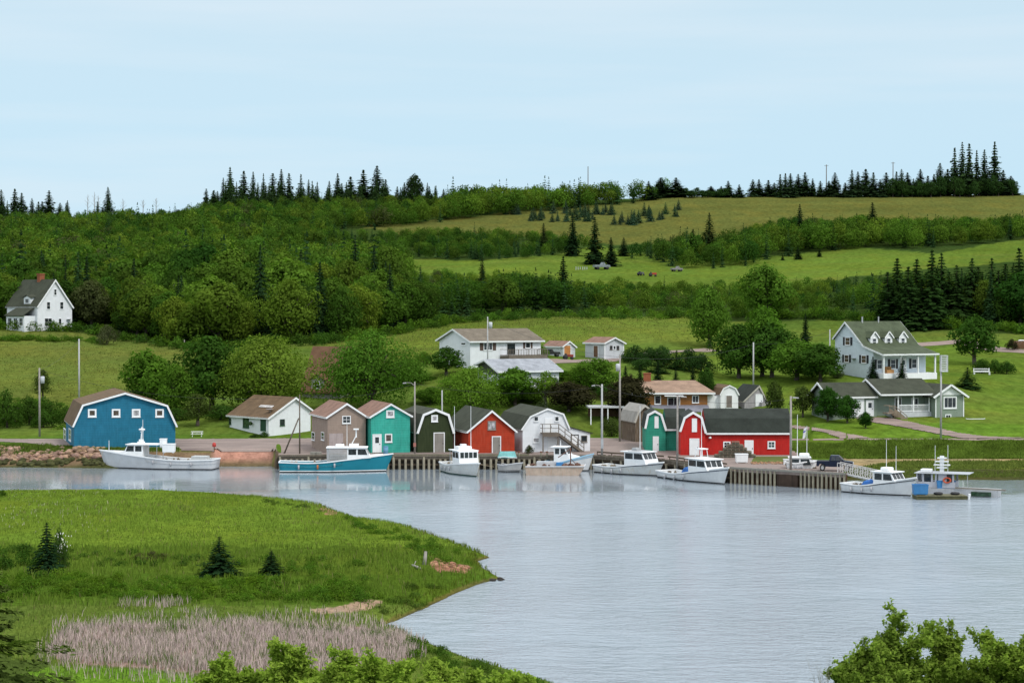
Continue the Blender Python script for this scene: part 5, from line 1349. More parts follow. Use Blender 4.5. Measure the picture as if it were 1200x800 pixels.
# garage
gl, _ = h.hit((1, 1.2), 1000, 480); _, zge = h.hit((1, 1.2), 1015, 465); _, zgr = h.hit((1, 4.0), 990, 449)
g0, _ = h.hit((1, 4), 958, 452)
h.part('garage_wall', MB().prism([(1.2, -1.5), (1.2, zge), (4.0, zgr - .1), (6.8, zge), (6.8, -1.5)], g0 + .5, a - .004, 'x'), SAGE)
rr = MB()
for s0, s1 in (((.85, zge - .1), (4.0, zgr)), ((4.0, zgr), (7.15, zge - .1))):
    rr.hexa([(g0, s0[0], s0[1]), (a - .01, s0[0], s0[1]), (a - .01, s1[0], s1[1]), (g0, s1[0], s1[1]), (g0, s0[0], s0[1] + .15), (a - .01, s0[0], s0[1] + .15), (a - .01, s1[0], s1[1] + .15), (g0, s1[0], s1[1] + .15)])
R = h.part('garage_roof', rr, ROOF_DARK)
tr = MB().box(g0, a - .02, .78, .845, zge - .14, zge + .06); tr.bar((g0 - .04, .85, zge), (g0 - .04, 4, zgr + .07), .06, .26); tr.bar((g0 - .04, 4, zgr + .07), (g0 - .04, 7.15, zge), .06, .26); tr.build('roof_trim', WHITE, R)
fg = (1, 1.2)
h.door(fg, (999, 467.5, 1011.5, 488), WHITE, WHITE, knob=False, label='wide white garage door'); h.door(fg, (1015.5, 469.5, 1023, 487.5), WHITE, WHITE, glazed=True)
# 21 little orange-tan shed at the right frame edge
h = House('edge_shed', 'pale shed with orange end wall cut by the right frame edge', 'shed', 1193.5, 1216, 417, 0, 6, [(0, 406), (.15, 401.5), (.5, 399.5), (.85, 401.5), (1, 406)], paint('orange_planks', (0.55, 0.33, 0.19), .8, .1, board=.2), d=392); h.roof(WHITE, .15, .15, tw=.1)
o = empty('board_fence', W(1203, 420, 386), 0, 'brown board fence in front of the pale shed at the right edge', 'fence')
z0 = far_z1(o.location.x, 386); o.location.z = z0
mb = MB()
for i in range(16): mb.box(-2.4 + i * .3, -2.12 + i * .3, 0, .05, -.3, 1.5)
mb.build('fence_boards', paint('fence_brown', (.16, .085, .045), .9, .2), o); mb = MB().box(-2.4, 2.4, .053, .12, .3, .42).box(-2.4, 2.4, .053, .12, 1.1, 1.22); mb.build('fence_rail', MATS['fence_brown'], o)

# ------------------------------------------------------------------ wharf
PILE = paint('wet_pile_timber', (0.105, 0.075, 0.05), .9, .3, stain=(0.05, 0.06, 0.025))
PILE_PALE = paint('pale_pile_timber', (0.270, 0.245, 0.185), .9, .3, stain=(0.12, 0.11, 0.06))
PLANKW = paint('wharf_planks', (0.180, 0.150, 0.115), .95, .25, board=.22, axis='X')
RUST = paint('rust_sheeting', (0.085, 0.048, 0.030), .85, .35, scale=2.5, stain=(0.14, 0.07, 0.035))
DARKWALL = paint('wharf_back_sheeting', (0.030, 0.026, 0.020), .9, .3, board=.25)
CONC = paint('concrete_cap', (0.250, 0.235, 0.205), .9, .15)
def wharf_pt(px, off, z):   # on the wharf front line, off metres behind it
    d = float(edge_d(px)) + off
    return Vector(((px - 600) / FPX * d, d, z))
def wharf(name, label, pxs, ztop, deckw, pile_every, zone2=False):
    o = empty(name, wharf_pt(pxs[0], 0, 0), 0, label, 'wharf'); org = o.location
    L = lambda px, off, z: wharf_pt(px, off, z) - org
    mb = MB()
    for a, b in zip(pxs[:-1], pxs[1:]):
        mb.hexa([L(a, .0, ztop - .28), L(b, .0, ztop - .28), L(b, deckw, ztop - .28), L(a, deckw, ztop - .28), L(a, .0, ztop), L(b, .0, ztop), L(b, deckw, ztop), L(a, deckw, ztop)])
    mb.build('deck', PLANKW if not zone2 else YARD, o)
    mb = MB()
    for a, b in zip(pxs[:-1], pxs[1:]):
        mb.hexa([L(a, -.12, ztop + .003), L(b, -.12, ztop + .003), L(b, .22, ztop + .003), L(a, .22, ztop + .003), L(a, -.12, ztop + .22), L(b, -.12, ztop + .22), L(b, .22, ztop + .22), L(a, .22, ztop + .22)])
    mb.build('kerb_beam', CONC if zone2 else PLANKW, o)
    mb = MB()
    for a, b in zip(pxs[:-1], pxs[1:]):
        mb.hexa([L(a, .32, -1.5), L(b, .32, -1.5), L(b, .5, -1.5), L(a, .5, -1.5), L(a, .32, ztop - .285), L(b, .32, ztop - .285), L(b, .5, ztop - .285), L(a, .5, ztop - .285)])
    mb.build('back_sheeting', RUST if zone2 else DARKWALL, o)
    mb = MB()
    for zz in ((.55, 1.1) if not zone2 else (1.25,)):
        for a, b in zip(pxs[:-1], pxs[1:]):
            mb.hexa([L(a, .19, zz - .1), L(b, .19, zz - .1), L(b, .31, zz - .1), L(a, .31, zz - .1), L(a, .19, zz + .1), L(b, .19, zz + .1), L(b, .31, zz + .1), L(a, .31, zz + .1)])
    mb.build('waling', PILE, o)
    px = pxs[0] + 1; k = 0
    while px < pxs[-1] - .5:
        p = L(px, .02, 0)
        if zone2 and not (910 < px < 936):
            MB().box(p.x - .11, p.x + .11, p.y - .12, p.y + .16, -1.4, ztop - .01).build('pile', PILE_PALE if k % 1 == 0 else PILE, o)
        elif not zone2:
            MB().tube((p.x, p.y, -1.4), (p.x, p.y, ztop - .29 + (.28 if k % 5 == 0 else 0)), .17, .15, 8).build('pile', PILE_PALE, o, True)
        px += pile_every * _rt.uniform(.86, 1.14); k += 1
    return o, L
o, L = wharf('timber_wharf', 'low timber wharf on pale piles in front of the coloured sheds', [327, 420, 520, 620, 694], 1.5, 3.0, 6.6)
mb = MB(); a = L(327, 0, 0)
mb.box(a.x - .2, a.x + .02, a.y + .01, a.y + 5, -1.4, 1.42); mb.build('end_sheeting', DARKWALL, o)
for k in range(3): p = L(326.5, .4 + k * 1.7, 0); MB().tube((p.x - .25, p.y, -1.4), (p.x - .25, p.y, 2.1 - .2 * k), .2, .18, 8).build('pile', PILE, o, True)
o2, L2 = wharf('steel_pier', 'rusty brown pier head with pale posts and gravel top at the right', [856, 880, 910, 940, 970, 991.5], 1.58, 3.6, 5.2, True)
mb = MB(); a = L2(991.5, 0, 0)
mb.hexa([a + Vector((.003, .33, -1.5)), a + Vector((.2, .33, -1.5)), a + Vector((2.2, 17, -1.5)), a + Vector((2.0, 17, -1.5)), a + Vector((.003, .33, 1.56)), a + Vector((.2, .33, 1.56)), a + Vector((2.2, 17, 1.56)), a + Vector((2.0, 17, 1.56))]); mb.build('side_sheeting', RUST, o2)
mb = MB(); p0 = L2(911, 0, 0); p1 = L2(935, 0, 0); mb.hexa([p0 + Vector((0, -.1, -1.4)), p1 + Vector((0, -.1, -1.4)), p1 + Vector((0, .15, -1.4)), p0 + Vector((0, .15, -1.4)), p0 + Vector((0, -.1, 1.28)), p1 + Vector((0, -.1, 1.28)), p1 + Vector((0, .15, 1.28)), p0 + Vector((0, .15, 1.28))]); mb.build('fender_panel', paint('tarred_planks', (.055, .035, .025), .9, .3, board=.3, axis='X'), o2)
o3, L3 = wharf('link_wharf', 'dark wharf edge behind the two moored white boats', [695, 735, 780, 820, 855.5], 1.52, 3.0, 11)
rl = MB()
for a, b in ((700, 735), (735, 778), (783, 820), (820, 852)): rl.bar(L3(a, .5, 2.05), L3(b, .5, 2.05), .09, .16)
for px in range(700, 853, 17): rl.bar(L3(px, .5, 1.52), L3(px, .5, 2.05), .1)
rl.build('guard_rail', PILE, o3)
# grass strip in front of the red barn
tag(MB().add([WZ(a, b, 1.66) for a, b in ((884, 534.6), (924, 534.6), (926, 541.5), (880, 541.5))], [(0, 1, 2, 3)]).build('grass_strip', roadmat('strip_grass', (0.085, 0.105, 0.02))), kind='structure')

# ------------------------------------------------------------------ boats
DECKW = paint('boat_deck', (0.52, 0.53, 0.53), .7, .12)
def hull_pts(Lw, B, hs, hb, rake):
    n = 22; R = []
    for i in range(n + 1):
        s = i / n
        b = B / 2 * ((.84 + .16 * min(1, s / .4)) if s < .4 else (1 - ((s - .4) / .6) ** 2.3))
        h = hs - .10 * math.sin(math.pi * min(1, s / .6)) + (hb - hs) * max(0, (s - .25) / .75) ** 1.7
        bw = b * (.90 - .42 * max(0, (s - .45) / .55)) ; row = []
        for z, f in ((-.42, .62), (-.02, .985), (.13, 1.0), (.45, None), (h, None)):
            if f is not None: bb = bw * f
            else: bb = bw + (b - bw) * ((z - .13) / (h - .13)) ** .8
            xx = s * Lw + rake * (max(z, -.2) / hb) * max(0, (s - .55) / .45) ** 2.0 + (-.12 * (z / hs) if s == 0 else 0)
            row.append((xx, max(bb, 0.012), z))
        R.append(row)
    return R
def strip(R, i0, i1, mb, cap=True):
    n = len(R)
    vs = []
    for sg in (1, -1):
        for row in R:
            for k in range(i0, i1 + 1): x, y, z = row[k]; vs.append((x, sg * y, z))
    m = i1 - i0 + 1; fs = []
    for sg in (0, 1):
        o = sg * n * m
        for i in range(n - 1):
            for k in range(m - 1): fs.append((o + i * m + k, o + (i + 1) * m + k, o + (i + 1) * m + k + 1, o + i * m + k + 1))
    for i in (0, n - 1):
        for k in range(m - 1): fs.append((i * m + k, i * m + k + 1, n * m + i * m + k + 1, n * m + i * m + k))
    return mb.add(vs, fs)
def boat(name, label, stern, bow, B, hs, hb, hullm, cab=(.50, .70, 2.0, 1.9), botm=None, stripe=None, rake=.9, roof_aft=1.6, cuddy=True, mats=None, win=3, cabm=None, railm=None, z0=0.0, cat='fishing boat', group=None, slope=.40):
    a = WZ(stern[0], stern[1], z0); b = WZ(bow[0], bow[1], z0); v = b - a; Lw = v.length
    o = empty(name, a, math.atan2(v.y, v.x), label, cat, group)
    R = hull_pts(Lw, B, hs, hb, rake); cabm = cabm or WHITE
    strip(R, 2, 4, MB()).build('hull', hullm, o, True)
    me = o.children[0].data
    strip(R, 0, 2, MB()).build('bottom_paint', botm or DARK, o, True)
    def sheer(s): 
        i = min(int(s * 22), 21); f = s * 22 - i; p, q = R[i][4], R[i + 1][4]; return tuple(p[k] + (q[k] - p[k]) * f for k in range(3))
    rail = MB()
    for sg in (1, -1):
        P = [Vector((r[4][0], sg * (r[4][1] + .015), r[4][2] - .02)) for r in R]
        for i in range(len(P) - 1): rail.bar(P[i], P[i + 1], .10, .13)
    rail.bar((R[0][4][0], -R[0][4][1], R[0][4][2] - .02), (R[0][4][0], R[0][4][1], R[0][4][2] - .02), .10, .13)
    rail.build('gunwale', railm or WHITE, o)
    if stripe:
        rail = MB()
        for sg in (1, -1):
            for i in range(len(R) - 1):
                p, q = [Vector((r[4][0] * .0 + (r[3][0] + (r[4][0] - r[3][0]) * .80), sg * (r[3][1] + (r[4][1] - r[3][1]) * .80 + .015), r[3][2] + (r[4][2] - r[3][2]) * .80)) for r in (R[i], R[i + 1])]; rail.bar(p, q, .03, .07)
        rail.build('sheer_stripe', stripe, o)
    # decks: open cockpit aft, raised foredeck forward
    c0, c1, hcab, beam = cab
    dk = MB(); n = 22; kf = int(c0 * n)
    for i in range(n):
        p, q = R[i][4], R[i + 1][4]
        dz = .5 if i < kf else .06
        za, zb = (p[2] - dz, q[2] - dz)
        dk.add([(p[0], -p[1] + .02, za), (q[0], -q[1] + .02, zb), (q[0], q[1] - .02, zb), (p[0], p[1] - .02, za)], [(0, 1, 2, 3)])
    p = R[kf][4]; dk.add([(p[0], -p[1] + .02, p[2] - .5), (p[0], p[1] - .02, p[2] - .5), (p[0], p[1] - .02, p[2] - .06), (p[0], -p[1] + .02, p[2] - .06)], [(0, 1, 2, 3)])
    dk.build('deck', DECKW, o)
    xs, _, zs = sheer(c0); xe, _, ze = sheer(c1); zd = zs - .1; top = hcab; wl = top - .82
    hw = beam / 2
    prof = [(xs, zd), (xe + .25, ze - .1), (xe + .05, max(wl, ze + .05)), (xe - slope, top), (xs, top)]
    ca = MB().prism(prof, -hw, hw, 'y')
    ca.build('wheelhouse', cabm, o)
    MB().box(xs - roof_aft, xe - .15, -hw - .15, hw + .15, top + .003, top + .10).build('wheelhouse_roof', cabm, o)
    if roof_aft > .8:
        pm = MB()
        for sg in (-1, 1): pm.tube((xs - roof_aft + .15, sg * hw, zs - .5), (xs - roof_aft + .15, sg * hw, top), .04, .04, 6)
        pm.build('roof_post', METAL, o)
    # windows: front panes raked, two per side
    t0, t1 = .08, .92
    A = Vector((xe + .05, 0, max(wl, ze + .05))); C = Vector((xe - slope, 0, top)); nrm = Vector((C.z - A.z, 0, -(C.x - A.x))).normalized()
    for k in range(win):
        y0 = -hw + .1 + (2 * hw - .2) * k / win + .05; y1 = -hw + .1 + (2 * hw - .2) * (k + 1) / win - .05
        p0, p1 = A.lerp(C, .10) + nrm * .012, A.lerp(C, .88) + nrm * .012
        MB().hexa([p0 + Vector((0, y0, 0)) - nrm * .01, p0 + Vector((0, y1, 0)) - nrm * .01, p1 + Vector((0, y1, 0)) - nrm * .01, p1 + Vector((0, y0, 0)) - nrm * .01, p0 + Vector((0, y0, 0)) + nrm * .01, p0 + Vector((0, y1, 0)) + nrm * .01, p1 + Vector((0, y1, 0)) + nrm * .01, p1 + Vector((0, y0, 0)) + nrm * .01]).build('windscreen_pane', GLASS, o)
    for sg in (-1, 1):
        y0, y1 = sorted((sg * hw + sg * .002, sg * hw + sg * .02)); zl, zh = wl + .06, top - .12
        w1 = (xe - xs - .55) / 2
        for k in range(2):
            xa = xs + .15 + k * (w1 + .1); xb = xa + w1 - .08
            if k == 0: MB().box(xa, xb, y0, y1, zl, zh).build('side_window', GLASS, o)
            else: MB().prism([(xa, zl), (xb + .22, zl), (xb - .02, zh), (xa, zh)], y0, y1, 'y').build('side_window', GLASS, o)
    if cuddy:
        xf, bf, zf = sheer(min(.93, c1 + .22))
        MB().hexa([(xe + .2, -hw * .85, ze - .1), (xf, -bf * .45, zf - .1), (xf, bf * .45, zf - .1), (xe + .2, hw * .85, ze - .1), (xe + .1, -hw * .78, max(wl - .04, ze + .02)), (xf - .1, -bf * .38, zf + .10), (xf - .1, bf * .38, zf + .10), (xe + .1, hw * .78, max(wl - .04, ze + .02))]).build('cuddy', cabm, o)
    for s_ in (.18, .36, .52):
        x_, y_, z_ = sheer(s_)
        for sg in (-1, 1):
            MB().tube((x_, sg * (y_ + .12), z_ - .75), (x_, sg * (y_ + .14), z_ - .25), .10, .10, 8).build('fender', paint('fender_' + ('orange' if s_ == .36 and int(stern[0]) % 2 else 'grey'), (.50, .16, .04) if s_ == .36 and int(stern[0]) % 2 else (.42, .42, .44), .6, .15), o, True)
    xb, _, zb = sheer(.97)
    MB().path([(xb, 0, zb), (xb - .1, .8, zb - .25), (xb - .6, 2.2, zb - .5)], .022, 5).build('mooring_line', paint('rope_tan', (.33, .27, .18), .9, .1), o)
    rg = random.Random(int(stern[0]))
    for q_ in range(7):
        x_ = Lw * rg.uniform(.06, c0 - .06); MB().lathe([(.03, 0), (rg.uniform(.14, .26), .04), (rg.uniform(.14, .24), rg.uniform(.25, .5)), (.04, .55)], 9, (x_, rg.uniform(-.32, .32) * B, hs - .5)).build('gear_bag', paint('deck_gear_mixed', (.20, .17, .13), .9, .5, scale=3), o, True)
    H = dict(o=o, L=Lw, top=top, xs=xs, xe=xe, hw=hw, zs=zs, sheer=sheer)
    return H
def antenna(H, x, y, h, r=.035, name='antenna', z=None, mat=WHITE):
    z = H['top'] + .1 if z is None else z
    MB().tube((x, y, z), (x, y, z + h), r, r * .55, 6).build(name, mat, H['o'])
def radar(H, x, h=2.2, dome=True):
    z = H['top'] + .1
    m = MB().box(x - .35, x + .35, -.35, .35, z, z + .25).box(x - .25, x + .2, -.22, .22, z + .253, z + .5).tube((x, 0, z + .5), (x - .1, 0, z + h), .07, .05, 7)
    m.bar((x - .1, -.55, z + h * .72), (x - .1, .55, z + h * .72), .06); m.build('mast', WHITE, H['o'])
    MB().lathe([(.05, 0), (.36, .03), (.38, .16), (.30, .22), (.03, .25)], 14, (x - .1, 0, z + h * .78)).build('radar_dome', WHITE, H['o'], True)
HULLW = paint('hull_white', (0.66, 0.67, 0.68), .45, .08)
HULLG = paint('hull_grey_white', (0.56, 0.57, 0.59), .5, .08)
HULLT = paint('hull_teal', (0.012, 0.215, 0.290), .45, .07)
STAINW = paint('hull_stained_white', (0.62, 0.63, 0.62), .5, .10, stain=(0.45, 0.36, 0.24))
PEACH = paint('hull_peach', (0.50, 0.39, 0.31), .7, .18, stain=(0.33, 0.15, 0.08), scale=2.0)
BLUET = paint('blue_tarpaulin', (0.02, 0.13, 0.42), .6, .2)
BLUEB = paint('blue_plastic', (0.05, 0.20, 0.44), .5, .12)
# A grey-white boat by the blue barn
H = boat('fishing_boat', 'long grey-white lobster boat moored by the blue barn, bow to the left', (252.5, 549.5), (124, 547.8), 3.7, 1.22, 2.15, paint('hull_grey_stained', (0.57, 0.58, 0.60), .55, .10, stain=(0.46, 0.45, 0.43)), (.63, .785, 2.85, 2.3), roof_aft=1.9, rake=.8)
radar(H, H['xs'] + .6, 2.0); antenna(H, H['xs'] + .1, .8, 2.9, .045); antenna(H, H['xe'] + 2.2, .4, 1.5, .05, 'bow_post', z=H['zs'] + .3)
MB().box(1.0, 2.8, -.9, .6, .9, 1.55).build('engine_box', DECKW, H['o'])
# B teal boat
H = boat('fishing_boat', 'teal-hulled lobster boat with white cabin moored before the tan shed', (329, 552.2), (452, 551.9), 3.7, 1.2, 2.08, HULLT, (.635, .82, 2.78, 2.4), roof_aft=2.45, rake=.9, botm=paint('bottom_dark', (0.02, 0.018, 0.016), .7, .2))
bs = hull_pts(H['L'], 3.7, 1.2, 2.08, .9); rail = MB()
for sg in (1, -1):
    for i in range(22): rail.bar(Vector((bs[i][2][0], sg * (bs[i][2][1] + .012), .16)), Vector((bs[i + 1][2][0], sg * (bs[i + 1][2][1] + .012), .16)), .03, .09)
rail.build('boot_stripe', WHITE, H['o'])
antenna(H, H['xs'] - .1, .7, 2.6, .04)
z = H['top'] + .1; x = H['xs'] + .7
MB().box(x - .5, x + .6, -.4, .4, z, z + .35).bar((x - .2, 0, z + .35), (x + .3, 0, z + 1.3), .1).tube((x + .3, 0, z + 1.1), (x + .3, 0, z + 2.0), .09, .06, 8).box(x + .0, x + .6, -.4, .4, z + 2.0, z + 2.12).build('mast', WHITE, H['o'])
MB().box(H['xs'] - 1.4, H['xs'] - .4, -.45, .45, z, z + .32).build('life_raft_case', WHITE, H['o'], bevel=.08)
x0, x1, y0, zl, zh = H['xs'] - 2.35, H['xs'] - .05, -H['hw'] - .02, H['zs'] - .2, H['top'] - .05
for yy in (-H['hw'] - .02, H['hw'] + .02):
    en = MB()
    for k in range(22): en.bar((x0 + (x1 - x0) * k / 21, yy, zl), (x0 + (x1 - x0) * k / 21, yy, zh), .05)
    for k in range(9): en.bar((x0, yy, zl + (zh - zl) * k / 8), (x1, yy, zl + (zh - zl) * k / 8), .045)
    en.build('mesh_side_screen', paint('screen_grey', (.46, .46, .46), .7, .1), H['o'])
pt = MB().box(x0 + .3, x1 - .3, -.7, .7, zl - .3, zl + .55); pt.build('stacked_gear', paint('gear_grey', (.30, .30, .29), .9, .3, scale=4), H['o'])
# C white boat bow-on
H = boat('fishing_boat', 'white boat seen bow-on with two tall antennas before the red shed', (528, 551.6), (558, 558.4), 3.3, 1.12, 1.6, STAINW, (.45, .70, 2.7, 2.3), roof_aft=1.0, cuddy=False, win=4, slope=-.02, rake=.9, botm=paint('bottom_green', (0.02, 0.06, 0.045), .7, .2))
antenna(H, H['xs'] + .3, 1.0, 5.0, .04); antenna(H, H['xs'] + .3, -1.0, 5.0, .04)
MB().box(H['xs'] - .2, H['xs'] + 1.2, -.8, .8, H['top'] + .1, H['top'] + .5).box(H['xs'] + .2, H['xs'] + .8, -.3, .3, H['top'] + .503, H['top'] + .75).build('roof_rack', WHITE, H['o'])
# D grey skiff
def skiff(name, label, stern, bow, B, h, mat, cat):
    a = WZ(stern[0], stern[1], 0); b = WZ(bow[0], bow[1], 0); v = b - a; L = v.length
    o = empty(name, a, math.atan2(v.y, v.x), label, cat)
    R = hull_pts(L, B, h, h * 1.25, .4); strip(R, 2, 4, MB()).build('hull', mat, o, True); strip(R, 0, 2, MB()).build('bottom_paint', DARK, o, True)
    dk = MB()
    for i in range(22):
        p, q = R[i][4], R[i + 1][4]; dk.add([(p[0], -p[1] + .02, .3), (q[0], -q[1] + .02, .3), (q[0], q[1] - .02, .3), (p[0], p[1] - .02, .3)], [(0, 1, 2, 3)])
    for k in (.25, .55): dk.box(L * k - .15, L * k + .15, -B * .42, B * .42, h * .6, h * .68)
    dk.build('deck', DECKW, o)
    rail = MB()
    for sg in (1, -1):
        for i in range(22): p, q = R[i][4], R[i + 1][4]; rail.bar((p[0], sg * p[1], p[2]), (q[0], sg * q[1], q[2]), .09, .09)
    rail.build('gunwale', HULLG, o)
    return o, L
o, L_ = skiff('grey_skiff', 'small grey open skiff tied between the bow-on boat and the peach scow', (586.5, 552.3), (609, 553.0), 1.7, .9, paint('skiff_grey', (.38, .38, .38), .6, .15), 'skiff')
MB().box(-.35, -.05, -.2, .2, .3, 1.2).build('outboard_motor', DARK, o)
# F white boat with blue trim behind the scow
H = boat('fishing_boat', 'white boat with pale blue trim under the outside stair, behind the scow', (642, 550.6), (689, 551.6), 2.8, 1.1, 2.05, HULLW, (.20, .55, 2.75, 1.9), roof_aft=.4, rake=.7, stripe=paint('pale_blue_trim', (.20, .42, .60), .5, .1), railm=paint('pale_blue_trim'.replace('trim', 'rail'), (.30, .52, .68), .5, .1))
antenna(H, H['xs'] + .5, .3, .7, .05)
# E peach scow
a, b = WZ(627, 555.6, 0), WZ(683, 556.0, 0); v = b - a; Lw = v.length
o = empty('peach_scow', a, math.atan2(v.y, v.x), 'rust-stained peach scow loaded with ropes and gear beside the grey skiff', 'scow')
MB().hexa([(-.9, -1.3, -.35), (Lw - .6, -1.3, -.35), (Lw - .6, 1.3, -.35), (-.9, 1.3, -.35), (-1.0, -1.45, .95), (Lw + .25, -1.4, 1.0), (Lw + .25, 1.4, 1.0), (-1.0, 1.45, .95)]).build('hull', PEACH, o)
rl = MB()
for y in (-1.45, 1.45): rl.bar((-1.0, y, 1.0), (Lw + .25, y, 1.06), .12, .12)
rl.bar((Lw + .25, -1.4, 1.06), (Lw + .25, 1.4, 1.06), .12); rl.build('gunwale', HULLG, o)
rr_ = random.Random(3)
for k in range(26):
    x = rr_.uniform(-.6, Lw - .3); y = rr_.uniform(-1.1, 1.1); s = rr_.uniform(.12, .3); MB().lathe([(.02, 0), (s, .06), (s * .9, s * .9), (.03, s * 1.3)], 7, (x, y, .97)).build('gear_bundle', paint('gear_brown', (.16, .09, .07), .95, .5, scale=5), o, True)
MB().box(.2, 2.4, -.5, .6, .97, 1.5).build('net_bin', paint('net_white', (.5, .52, .55), .8, .2), o); MB().box(2.5, 3.3, -.9, -.2, .97, 1.45).build('blue_crate', BLUEB, o)
fr = MB(); fr.bar((Lw - 1.4, -.4, .95), (Lw - 1.4, -.2, 3.1), .12); fr.bar((Lw - 1.4, -.2, 3.0), (Lw - 2.8, -.6, 2.0), .09); fr.bar((Lw - 1.4, -.3, 1.9), (Lw - .6, -.2, 1.0), .08); fr.build('hauling_arm', paint('arm_rust', (.14, .07, .05), .8, .3), o)
# G, H white boats right
H = boat('fishing_boat', 'white lobster boat with one tall antenna, before the green barn', (704.5, 552.6), (771, 557.6), 3.2, .90, 1.65, STAINW, (.53, .84, 2.62, 2.3), roof_aft=.5, rake=.9, stripe=paint('navy_stripe', (.03, .04, .08), .5, .1), cuddy=False)
antenna(H, H['xs'] + .6, .9, 5.2, .045)
MB().box(H['xs'] + .4, H['xe'] - .8, -1.0, 1.0, H['top'] + .1, H['top'] + .16).box(H['xs'] + .5, H['xs'] + 1.2, -.4, .4, H['top'] + .163, H['top'] + .45).build('roof_rack', METAL, H['o'])
H = boat('fishing_boat', 'white lobster boat with blue tarp and radar platform, before the red barn', (780.8, 558.6), (848.5, 567.2), 3.2, .80, 1.9, HULLW, (.54, .82, 2.5, 2.3), roof_aft=.5, rake=.9, stripe=MATS['navy_stripe'], cuddy=False)
antenna(H, H['xs'] + .9, 0, 5.2, .045)
z = H['top'] + .1; m = MB(); x = H['xs'] + .9
for sx in (-.55, .55):
    for sy in (-.5, .5): m.bar((x + sx, sy, z), (x + sx * .8, sy * .8, z + .95), .05)
m.box(x - .6, x + .6, -.5, .5, z + .95, z + 1.06); m.build('radar_platform', WHITE, H['o'])
def tarp(H, x, y, s, h):
    m = MB(); n = 12; vs = []; fs = []
    for i in range(n + 1):
        for j in range(n + 1):
            u, v_ = i / n * 2 - 1, j / n * 2 - 1; r = max(abs(u), abs(v_))
            vs.append((x + u * s, y + v_ * s * .8, H['zs'] - .45 + h * (1 - r ** 3) + .10 * math.sin(7 * u + 3 * v_) * (1 - r) + .06 * math.cos(9 * v_)))
    for i in range(n):
        for j in range(n): k = i * (n + 1) + j; fs.append((k, k + 1, k + n + 2, k + n + 1))
    m.add(vs, fs).build('blue_tarp', BLUET, H['o'], True)
tarp(H, H['xs'] - 1.5, .1, .9, .95)
# I boat at the gangway
H = boat('fishing_boat', 'white boat with black sheer stripe and blue tarp at the foot of the gangway', (994, 575.5), (1067, 581), 3.0, .95, 1.95, HULLW, (.50, .80, 2.3, 2.0), roof_aft=.3, rake=.7, stripe=BLACKP, cuddy=False, win=3)
tarp(H, H['xs'] - 1.2, .1, .8, .75); MB().box(H['xs'] + .5, H['xs'] + 1.5, -.5, .5, H['top'] + .1, H['top'] + .5).build('life_raft_case', WHITE, H['o'], bevel=.1)
antenna(H, H['xs'] + .7, .3, 3.2, .03); antenna(H, H['xs'] + 1.9, .3, 2.6, .03); antenna(H, H['xe'] - .7, -.5, .3, .12, 'roof_lamp')
# J work barge
a, b = WZ(1074, 578.5, 0), WZ(1170, 581.5, 0); v = b - a; Lw = v.length
o = empty('work_barge', a, math.atan2(v.y, v.x), 'low grey work barge with open-sided cabin, lattice mast and blue tubs', 'barge')
GB = paint('barge_grey', (.46, .47, .49), .6, .15, stain=(.25, .24, .22))
MB().hexa([(0, -1.5, -.4), (Lw, -1.4, -.4), (Lw, 1.4, -.4), (0, 1.5, -.4), (0, -1.6, 1.15), (Lw + .1, -1.5, .95), (Lw + .1, 1.5, .95), (0, 1.6, 1.15)]).build('hull', GB, o)
o.scale = (1, 1, .70)
MB().box(Lw - 2.5, Lw - .5, -1.62, -1.45, .14, .78).build('side_opening', glass('dark_green_opening', (.02, .045, .025)), o)
cb = MB().box(.2, 4.1, -1.3, 1.3, 1.16, 2.0).box(.2, .35, -1.3, 1.3, 2.0, 3.2)
for x in (.9, 1.8, 2.2, 3.2, 3.95): cb.box(x - .09, x + .09, -1.3, -1.18, 2.0, 3.2).box(x - .09, x + .09, 1.18, 1.3, 2.0, 3.2)
cb.box(2.45, 3.1, -1.3, -1.18, 2.0, 3.2); cb.build('cabin', paint('cabin_lilac_grey', (.44, .45, .50), .6, .1), o)
for xa, xb in ((1.0, 1.7), (2.3 + .05, 2.42), (3.3, 3.85)): MB().box(xa, xb, -1.26, -1.2, 2.0, 3.15).build('cabin_window', GLASS, o)
MB().box(0, 5.6, -1.5, 1.5, 3.203, 3.28).build('cabin_roof', paint('roof_silver', (.40, .42, .45), .5, .1), o)
MB().tube((5.4, -1.3, 1.1), (5.4, -1.3, 3.2), .04, .04, 6).build('roof_post', METAL, o)
MB().box(.5, 1.6, -.6, .5, 3.303, 3.75).build('roof_locker', WHITE, o, bevel=.06)
ms = MB()
for zz, w in ((3.9, 1.0), (4.3, 1.6), (4.8, 1.3), (5.3, .9)): ms.box(2.6 - w / 2, 2.6 + w / 2, -.25, .25, zz, zz + .16)
ms.box(2.4, 2.8, -.15, .15, 3.303, 5.7); ms.build('mast', WHITE, o)
m = MB().tube((1.9, 0, 3.3), (1.9, 0, 7.2), .03, .02, 6); m.build('antenna', WHITE, o); m = MB().tube((3.2, 0, 3.3), (3.2, 0, 7.3), .03, .02, 6); m.build('antenna', WHITE, o)
MB().path([(.36 * math.cos(2 * math.pi * i / 16), .36 * math.sin(2 * math.pi * i / 16), 0) for i in range(17)], .085, 6).build('life_ring', paint('orange_ring', (.60, .10, .04), .6, .1), o).name = 'life_ring'; lr = bpy.data.objects['life_ring']; lr.location = (3.35, -1.38, 2.3); lr.rotation_euler = (math.pi / 2, 0, 0)
MB().bar((4.2, -1.5, 1.25), (Lw + .9, -1.2, 1.08), .28, .2).build('boom', paint('boom_timber', (.22, .2, .17), .9, .2), o)
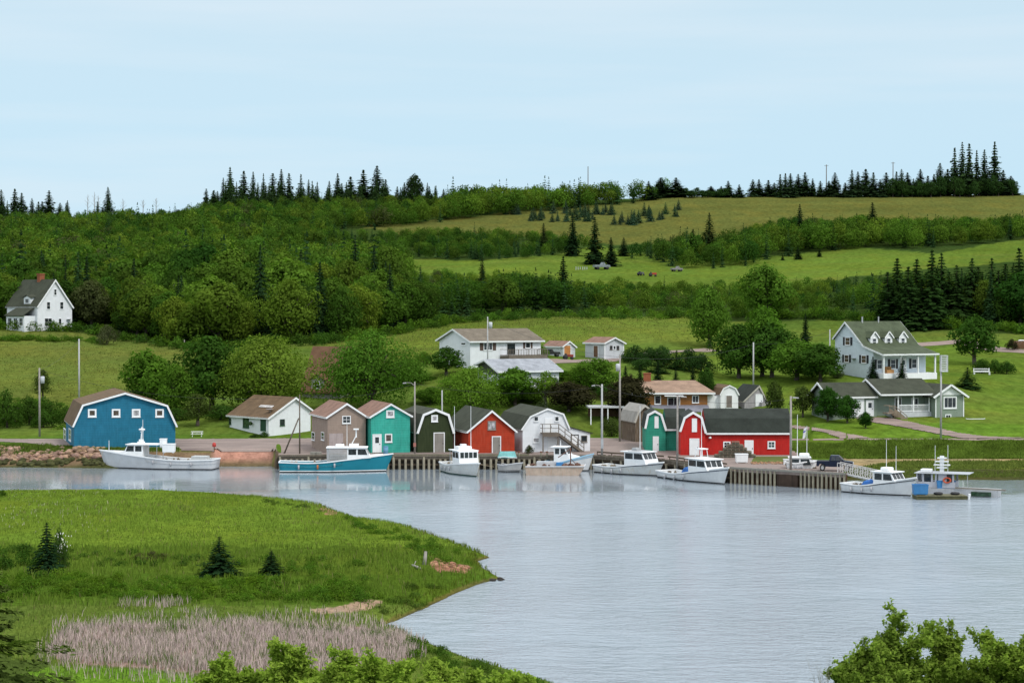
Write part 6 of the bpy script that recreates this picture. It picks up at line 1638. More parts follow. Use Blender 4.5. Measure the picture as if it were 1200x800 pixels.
def tub(name, label, p, w, dpt, hgt, mat, cat='tub', rz=0, group=None):
    o = empty(name, p, rz, label, cat, group)
    m = MB()
    m.hexa([(-w * .46, -dpt * .46, .08), (w * .46, -dpt * .46, .08), (w * .46, dpt * .46, .08), (-w * .46, dpt * .46, .08), (-w / 2, -dpt / 2, hgt), (w / 2, -dpt / 2, hgt), (w / 2, dpt / 2, hgt), (-w / 2, dpt / 2, hgt)]); m.build('body', mat, o, bevel=.03)
    m = MB()
    for a, b, c, d in ((-w / 2 - .03, w / 2 + .03, -dpt / 2 - .03, -dpt / 2 + .05), (-w / 2 - .03, w / 2 + .03, dpt / 2 - .05, dpt / 2 + .03), (-w / 2 - .03, -w / 2 + .05, -dpt / 2 + .051, dpt / 2 - .051), (w / 2 - .05, w / 2 + .03, -dpt / 2 + .051, dpt / 2 - .051)): m.box(a, b, c, d, hgt + .002, hgt + .07)
    m.build('rim', mat, o); m = MB()
    for x in (-w * .35, w * .35): m.box(x - .08, x + .08, -dpt * .4, dpt * .4, 0, .078)
    m.build('skid', mat, o); return o
tub('blue_tub', 'long blue tub against the barge cabin', a + Vector((2.6, -1.95, .55)), 1.9, .6, .95, BLUEB)
# float in front of the barge
p = WZ(1103, 584, 0)
o = empty('wooden_float', p, .03, 'low mossy wooden float alongside the grey barge', 'float dock')
MB().box(-2.7, 2.4, -1.1, 1.1, -.25, .32).build('float_body', paint('mossy_timber', (.085, .085, .04), .9, .3), o)
m = MB()
for i in range(17): m.box(-2.7 + i * .3, -2.42 + i * .3, -1.15, 1.15, .323, .38)
m.build('float_planks', paint('mossy_planks', (.15, .145, .085), .9, .3), o)
for x in (-.3, 1.4):
    m = MB().lathe([(.04, 0), (.42, .05), (.5, .16), (.36, .27), (.05, .3)], 14, (x, 0, .38)); m.build('rope_coil', DARK, o, True)
m = MB().tube((2.5, -.9, -.3), (2.62, -1.0, .55), .13, .13, 8); m.build('fender', WHITE, o)
tub('blue_tub', 'blue fish tub standing on the left end of the wooden float', p + Vector((-2.1, .1, .38)), 1.5, 1.1, 1.0, BLUEB)
# gangway
p0 = WZ(983, 553.0, 1.62); p1 = WZ(1042, 566, .6)
o = empty('gangway', p0, 0, 'grey metal gangway with truss railings sloping from the pier to the boats', 'gangway')
v = p1 - p0; sd = Vector((v.y, -v.x, 0)).normalized() * .65
m = MB().hexa([sd * -1 + Vector((0, 0, -.1)), sd + Vector((0, 0, -.1)), v + sd + Vector((0, 0, -.1)), v - sd + Vector((0, 0, -.1)), sd * -1, sd, v + sd, v - sd]); m.build('walkway', METAL, o)
for sg in (-1, 1):
    m = MB(); s = sd * sg; up = Vector((0, 0, 1.05))
    m.bar(s + up, v + s + up, .08); m.bar(s + up * .5, v + s + up * .5, .05)
    for k in range(11):
        q = v * (k / 10.0) + s; m.bar(q, q + up, .07)
        if k < 10: m.bar(q, v * ((k + 1) / 10.0) + s + up, .05)
    m.build('railing', paint('railing_grey', (.55, .53, .52), .6, .1), o)
# K small white cabin boat hauled out behind the pier
H = boat('hauled_out_boat', 'small white cabin boat hauled out on the pier beside the pickup', (922, 546.6), (955, 546.8), 1.7, .55, .7, WHITE, (.08, .86, 1.0, 1.45), roof_aft=.1, rake=.3, cuddy=False, z0=1.65 + .15, botm=WHITE)
MB().box(H['xs'] + 1.1, H['xs'] + 2.2, -.4, .4, H['top'] + .1, H['top'] + .5).build('roof_hatch', WHITE, H['o'], bevel=.12)
antenna(H, H['xs'] + .9, .0, 4.6, .05, 'mast'); 
MB().box(.3, 3.2, -.12, .12, -.4, -.02).build('cradle', PILE, H['o'])
# flag pole beside it
p = WZ(945.5, 545.5, 1.65)
o = empty('flag_pole', p, 0, 'thin white flag pole with a limp white and blue flag by the hauled-out boat', 'flag pole')
MB().tube((0, 0, 0), (0, 0, 4.4), .04, .025, 8).build('pole', WHITE, o)
vs, fs = [], []
for i in range(8):
    for j in range(4): vs.append((-.04 - .10 * j - .02 * i, .07 * math.sin(j * 2.1 + i * .6), 4.3 - i * .17 - .05 * j))
for i in range(7):
    for j in range(3): k = i * 4 + j; fs.append((k, k + 1, k + 5, k + 4))
f = MB().add(vs, fs).build('flag', paint('flag_white', (.7, .7, .74), .8, .05), o, True)
f2 = MB().add([(a - .01, b - .012, c) for a, b, c in vs[8:16]], [(0, 1, 5, 4), (1, 2, 6, 5), (2, 3, 7, 6)]).build('flag_band', paint('flag_blue', (.10, .09, .42), .8, .05), f)
# pickup
NAVY = paint('navy_car_paint', (0.010, 0.014, 0.035), .25, .05, streak=False)
p = WZ(958.5, 551.8, 1.65); q = WZ(1002, 552.4, 1.65); v = q - p; Lt = v.length; k = Lt / 5.3
o = empty('pickup_truck', p + Vector((0, .9, 0)), math.atan2(v.y, v.x), 'dark navy pickup truck parked on the pier facing right', 'pickup truck')
o.scale = (k, .88, .95)
hw = .92
MB().prism([(0, .55), (0, 1.12), (1.75, 1.14), (1.75, .52), (1.25, .52), (1.15, .78), (.75, .84), (.45, .78), (.3, .55)][::-1], -hw, hw, 'y').build('bed', NAVY, o, bevel=.02)
MB().add([(.1, -hw + .1, 1.145), (1.7, -hw + .1, 1.145), (1.7, hw - .1, 1.145), (.1, hw - .1, 1.145)], [(0, 1, 2, 3)]).build('bed_cover', DARK, o)
MB().prism([(1.752, .5), (1.752, 1.14), (4.0, 1.16), (5.15, 1.05), (5.25, .85), (5.25, .45), (4.75, .45), (4.65, .78), (4.3, .86), (3.95, .78), (3.8, .5)][::-1], -hw - .003, hw + .003, 'y').build('cab_body', NAVY, o, bevel=.02)
MB().hexa([(1.78, -hw + .05, 1.165), (3.95, -hw + .05, 1.165), (3.95, hw - .05, 1.165), (1.78, hw - .05, 1.165), (2.0, -hw + .2, 1.76), (3.2, -hw + .2, 1.76), (3.2, hw - .2, 1.76), (2.0, hw - .2, 1.76)]).build('cab_roof', NAVY, o, bevel=.04)
sg = -1
for nm, pts in (('side_window', [(2.08, 1.2, .10), (2.7, 1.2, .10), (2.66, 1.68, .21), (2.18, 1.68, .21)]), ('side_window', [(2.78, 1.2, .10), (3.72, 1.2, .10), (3.15, 1.68, .21), (2.76, 1.68, .21)])):
    for s in (-1, 1):
        MB().add([(x, s * (hw - yy + .055 + .004), z) for x, z, yy in pts] + [(x, s * (hw - yy + .03), z) for x, z, yy in pts], [(0, 1, 2, 3), (7, 6, 5, 4), (0, 4, 5, 1), (1, 5, 6, 2), (2, 6, 7, 3), (3, 7, 4, 0)]).build(nm, GLASS, o)
MB().add([(3.93, -hw + .14, 1.20), (3.93, hw - .14, 1.20), (3.24, hw - .27, 1.73), (3.24, -hw + .27, 1.73), (3.96, -hw + .14, 1.22), (3.96, hw - .14, 1.22), (3.27, hw - .27, 1.75), (3.27, -hw + .27, 1.75)], [(0, 1, 2, 3), (7, 6, 5, 4), (0, 4, 5, 1), (1, 5, 6, 2), (2, 6, 7, 3), (3, 7, 4, 0)]).build('windscreen', glass('pale_windscreen', (.16, .17, .18)), o)
for x in (.85, 4.3):
    for s in (-1, 1):
        w = MB().lathe([(.12, -.13), (.37, -.12), (.39, 0), (.37, .12), (.12, .13)], 18).build('wheel', DARK, o, True); w.rotation_euler = (math.pi / 2, 0, 0); w.location = (x, s * (hw - .13), .39)
        r_ = MB().lathe([(.03, .131), (.22, .135), (.22, .15), (.03, .145)], 12).build('wheel_rim', METAL, w); 
        if s > 0: r_.rotation_euler = (math.pi, 0, 0)
MB().box(5.16, 5.32, -hw, hw, .48, .66).build('front_bumper', METAL, o, bevel=.03)
for s in (-1, 1):
    a0, a1 = sorted((s * .55, s * .9)); MB().box(5.2, 5.272, a0, a1, .78, .98).build('headlight', paint('lamp_white', (.8, .8, .78), .2, .03), o)
MB().box(5.2, 5.262, -.5, .5, .72, 1.0).build('grille', METAL, o)
MB().box(3.7, 3.82, -hw - .2, -hw - .02, 1.15, 1.33).build('wing_mirror', NAVY, o); MB().box(3.7, 3.82, hw + .02, hw + .2, 1.15, 1.33).build('wing_mirror', NAVY, o)

# ------------------------------------------------------------------ poles, lamps, wires
POLEW = paint('pole_wood', (0.30, 0.275, 0.25), .9, .2, scale=3)
POLED = paint('dark_pole_wood', (0.13, 0.105, 0.08), .9, .25, scale=3)
POLEP = paint('pale_pole', (0.42, 0.42, 0.42), .8, .12, scale=3)
tops = {}
def pole(key, px, yt, label, yb=None, d=None, z=None, r=.13, mat=POLEW, name='utility_pole', cat='utility pole', lamp=None, box=None, cross=False, guard=None):
    if d is None: d = depth_at(yb, z)
    x = (px - 600) / FPX * d
    z = far_z1(x, d) if z is None else z
    H = z_at(yt, d) - z
    o = empty(name, (x, d, z), 0, label, cat)
    MB().tube((0, 0, -.8), (0, 0, H), r, r * .72, 10).build('post', mat, o, True)
    if lamp:
        sg, ln = lamp
        m = MB().path([(0, 0, H - .5), (sg * ln * .5, -.05, H - .15), (sg * ln, -.1, H - .12)], .045, 6); m.build('lamp_arm', POLEW, o)
        MB().hexa([(sg * ln - .1, -.26, H - .22), (sg * (ln + .55) , -.22, H - .24), (sg * (ln + .55), .02, H - .24), (sg * ln - .1, .06, H - .22), (sg * ln - .1, -.22, H - .06), (sg * (ln + .5), -.18, H - .12), (sg * (ln + .5), 0, H - .12), (sg * ln - .1, .02, H - .06)]).build('lamp_head', paint('lamp_head_grey', (.30, .30, .30), .5, .1), o)
    if box:
        sx, zz = box
        MB().lathe([(.05, -.45), (.27, -.42), (.28, .40), (.22, .48), (.05, .5)], 12, (sx * .42, -.05, H - zz)).build('transformer', paint('transformer_grey', (.55, .57, .60), .5, .1), o, True)
    if cross: MB().box(-.9, .9, -.1, .02, H - .5, H - .36).build('crossarm', mat, o)
    tops[key] = Vector((x, d, z + H - .25))
    return o, H
pole('a', 46, 431, 'weathered utility pole with transformer by the left roadside bank', d=283, r=.15, box=(1, 1.6))
pole('b', 92.5, 397, 'plain grey pole on the left field above the blue barn', d=322, r=.15, mat=POLEP)
pole('c', 216, 398, 'small far pole at the edge of the left hay field', d=432, r=.13)
o, H = pole('d', 351, 462, 'thin dark pole on the wharf with a leaning brace beside the tan shed', yb=531.5, z=1.62, r=.10, mat=POLED)
MB().tube((-2.0, .1, -.3), (-.12, 0, H * .60), .10, .08, 8).build('brace', POLED, o, True)
o, H = pole('e', 486, 447, 'utility pole with pink box and short street lamp beside the dark green shed', yb=531.8, z=1.6, r=.12, lamp=(-1, .9))
MB().box(-.16, .16, -.26, -.13, .9, 1.35).build('pink_box', paint('faded_red_box', (.42, .17, .14), .7, .1), o)
pole('f', 518, 457, 'pale pole behind the dark green gambrel roof', d=266, r=.11, mat=POLEP)
pole('g', 571.5, 371, 'tall pole with small transformer in front of the long white bungalow', d=320, r=.12, box=(1, 1.3), mat=POLEP)
o, H = pole('h', 705.5, 450, 'pale street lamp pole with meter box near the outside stair', yb=534, z=1.62, r=.15, mat=POLEP, lamp=(-1, .7))
MB().box(-.14, .16, -.36, -.16, .9, 2.0).build('meter_box', paint('meter_grey', (.4, .42, .44), .6, .1), o)
pole('i', 726.5, 416, 'tallest pole with transformer between lawn and purple-leaved tree', yb=518, z=1.95, r=.15, box=(-.6, 1.6))
pole('j', 794, 463, 'grey street lamp pole on the pier before the red barn gambrel', yb=541.0, z=1.62, r=.14, mat=POLEW, lamp=(1, .5))
pole('k', 883, 401, 'tall white pole behind the small grey weathered shed', d=318, r=.14, mat=POLEP)
pole('l', 927, 464, 'brown street lamp pole on the pier at the right end of the red barn', yb=551.5, z=1.62, r=.15, mat=POLEW, lamp=(1, .3))
pole('m', 972.5, 386, 'slender grey pole left of the blue-white house', d=322, r=.12, mat=POLEP)
o, H = pole('n', 1103, 417, 'tall grey pole with white lattice box on top before the cottage', d=271.5, r=.14, mat=POLEP)
m = MB()
for x in (-.05, .75):
    for y in (-.4, .4): m.box(x - .04, x + .04, y - .04, y + .04, H - 1.9, H + .0)
for k in range(9):
    zz = H - 1.9 + k * .235; m.box(-.05, .75, -.42, -.38, zz, zz + .10).box(-.05, .75, .38, .42, zz, zz + .10)
m.box(-.1, .8, -.45, .45, H + .01, H + .08).box(-.1, .8, -.45, .45, H - 2.0, H - 1.91); m.build('lattice_box', paint('lattice_white', (.60, .62, .64), .6, .08), o)
for key, px, yt, lab in (('s', 689, 195, 'dark pole on the middle of the wooded skyline'), ('t', 968, 193, 'dark pole over the right skyline spruces'), ('u', 1046, 190, 'dark pole on the right skyline, nearer the tallest spruces')):
    pole(key, px, yt, lab, d=905, r=.22, mat=POLED, cross=key != 's')
def wire(a, b, label, sag=.8, dz=0):
    A, B = tops[a] + Vector((0, 0, dz)), tops[b] + Vector((0, 0, dz)); P = []
    for i in range(17):
        t = i / 16; P.append(A.lerp(B, t) - Vector((0, 0, sag * 4 * t * (1 - t))))
    m = MB().path(P, .014, 4); tag(m.build('overhead_wire', DARK), label, 'wire')
wire('a', 'd', 'overhead wire from the left roadside pole to the braced pole', 1.6); wire('d', 'e', 'overhead wire along the coloured sheds', .7); wire('e', 'h', 'overhead wire from the pink-box pole to the street lamp by the stair', 1.0)
wire('h', 'j', 'overhead wire over the green barn', .5); wire('j', 'l', 'overhead wire over the long red barn', .6); wire('i', 'k', 'overhead wire from transformer pole to the white pole', 1.0); wire('k', 'm', 'overhead wire from the white pole to the slender grey pole', .6)
wire('g', 'i', 'overhead wire from the bungalow pole down to the transformer pole', 1.0); wire('m', 'n', 'overhead wire over the cottage roof', .8); wire('b', 'a', 'overhead wire down from the left field pole', .6)

# ------------------------------------------------------------------ small things on the shore
def on_ground(px, yb, z=1.64): return WZ(px, yb, z)
tub('fish_tub', 'big white fish tub standing on the pier before the trap stack', on_ground(869, 542), 1.4, 1.1, .95, WHITE, 'tub')
tub('fish_tub', 'small white tub on the pier left of the brown lamp pole', on_ground(921, 544), .55, .5, .55, WHITE, 'tub')
p = on_ground(198, 530.2, 1.95)
tub('fish_tub', 'large white container at the right corner of the blue barn', p, 1.5, 1.1, 1.0, WHITE, 'container')
tub('fish_tub', 'smaller white container raised beside the large one by the blue barn', p + Vector((-.8, .9, .55)), .8, .8, 1.0, WHITE, 'container')
o = empty('barrel', on_ground(452, 531.5, 1.62), 0, 'pale blue plastic barrel beside the teal shed door', 'barrel')
MB().lathe([(.25, 0), (.30, .06), (.31, .42), (.32, .45), (.31, .48), (.31, .82), (.28, .92), (.02, .94)], 16).build('body', paint('pale_blue_plastic', (.16, .36, .55), .5, .1), o, True); MB().lathe([(.29, .86), (.315, .87), (.315, .91), (.285, .93)], 16).build('lid', paint('lid_blue', (.10, .25, .42), .5, .1), o, True)
for i, (px, lab) in enumerate(((367, 'left grey concrete block on the wharf before the tan shed'), (373.5, 'right grey concrete block on the wharf before the tan shed'))):
    o = tag(MB().box(-.33, .33, -.3, .3, 0, .55).build('concrete_block', CONC, None, bevel=.03), lab, 'concrete block'); o.location = on_ground(px, 534.5, 1.5); o.rotation_euler.z = .2 * i
o = empty('upturned_dinghy', on_ground(594.5, 536.5, 1.5), .15, 'small upturned teal and white dinghy on the wharf before the red shed', 'dinghy')
R = hull_pts(2.0, .9, .35, .42, .15); m = strip(R, 0, 4, MB()); m.v = [(x - 1.0, y, .42 - z * .9) for x, y, z in m.v]; m.build('hull', paint('pale_teal', (.20, .48, .47), .6, .12), o, True)
m = MB()
for sg in (1, -1):
    for i in range(22): a, b = R[i][4], R[i + 1][4]; m.bar((a[0] - 1.0, sg * a[1], .42 - a[2] * .9), (b[0] - 1.0, sg * b[1], .42 - b[2] * .9), .05, .07)
m.build('gunwale', WHITE, o)
for px, lab in ((620, 'dark bush at the left foot of the white gambrel building'),): plant('bush1', px, 530, 521, 12, (.04, .055, .02), lab, 'foot_shrub', 'shrub', d=256.2)
for i, px in enumerate((604, 608, 634, 641)):
    o = empty('mooring_bollard', on_ground(px, 536, 1.5) + Vector((0, .3, 0)), 0, 'short rusty-topped bollard on the wharf edge by the white gambrel building', 'bollard', 'bollards on the timber wharf')
    MB().tube((0, 0, 0), (0, 0, .62), .11, .10, 8).build('post', PILE_PALE, o, True); MB().lathe([(.04, .60), (.15, .61), (.15, .70), (.03, .73)], 10).build('cap', paint('bollard_rust', (.22, .08, .04), .8, .2), o, True)
# lobster traps
def trap_mesh():
    f = MB(); w, dd, hh = .88, .50, .34
    for x in (-w / 2, 0, w / 2):
        f.bar((x, -dd / 2, .03), (x, dd / 2, .03), .05); n = 6; P = [(x, -dd / 2 * math.cos(math.pi * k / n), .03 + hh * math.sin(math.pi * k / n) ** .8) for k in range(n + 1)]; f.path(P, .022, 5)
    l = MB()
    for k in range(1, 7): a = math.pi * k / 7; l.box(-w / 2, w / 2, -dd / 2 * math.cos(a) * 1.03 - .02, -dd / 2 * math.cos(a) * 1.03 + .02, .03 + hh * math.sin(a) ** .8 * 1.03, .06 + hh * math.sin(a) ** .8 * 1.03)
    for y in (-.2, -.07, .07, .2): l.box(-w / 2, w / 2, y - .03, y + .03, .0, .025)
    n = MB().box(-w / 2 + .05, w / 2 - .05, -dd / 2 + .08, dd / 2 - .08, .06, hh * .75)
    return f, l, n
tf, tl, tn = trap_mesh()
TRW = paint('trap_lath', (.26, .215, .16), .9, .3); TRN = paint('trap_net', (.10, .10, .075), .9, .3)
first = empty('lobster_trap', (0, 0, 0), 0, 'weathered lath lobster trap in the stack before the red barn', 'lobster trap', 'lobster traps stacked before the red barn')
tf.build('frame', TRW, first); tl.build('laths', TRW, first); tn.build('netting', TRN, first)
kids = children(first); c0 = WZ(861.5, 536, 1.64); n = 0
for row in range(5):
    cnt = 5 - row
    for k in range(cnt):
        for dp in ((0, .56) if row < 4 else (0,)):
            loc = c0 + Vector(((k - (cnt - 1) / 2) * .95 + _rt.uniform(-.05, .05), dp, row * .385)); rz = _rt.uniform(-.06, .06)
            if n == 0: first.location = loc; first.rotation_euler.z = rz
            else: copy_tree(first, loc, rz, kids=kids)
            n += 1
def icosa(seed):
    r = random.Random(seed); t = (1 + 5 ** .5) / 2
    vs = [Vector(v).normalized() for v in ((-1, t, 0), (1, t, 0), (-1, -t, 0), (1, -t, 0), (0, -1, t), (0, 1, t), (0, -1, -t), (0, 1, -t), (t, 0, -1), (t, 0, 1), (-t, 0, -1), (-t, 0, 1))]
    fs = [(0, 11, 5), (0, 5, 1), (0, 1, 7), (0, 7, 10), (0, 10, 11), (1, 5, 9), (5, 11, 4), (11, 10, 2), (10, 7, 6), (7, 1, 8), (3, 9, 4), (3, 4, 2), (3, 2, 6), (3, 6, 8), (3, 8, 9), (4, 9, 5), (2, 4, 11), (6, 2, 10), (8, 6, 7), (9, 8, 1)]
    return np.array([v * r.uniform(.75, 1.2) for v in vs]) * np.array((r.uniform(.9, 1.4), r.uniform(.8, 1.2), r.uniform(.55, .85))), np.array(fs)
ICO = [icosa(i) for i in range(8)]
def rocks(name, pts, sizes, cols, mat, label, cat):
    V, F, C = [], [], []; n = 0
    for p, s, c in zip(pts, sizes, cols):
        v, f = ICO[_rt.randrange(8)]; a = _rt.uniform(0, 6.28); ca, sa = math.cos(a), math.sin(a)
        q = v * s; q = np.c_[q[:, 0] * ca - q[:, 1] * sa, q[:, 0] * sa + q[:, 1] * ca, q[:, 2]] + np.array(p)
        V.append(q); F.append(f + n); n += len(v); C.append(np.tile(np.r_[c, 1.0], (len(f), 1)))
    me = np_mesh(name, np.concatenate(V), np.concatenate(F), {'col': ('FACE', 'FLOAT_COLOR', np.concatenate(C))})
    return tag(link_mesh(name, me, mat), label, cat, kind='stuff')
t = NT('rock'); b_ = t.node('ShaderNodeAttribute', attribute_name='col').outputs['Color']; co = t.node('ShaderNodeTexCoord').outputs['Object']; nn_ = t.noise(co, 3.0, 5)
t.principled(t.scalecol(b_, t.maprange(nn_, .3, .7, .65, 1.35)), .95, t.bump(nn_, .6, .06), 0, .2); ROCK = t.m
P, S, C = [], [], []
for k in range(620):
    px = _rt.uniform(-90, 122); u = _rt.random() ** .8; d = float(edge_d(px)) + .4 + u * 5.0; x = (px - 600) / FPX * d
    if u > .72 and px > 30 and _rt.random() < .7: continue
    P.append((x, d, far_z1(x, d) + .05)); S.append(_rt.uniform(.16, .52) * (1.25 if _rt.random() < .2 else 1))
    if u < .30: c = np.array((.060, .062, .022)) * _rt.uniform(.7, 1.3)
    else: c = np.array((.285, .185, .13)) * _rt.uniform(.55, 1.4) * np.array((1, _rt.uniform(.92, 1.05), _rt.uniform(.85, 1.1)))
    C.append(c)
rocks('shore_boulders', P, S, C, ROCK, 'pale pink and tan boulders along the left bank below the road', 'boulders')
P, S, C = [], [], []
for k in range(75):
    px = _rt.uniform(502, 549); py = 664 + (px - 525) * .06 + _rt.gauss(0, 2.4); q = WZ(px, py, .6); P.append((q.x, q.y, float(spit_z(np.array([q.x]), np.array([q.y]))[0]) + .02)); S.append(_rt.uniform(.08, .30)); C.append(np.array((.27, .14, .085)) * _rt.uniform(.6, 1.4))
for k in range(40):
    px = _rt.uniform(568, 590); py = 677 + (px - 575) * .05 + _rt.uniform(-1.5, 1.5); q = WZ(px, py, .1); P.append((q.x, q.y, .02)); S.append(_rt.uniform(.06, .20)); C.append(np.array((.04, .036, .03)))
rocks('red_rocks', P, S, C, ROCK, 'broken red sandstone on the tip of the meadow spit', 'rocks')
P, S, C = [], [], []
for k in range(150):
    px = _rt.uniform(880, 923); q = WZ(px, _rt.uniform(541, 543.5), 1.66); P.append(q); S.append(_rt.uniform(.06, .16)); C.append(np.array((.28, .16, .09)) * _rt.uniform(.5, 1.3))
rocks('gravel_heap', P, S, C, ROCK, 'line of rusty stones along the grass strip before the red barn', 'stones')
o = tag(MB().tube((0, 0, -.2), (.12, .05, .95), .16, .10, 8).build('tree_stump', PALEBARK, None, True), 'pale broken stump standing on the meadow spit', 'stump'); q = WZ(497, 660, .9); o.location = (q.x, q.y, float(spit_z(np.array([q.x]), np.array([q.y]))[0]))
o = tag(MB().tube((-.8, 0, 0), (.4, .2, .1), .12, .07, 7).tube((.1, .15, .1), (.5, -.1, .35), .05, .03, 5).build('driftwood', PALEBARK, None, True), 'bleached driftwood lying by the red rocks of the spit', 'driftwood'); q = WZ(488, 668, .7); o.location = (q.x, q.y, float(spit_z(np.array([q.x]), np.array([q.y]))[0]) + .1); o.rotation_euler.z = 1.9
# picnic table
o = empty('picnic_table', WZ(231, 511.5, 2.0), .1, 'white picnic table on the grass under the thin tree', 'picnic table'); o.scale = (.8, .8, .9)
m = MB()
for k in range(4): m.box(-1.0, 1.0, -.40 + k * .2, -.22 + k * .2, .72, .77)
m.build('table_top', WHITE, o)
for y in (-.75, .55): MB().box(-1.0, 1.0, y, y + .26, .42, .46).build('bench', WHITE, o)
for x in (-.75, .75):
    m = MB(); m.bar((x, -.7, 0), (x, -.2, .72), .09); m.bar((x, .7, 0), (x, .2, .72), .09); m.bar((x, -.75, .39), (x, .75, .39), .08); m.build('leg_frame', WHITE, o)
o = empty('hydrant_marker', WZ(251, 529.5, 2.0), 0, 'small red marker post at the edge of the gravel road', 'marker post')
MB().tube((0, 0, 0), (0, 0, .85), .05, .05, 8).build('post', PILE, o); MB().lathe([(.05, .6), (.22, .65), (.24, .9), (.16, 1.1), (.03, 1.15)], 10).build('marker_head', paint('marker_red', (.45, .05, .04), .6, .1), o, True)
# white rail bench, plank on lawn
g = ground_hit(1150, 439); o = empty('rail_seat', g, .05, 'white three-rail bench on the lawn before the hedge', 'bench'); m = MB()
for x in (-1.25, 1.25): m.box(x - .06, x + .06, -.06, .06, 0, 1.05).box(x - .06, x + .06, -.55, -.45, 0, .45)
m.build('leg_frame', WHITE, o); m = MB()
for zz in (.62, .95): m.box(-1.3, 1.3, -.09, -.062, zz - .05, zz + .05)
m.build('backrest', WHITE, o); MB().box(-1.3, 1.3, -.6, -.12, .42, .48).build('seat', WHITE, o)
g = ground_hit(1143, 491.5); o = empty('lawn_border', g, .05, 'low white border board lying on the lawn right of the cottage', 'border board'); MB().box(-1.3, 1.3, -.12, .12, 0, .08).build('board', WHITE, o); MB().box(-1.3, -1.2, -.2, .2, .082, .12).box(1.2, 1.3, -.2, .2, .082, .12).build('end_cleat', WHITE, o)
# vehicles up the hill
def small_vehicle(name, label, cat, px, yb, d, L, col, rz=0, kind='jeep'):
    x = (px - 600) / FPX * d; o = empty(name, (x, d, far_z1(x, d)), rz, label, cat); bm = paint(name + '_paint', col, .5, .15, streak=False); w = L * .21
    if kind == 'tractor':
        MB().box(-.1 * L, .42 * L, -.12 * L, .12 * L, .22 * L, .42 * L).box(-.38 * L, -.1 * L, -.18 * L, .18 * L, .22 * L, .32 * L).build('body', bm, o, bevel=.03); MB().box(-.3 * L, -.14 * L, -.12 * L, .12 * L, .323 * L, .5 * L).build('seat', DARK, o, bevel=.03)
        ws = ((-.25 * L, .2 * L), (.3 * L, .12 * L))
    else:
        MB().prism([(-.5 * L, .14 * L), (-.5 * L, .28 * L), (.1 * L, .29 * L), (.46 * L, .27 * L), (.5 * L, .14 * L)][::-1], -w, w, 'y').build('body', bm, o, bevel=.03)
        a, b = (-.48, .12) if kind == 'jeep' else (-.05, .2)
        MB().hexa([(a * L, -w * .95, .291 * L), (b * L, -w * .95, .291 * L), (b * L, w * .95, .291 * L), (a * L, w * .95, .291 * L), (a * L + .08 * L, -w * .85, .43 * L), (b * L - .1 * L, -w * .85, .43 * L), (b * L - .1 * L, w * .85, .43 * L), (a * L + .08 * L, w * .85, .43 * L)]).build('cab', bm if kind != 'jeep' else DARK, o, bevel=.03)
        MB().box((a + .12) * L, (b - .15) * L, -w * .95, -w * .9, .31 * L, .40 * L).build('side_window', GLASS, o); ws = ((-.3 * L, .09 * L), (.3 * L, .09 * L))
    for x, r in ws:
        for s in (-1, 1): q = MB().lathe([(r * .3, -.11), (r, -.1), (r, .1), (r * .3, .11)], 14).build('wheel', DARK, o, True); q.rotation_euler = (math.pi / 2, 0, 0); q.location = (x, s * w * .95, r)
    return o
small_vehicle('jeep', 'dark open jeep parked by the shed with orange door', 'jeep', 646, 421, 341, 2.9, (.02, .022, .02), .2)
small_vehicle('red_tractor', 'small red garden tractor below the dark jeep', 'tractor', 666, 427, 337, 1.9, (.25, .04, .03), .1, 'tractor')
small_vehicle('old_truck', 'old grey truck standing in the pasture clearing on the hill', 'truck', 705, 317, 640, 5.0, (.20, .23, .24), .3, 'truck')
small_vehicle('far_tractor', 'tiny red tractor in the pasture clearing on the hill', 'tractor', 765, 324, 612, 2.6, (.42, .05, .03), 0, 'tractor')
small_vehicle('far_trailer', 'grey farm wagon at the far right of the pasture clearing', 'wagon', 793, 320, 632, 3.6, (.22, .21, .20), .4, 'truck')
small_vehicle('far_cart', 'dark small cart left of the tiny red tractor on the hill', 'cart', 751, 323, 616, 2.4, (.10, .10, .12), .8, 'tractor')
for i in range(6):
    px = 675 + i * 2.6; x = (px - 600) / FPX * 638; o = tag(MB().box(-.11, .11, -.11, .11, 0, .95).box(-.14, .14, -.14, .14, .953, 1.03).build('white_post', paint('dull_white', (.42, .43, .42), .8, .15)), 'short white post in the pasture clearing left of the old truck', 'post', 'white posts in the pasture clearing'); o.location = (x, 638 + (i % 3), far_z1(x, 638))

# ------------------------------------------------------------------ grasses, reeds, low growth
def foliage_up(name):
    t = NT(name)
    base = t.node('ShaderNodeAttribute', attribute_name='col').outputs['Color']; ti = t.node('ShaderNodeAttribute', attribute_name='tint').outputs['Fac']
    c = t.scalecol(base, t.maprange(ti, 0, 1, .55, 1.5))
    ge = t.node('ShaderNodeNewGeometry'); va = t.node('ShaderNodeVectorMath', operation='ADD'); va.inputs[1].default_value = (0, -.15, 1.1); t.l.new(ge.outputs['Normal'], va.inputs[0]); vn = t.node('ShaderNodeVectorMath', operation='NORMALIZE'); t.l.new(va.outputs[0], vn.inputs[0])
    d = t.node('ShaderNodeBsdfDiffuse'); t.l.new(c, d.inputs['Color']); t.l.new(vn.outputs[0], d.inputs['Normal'])
    tr = t.node('ShaderNodeBsdfTranslucent'); t.l.new(c, tr.inputs['Color'])
    mx = t.node('ShaderNodeMixShader'); mx.inputs[0].default_value = .2; t.l.new(d.outputs[0], mx.inputs[1]); t.l.new(tr.outputs[0], mx.inputs[2]); t.l.new(mx.outputs[0], t.out.inputs['Surface'])
    return t.m
GRASS = foliage_up('grass_blades')
rng = np.random.default_rng(77)
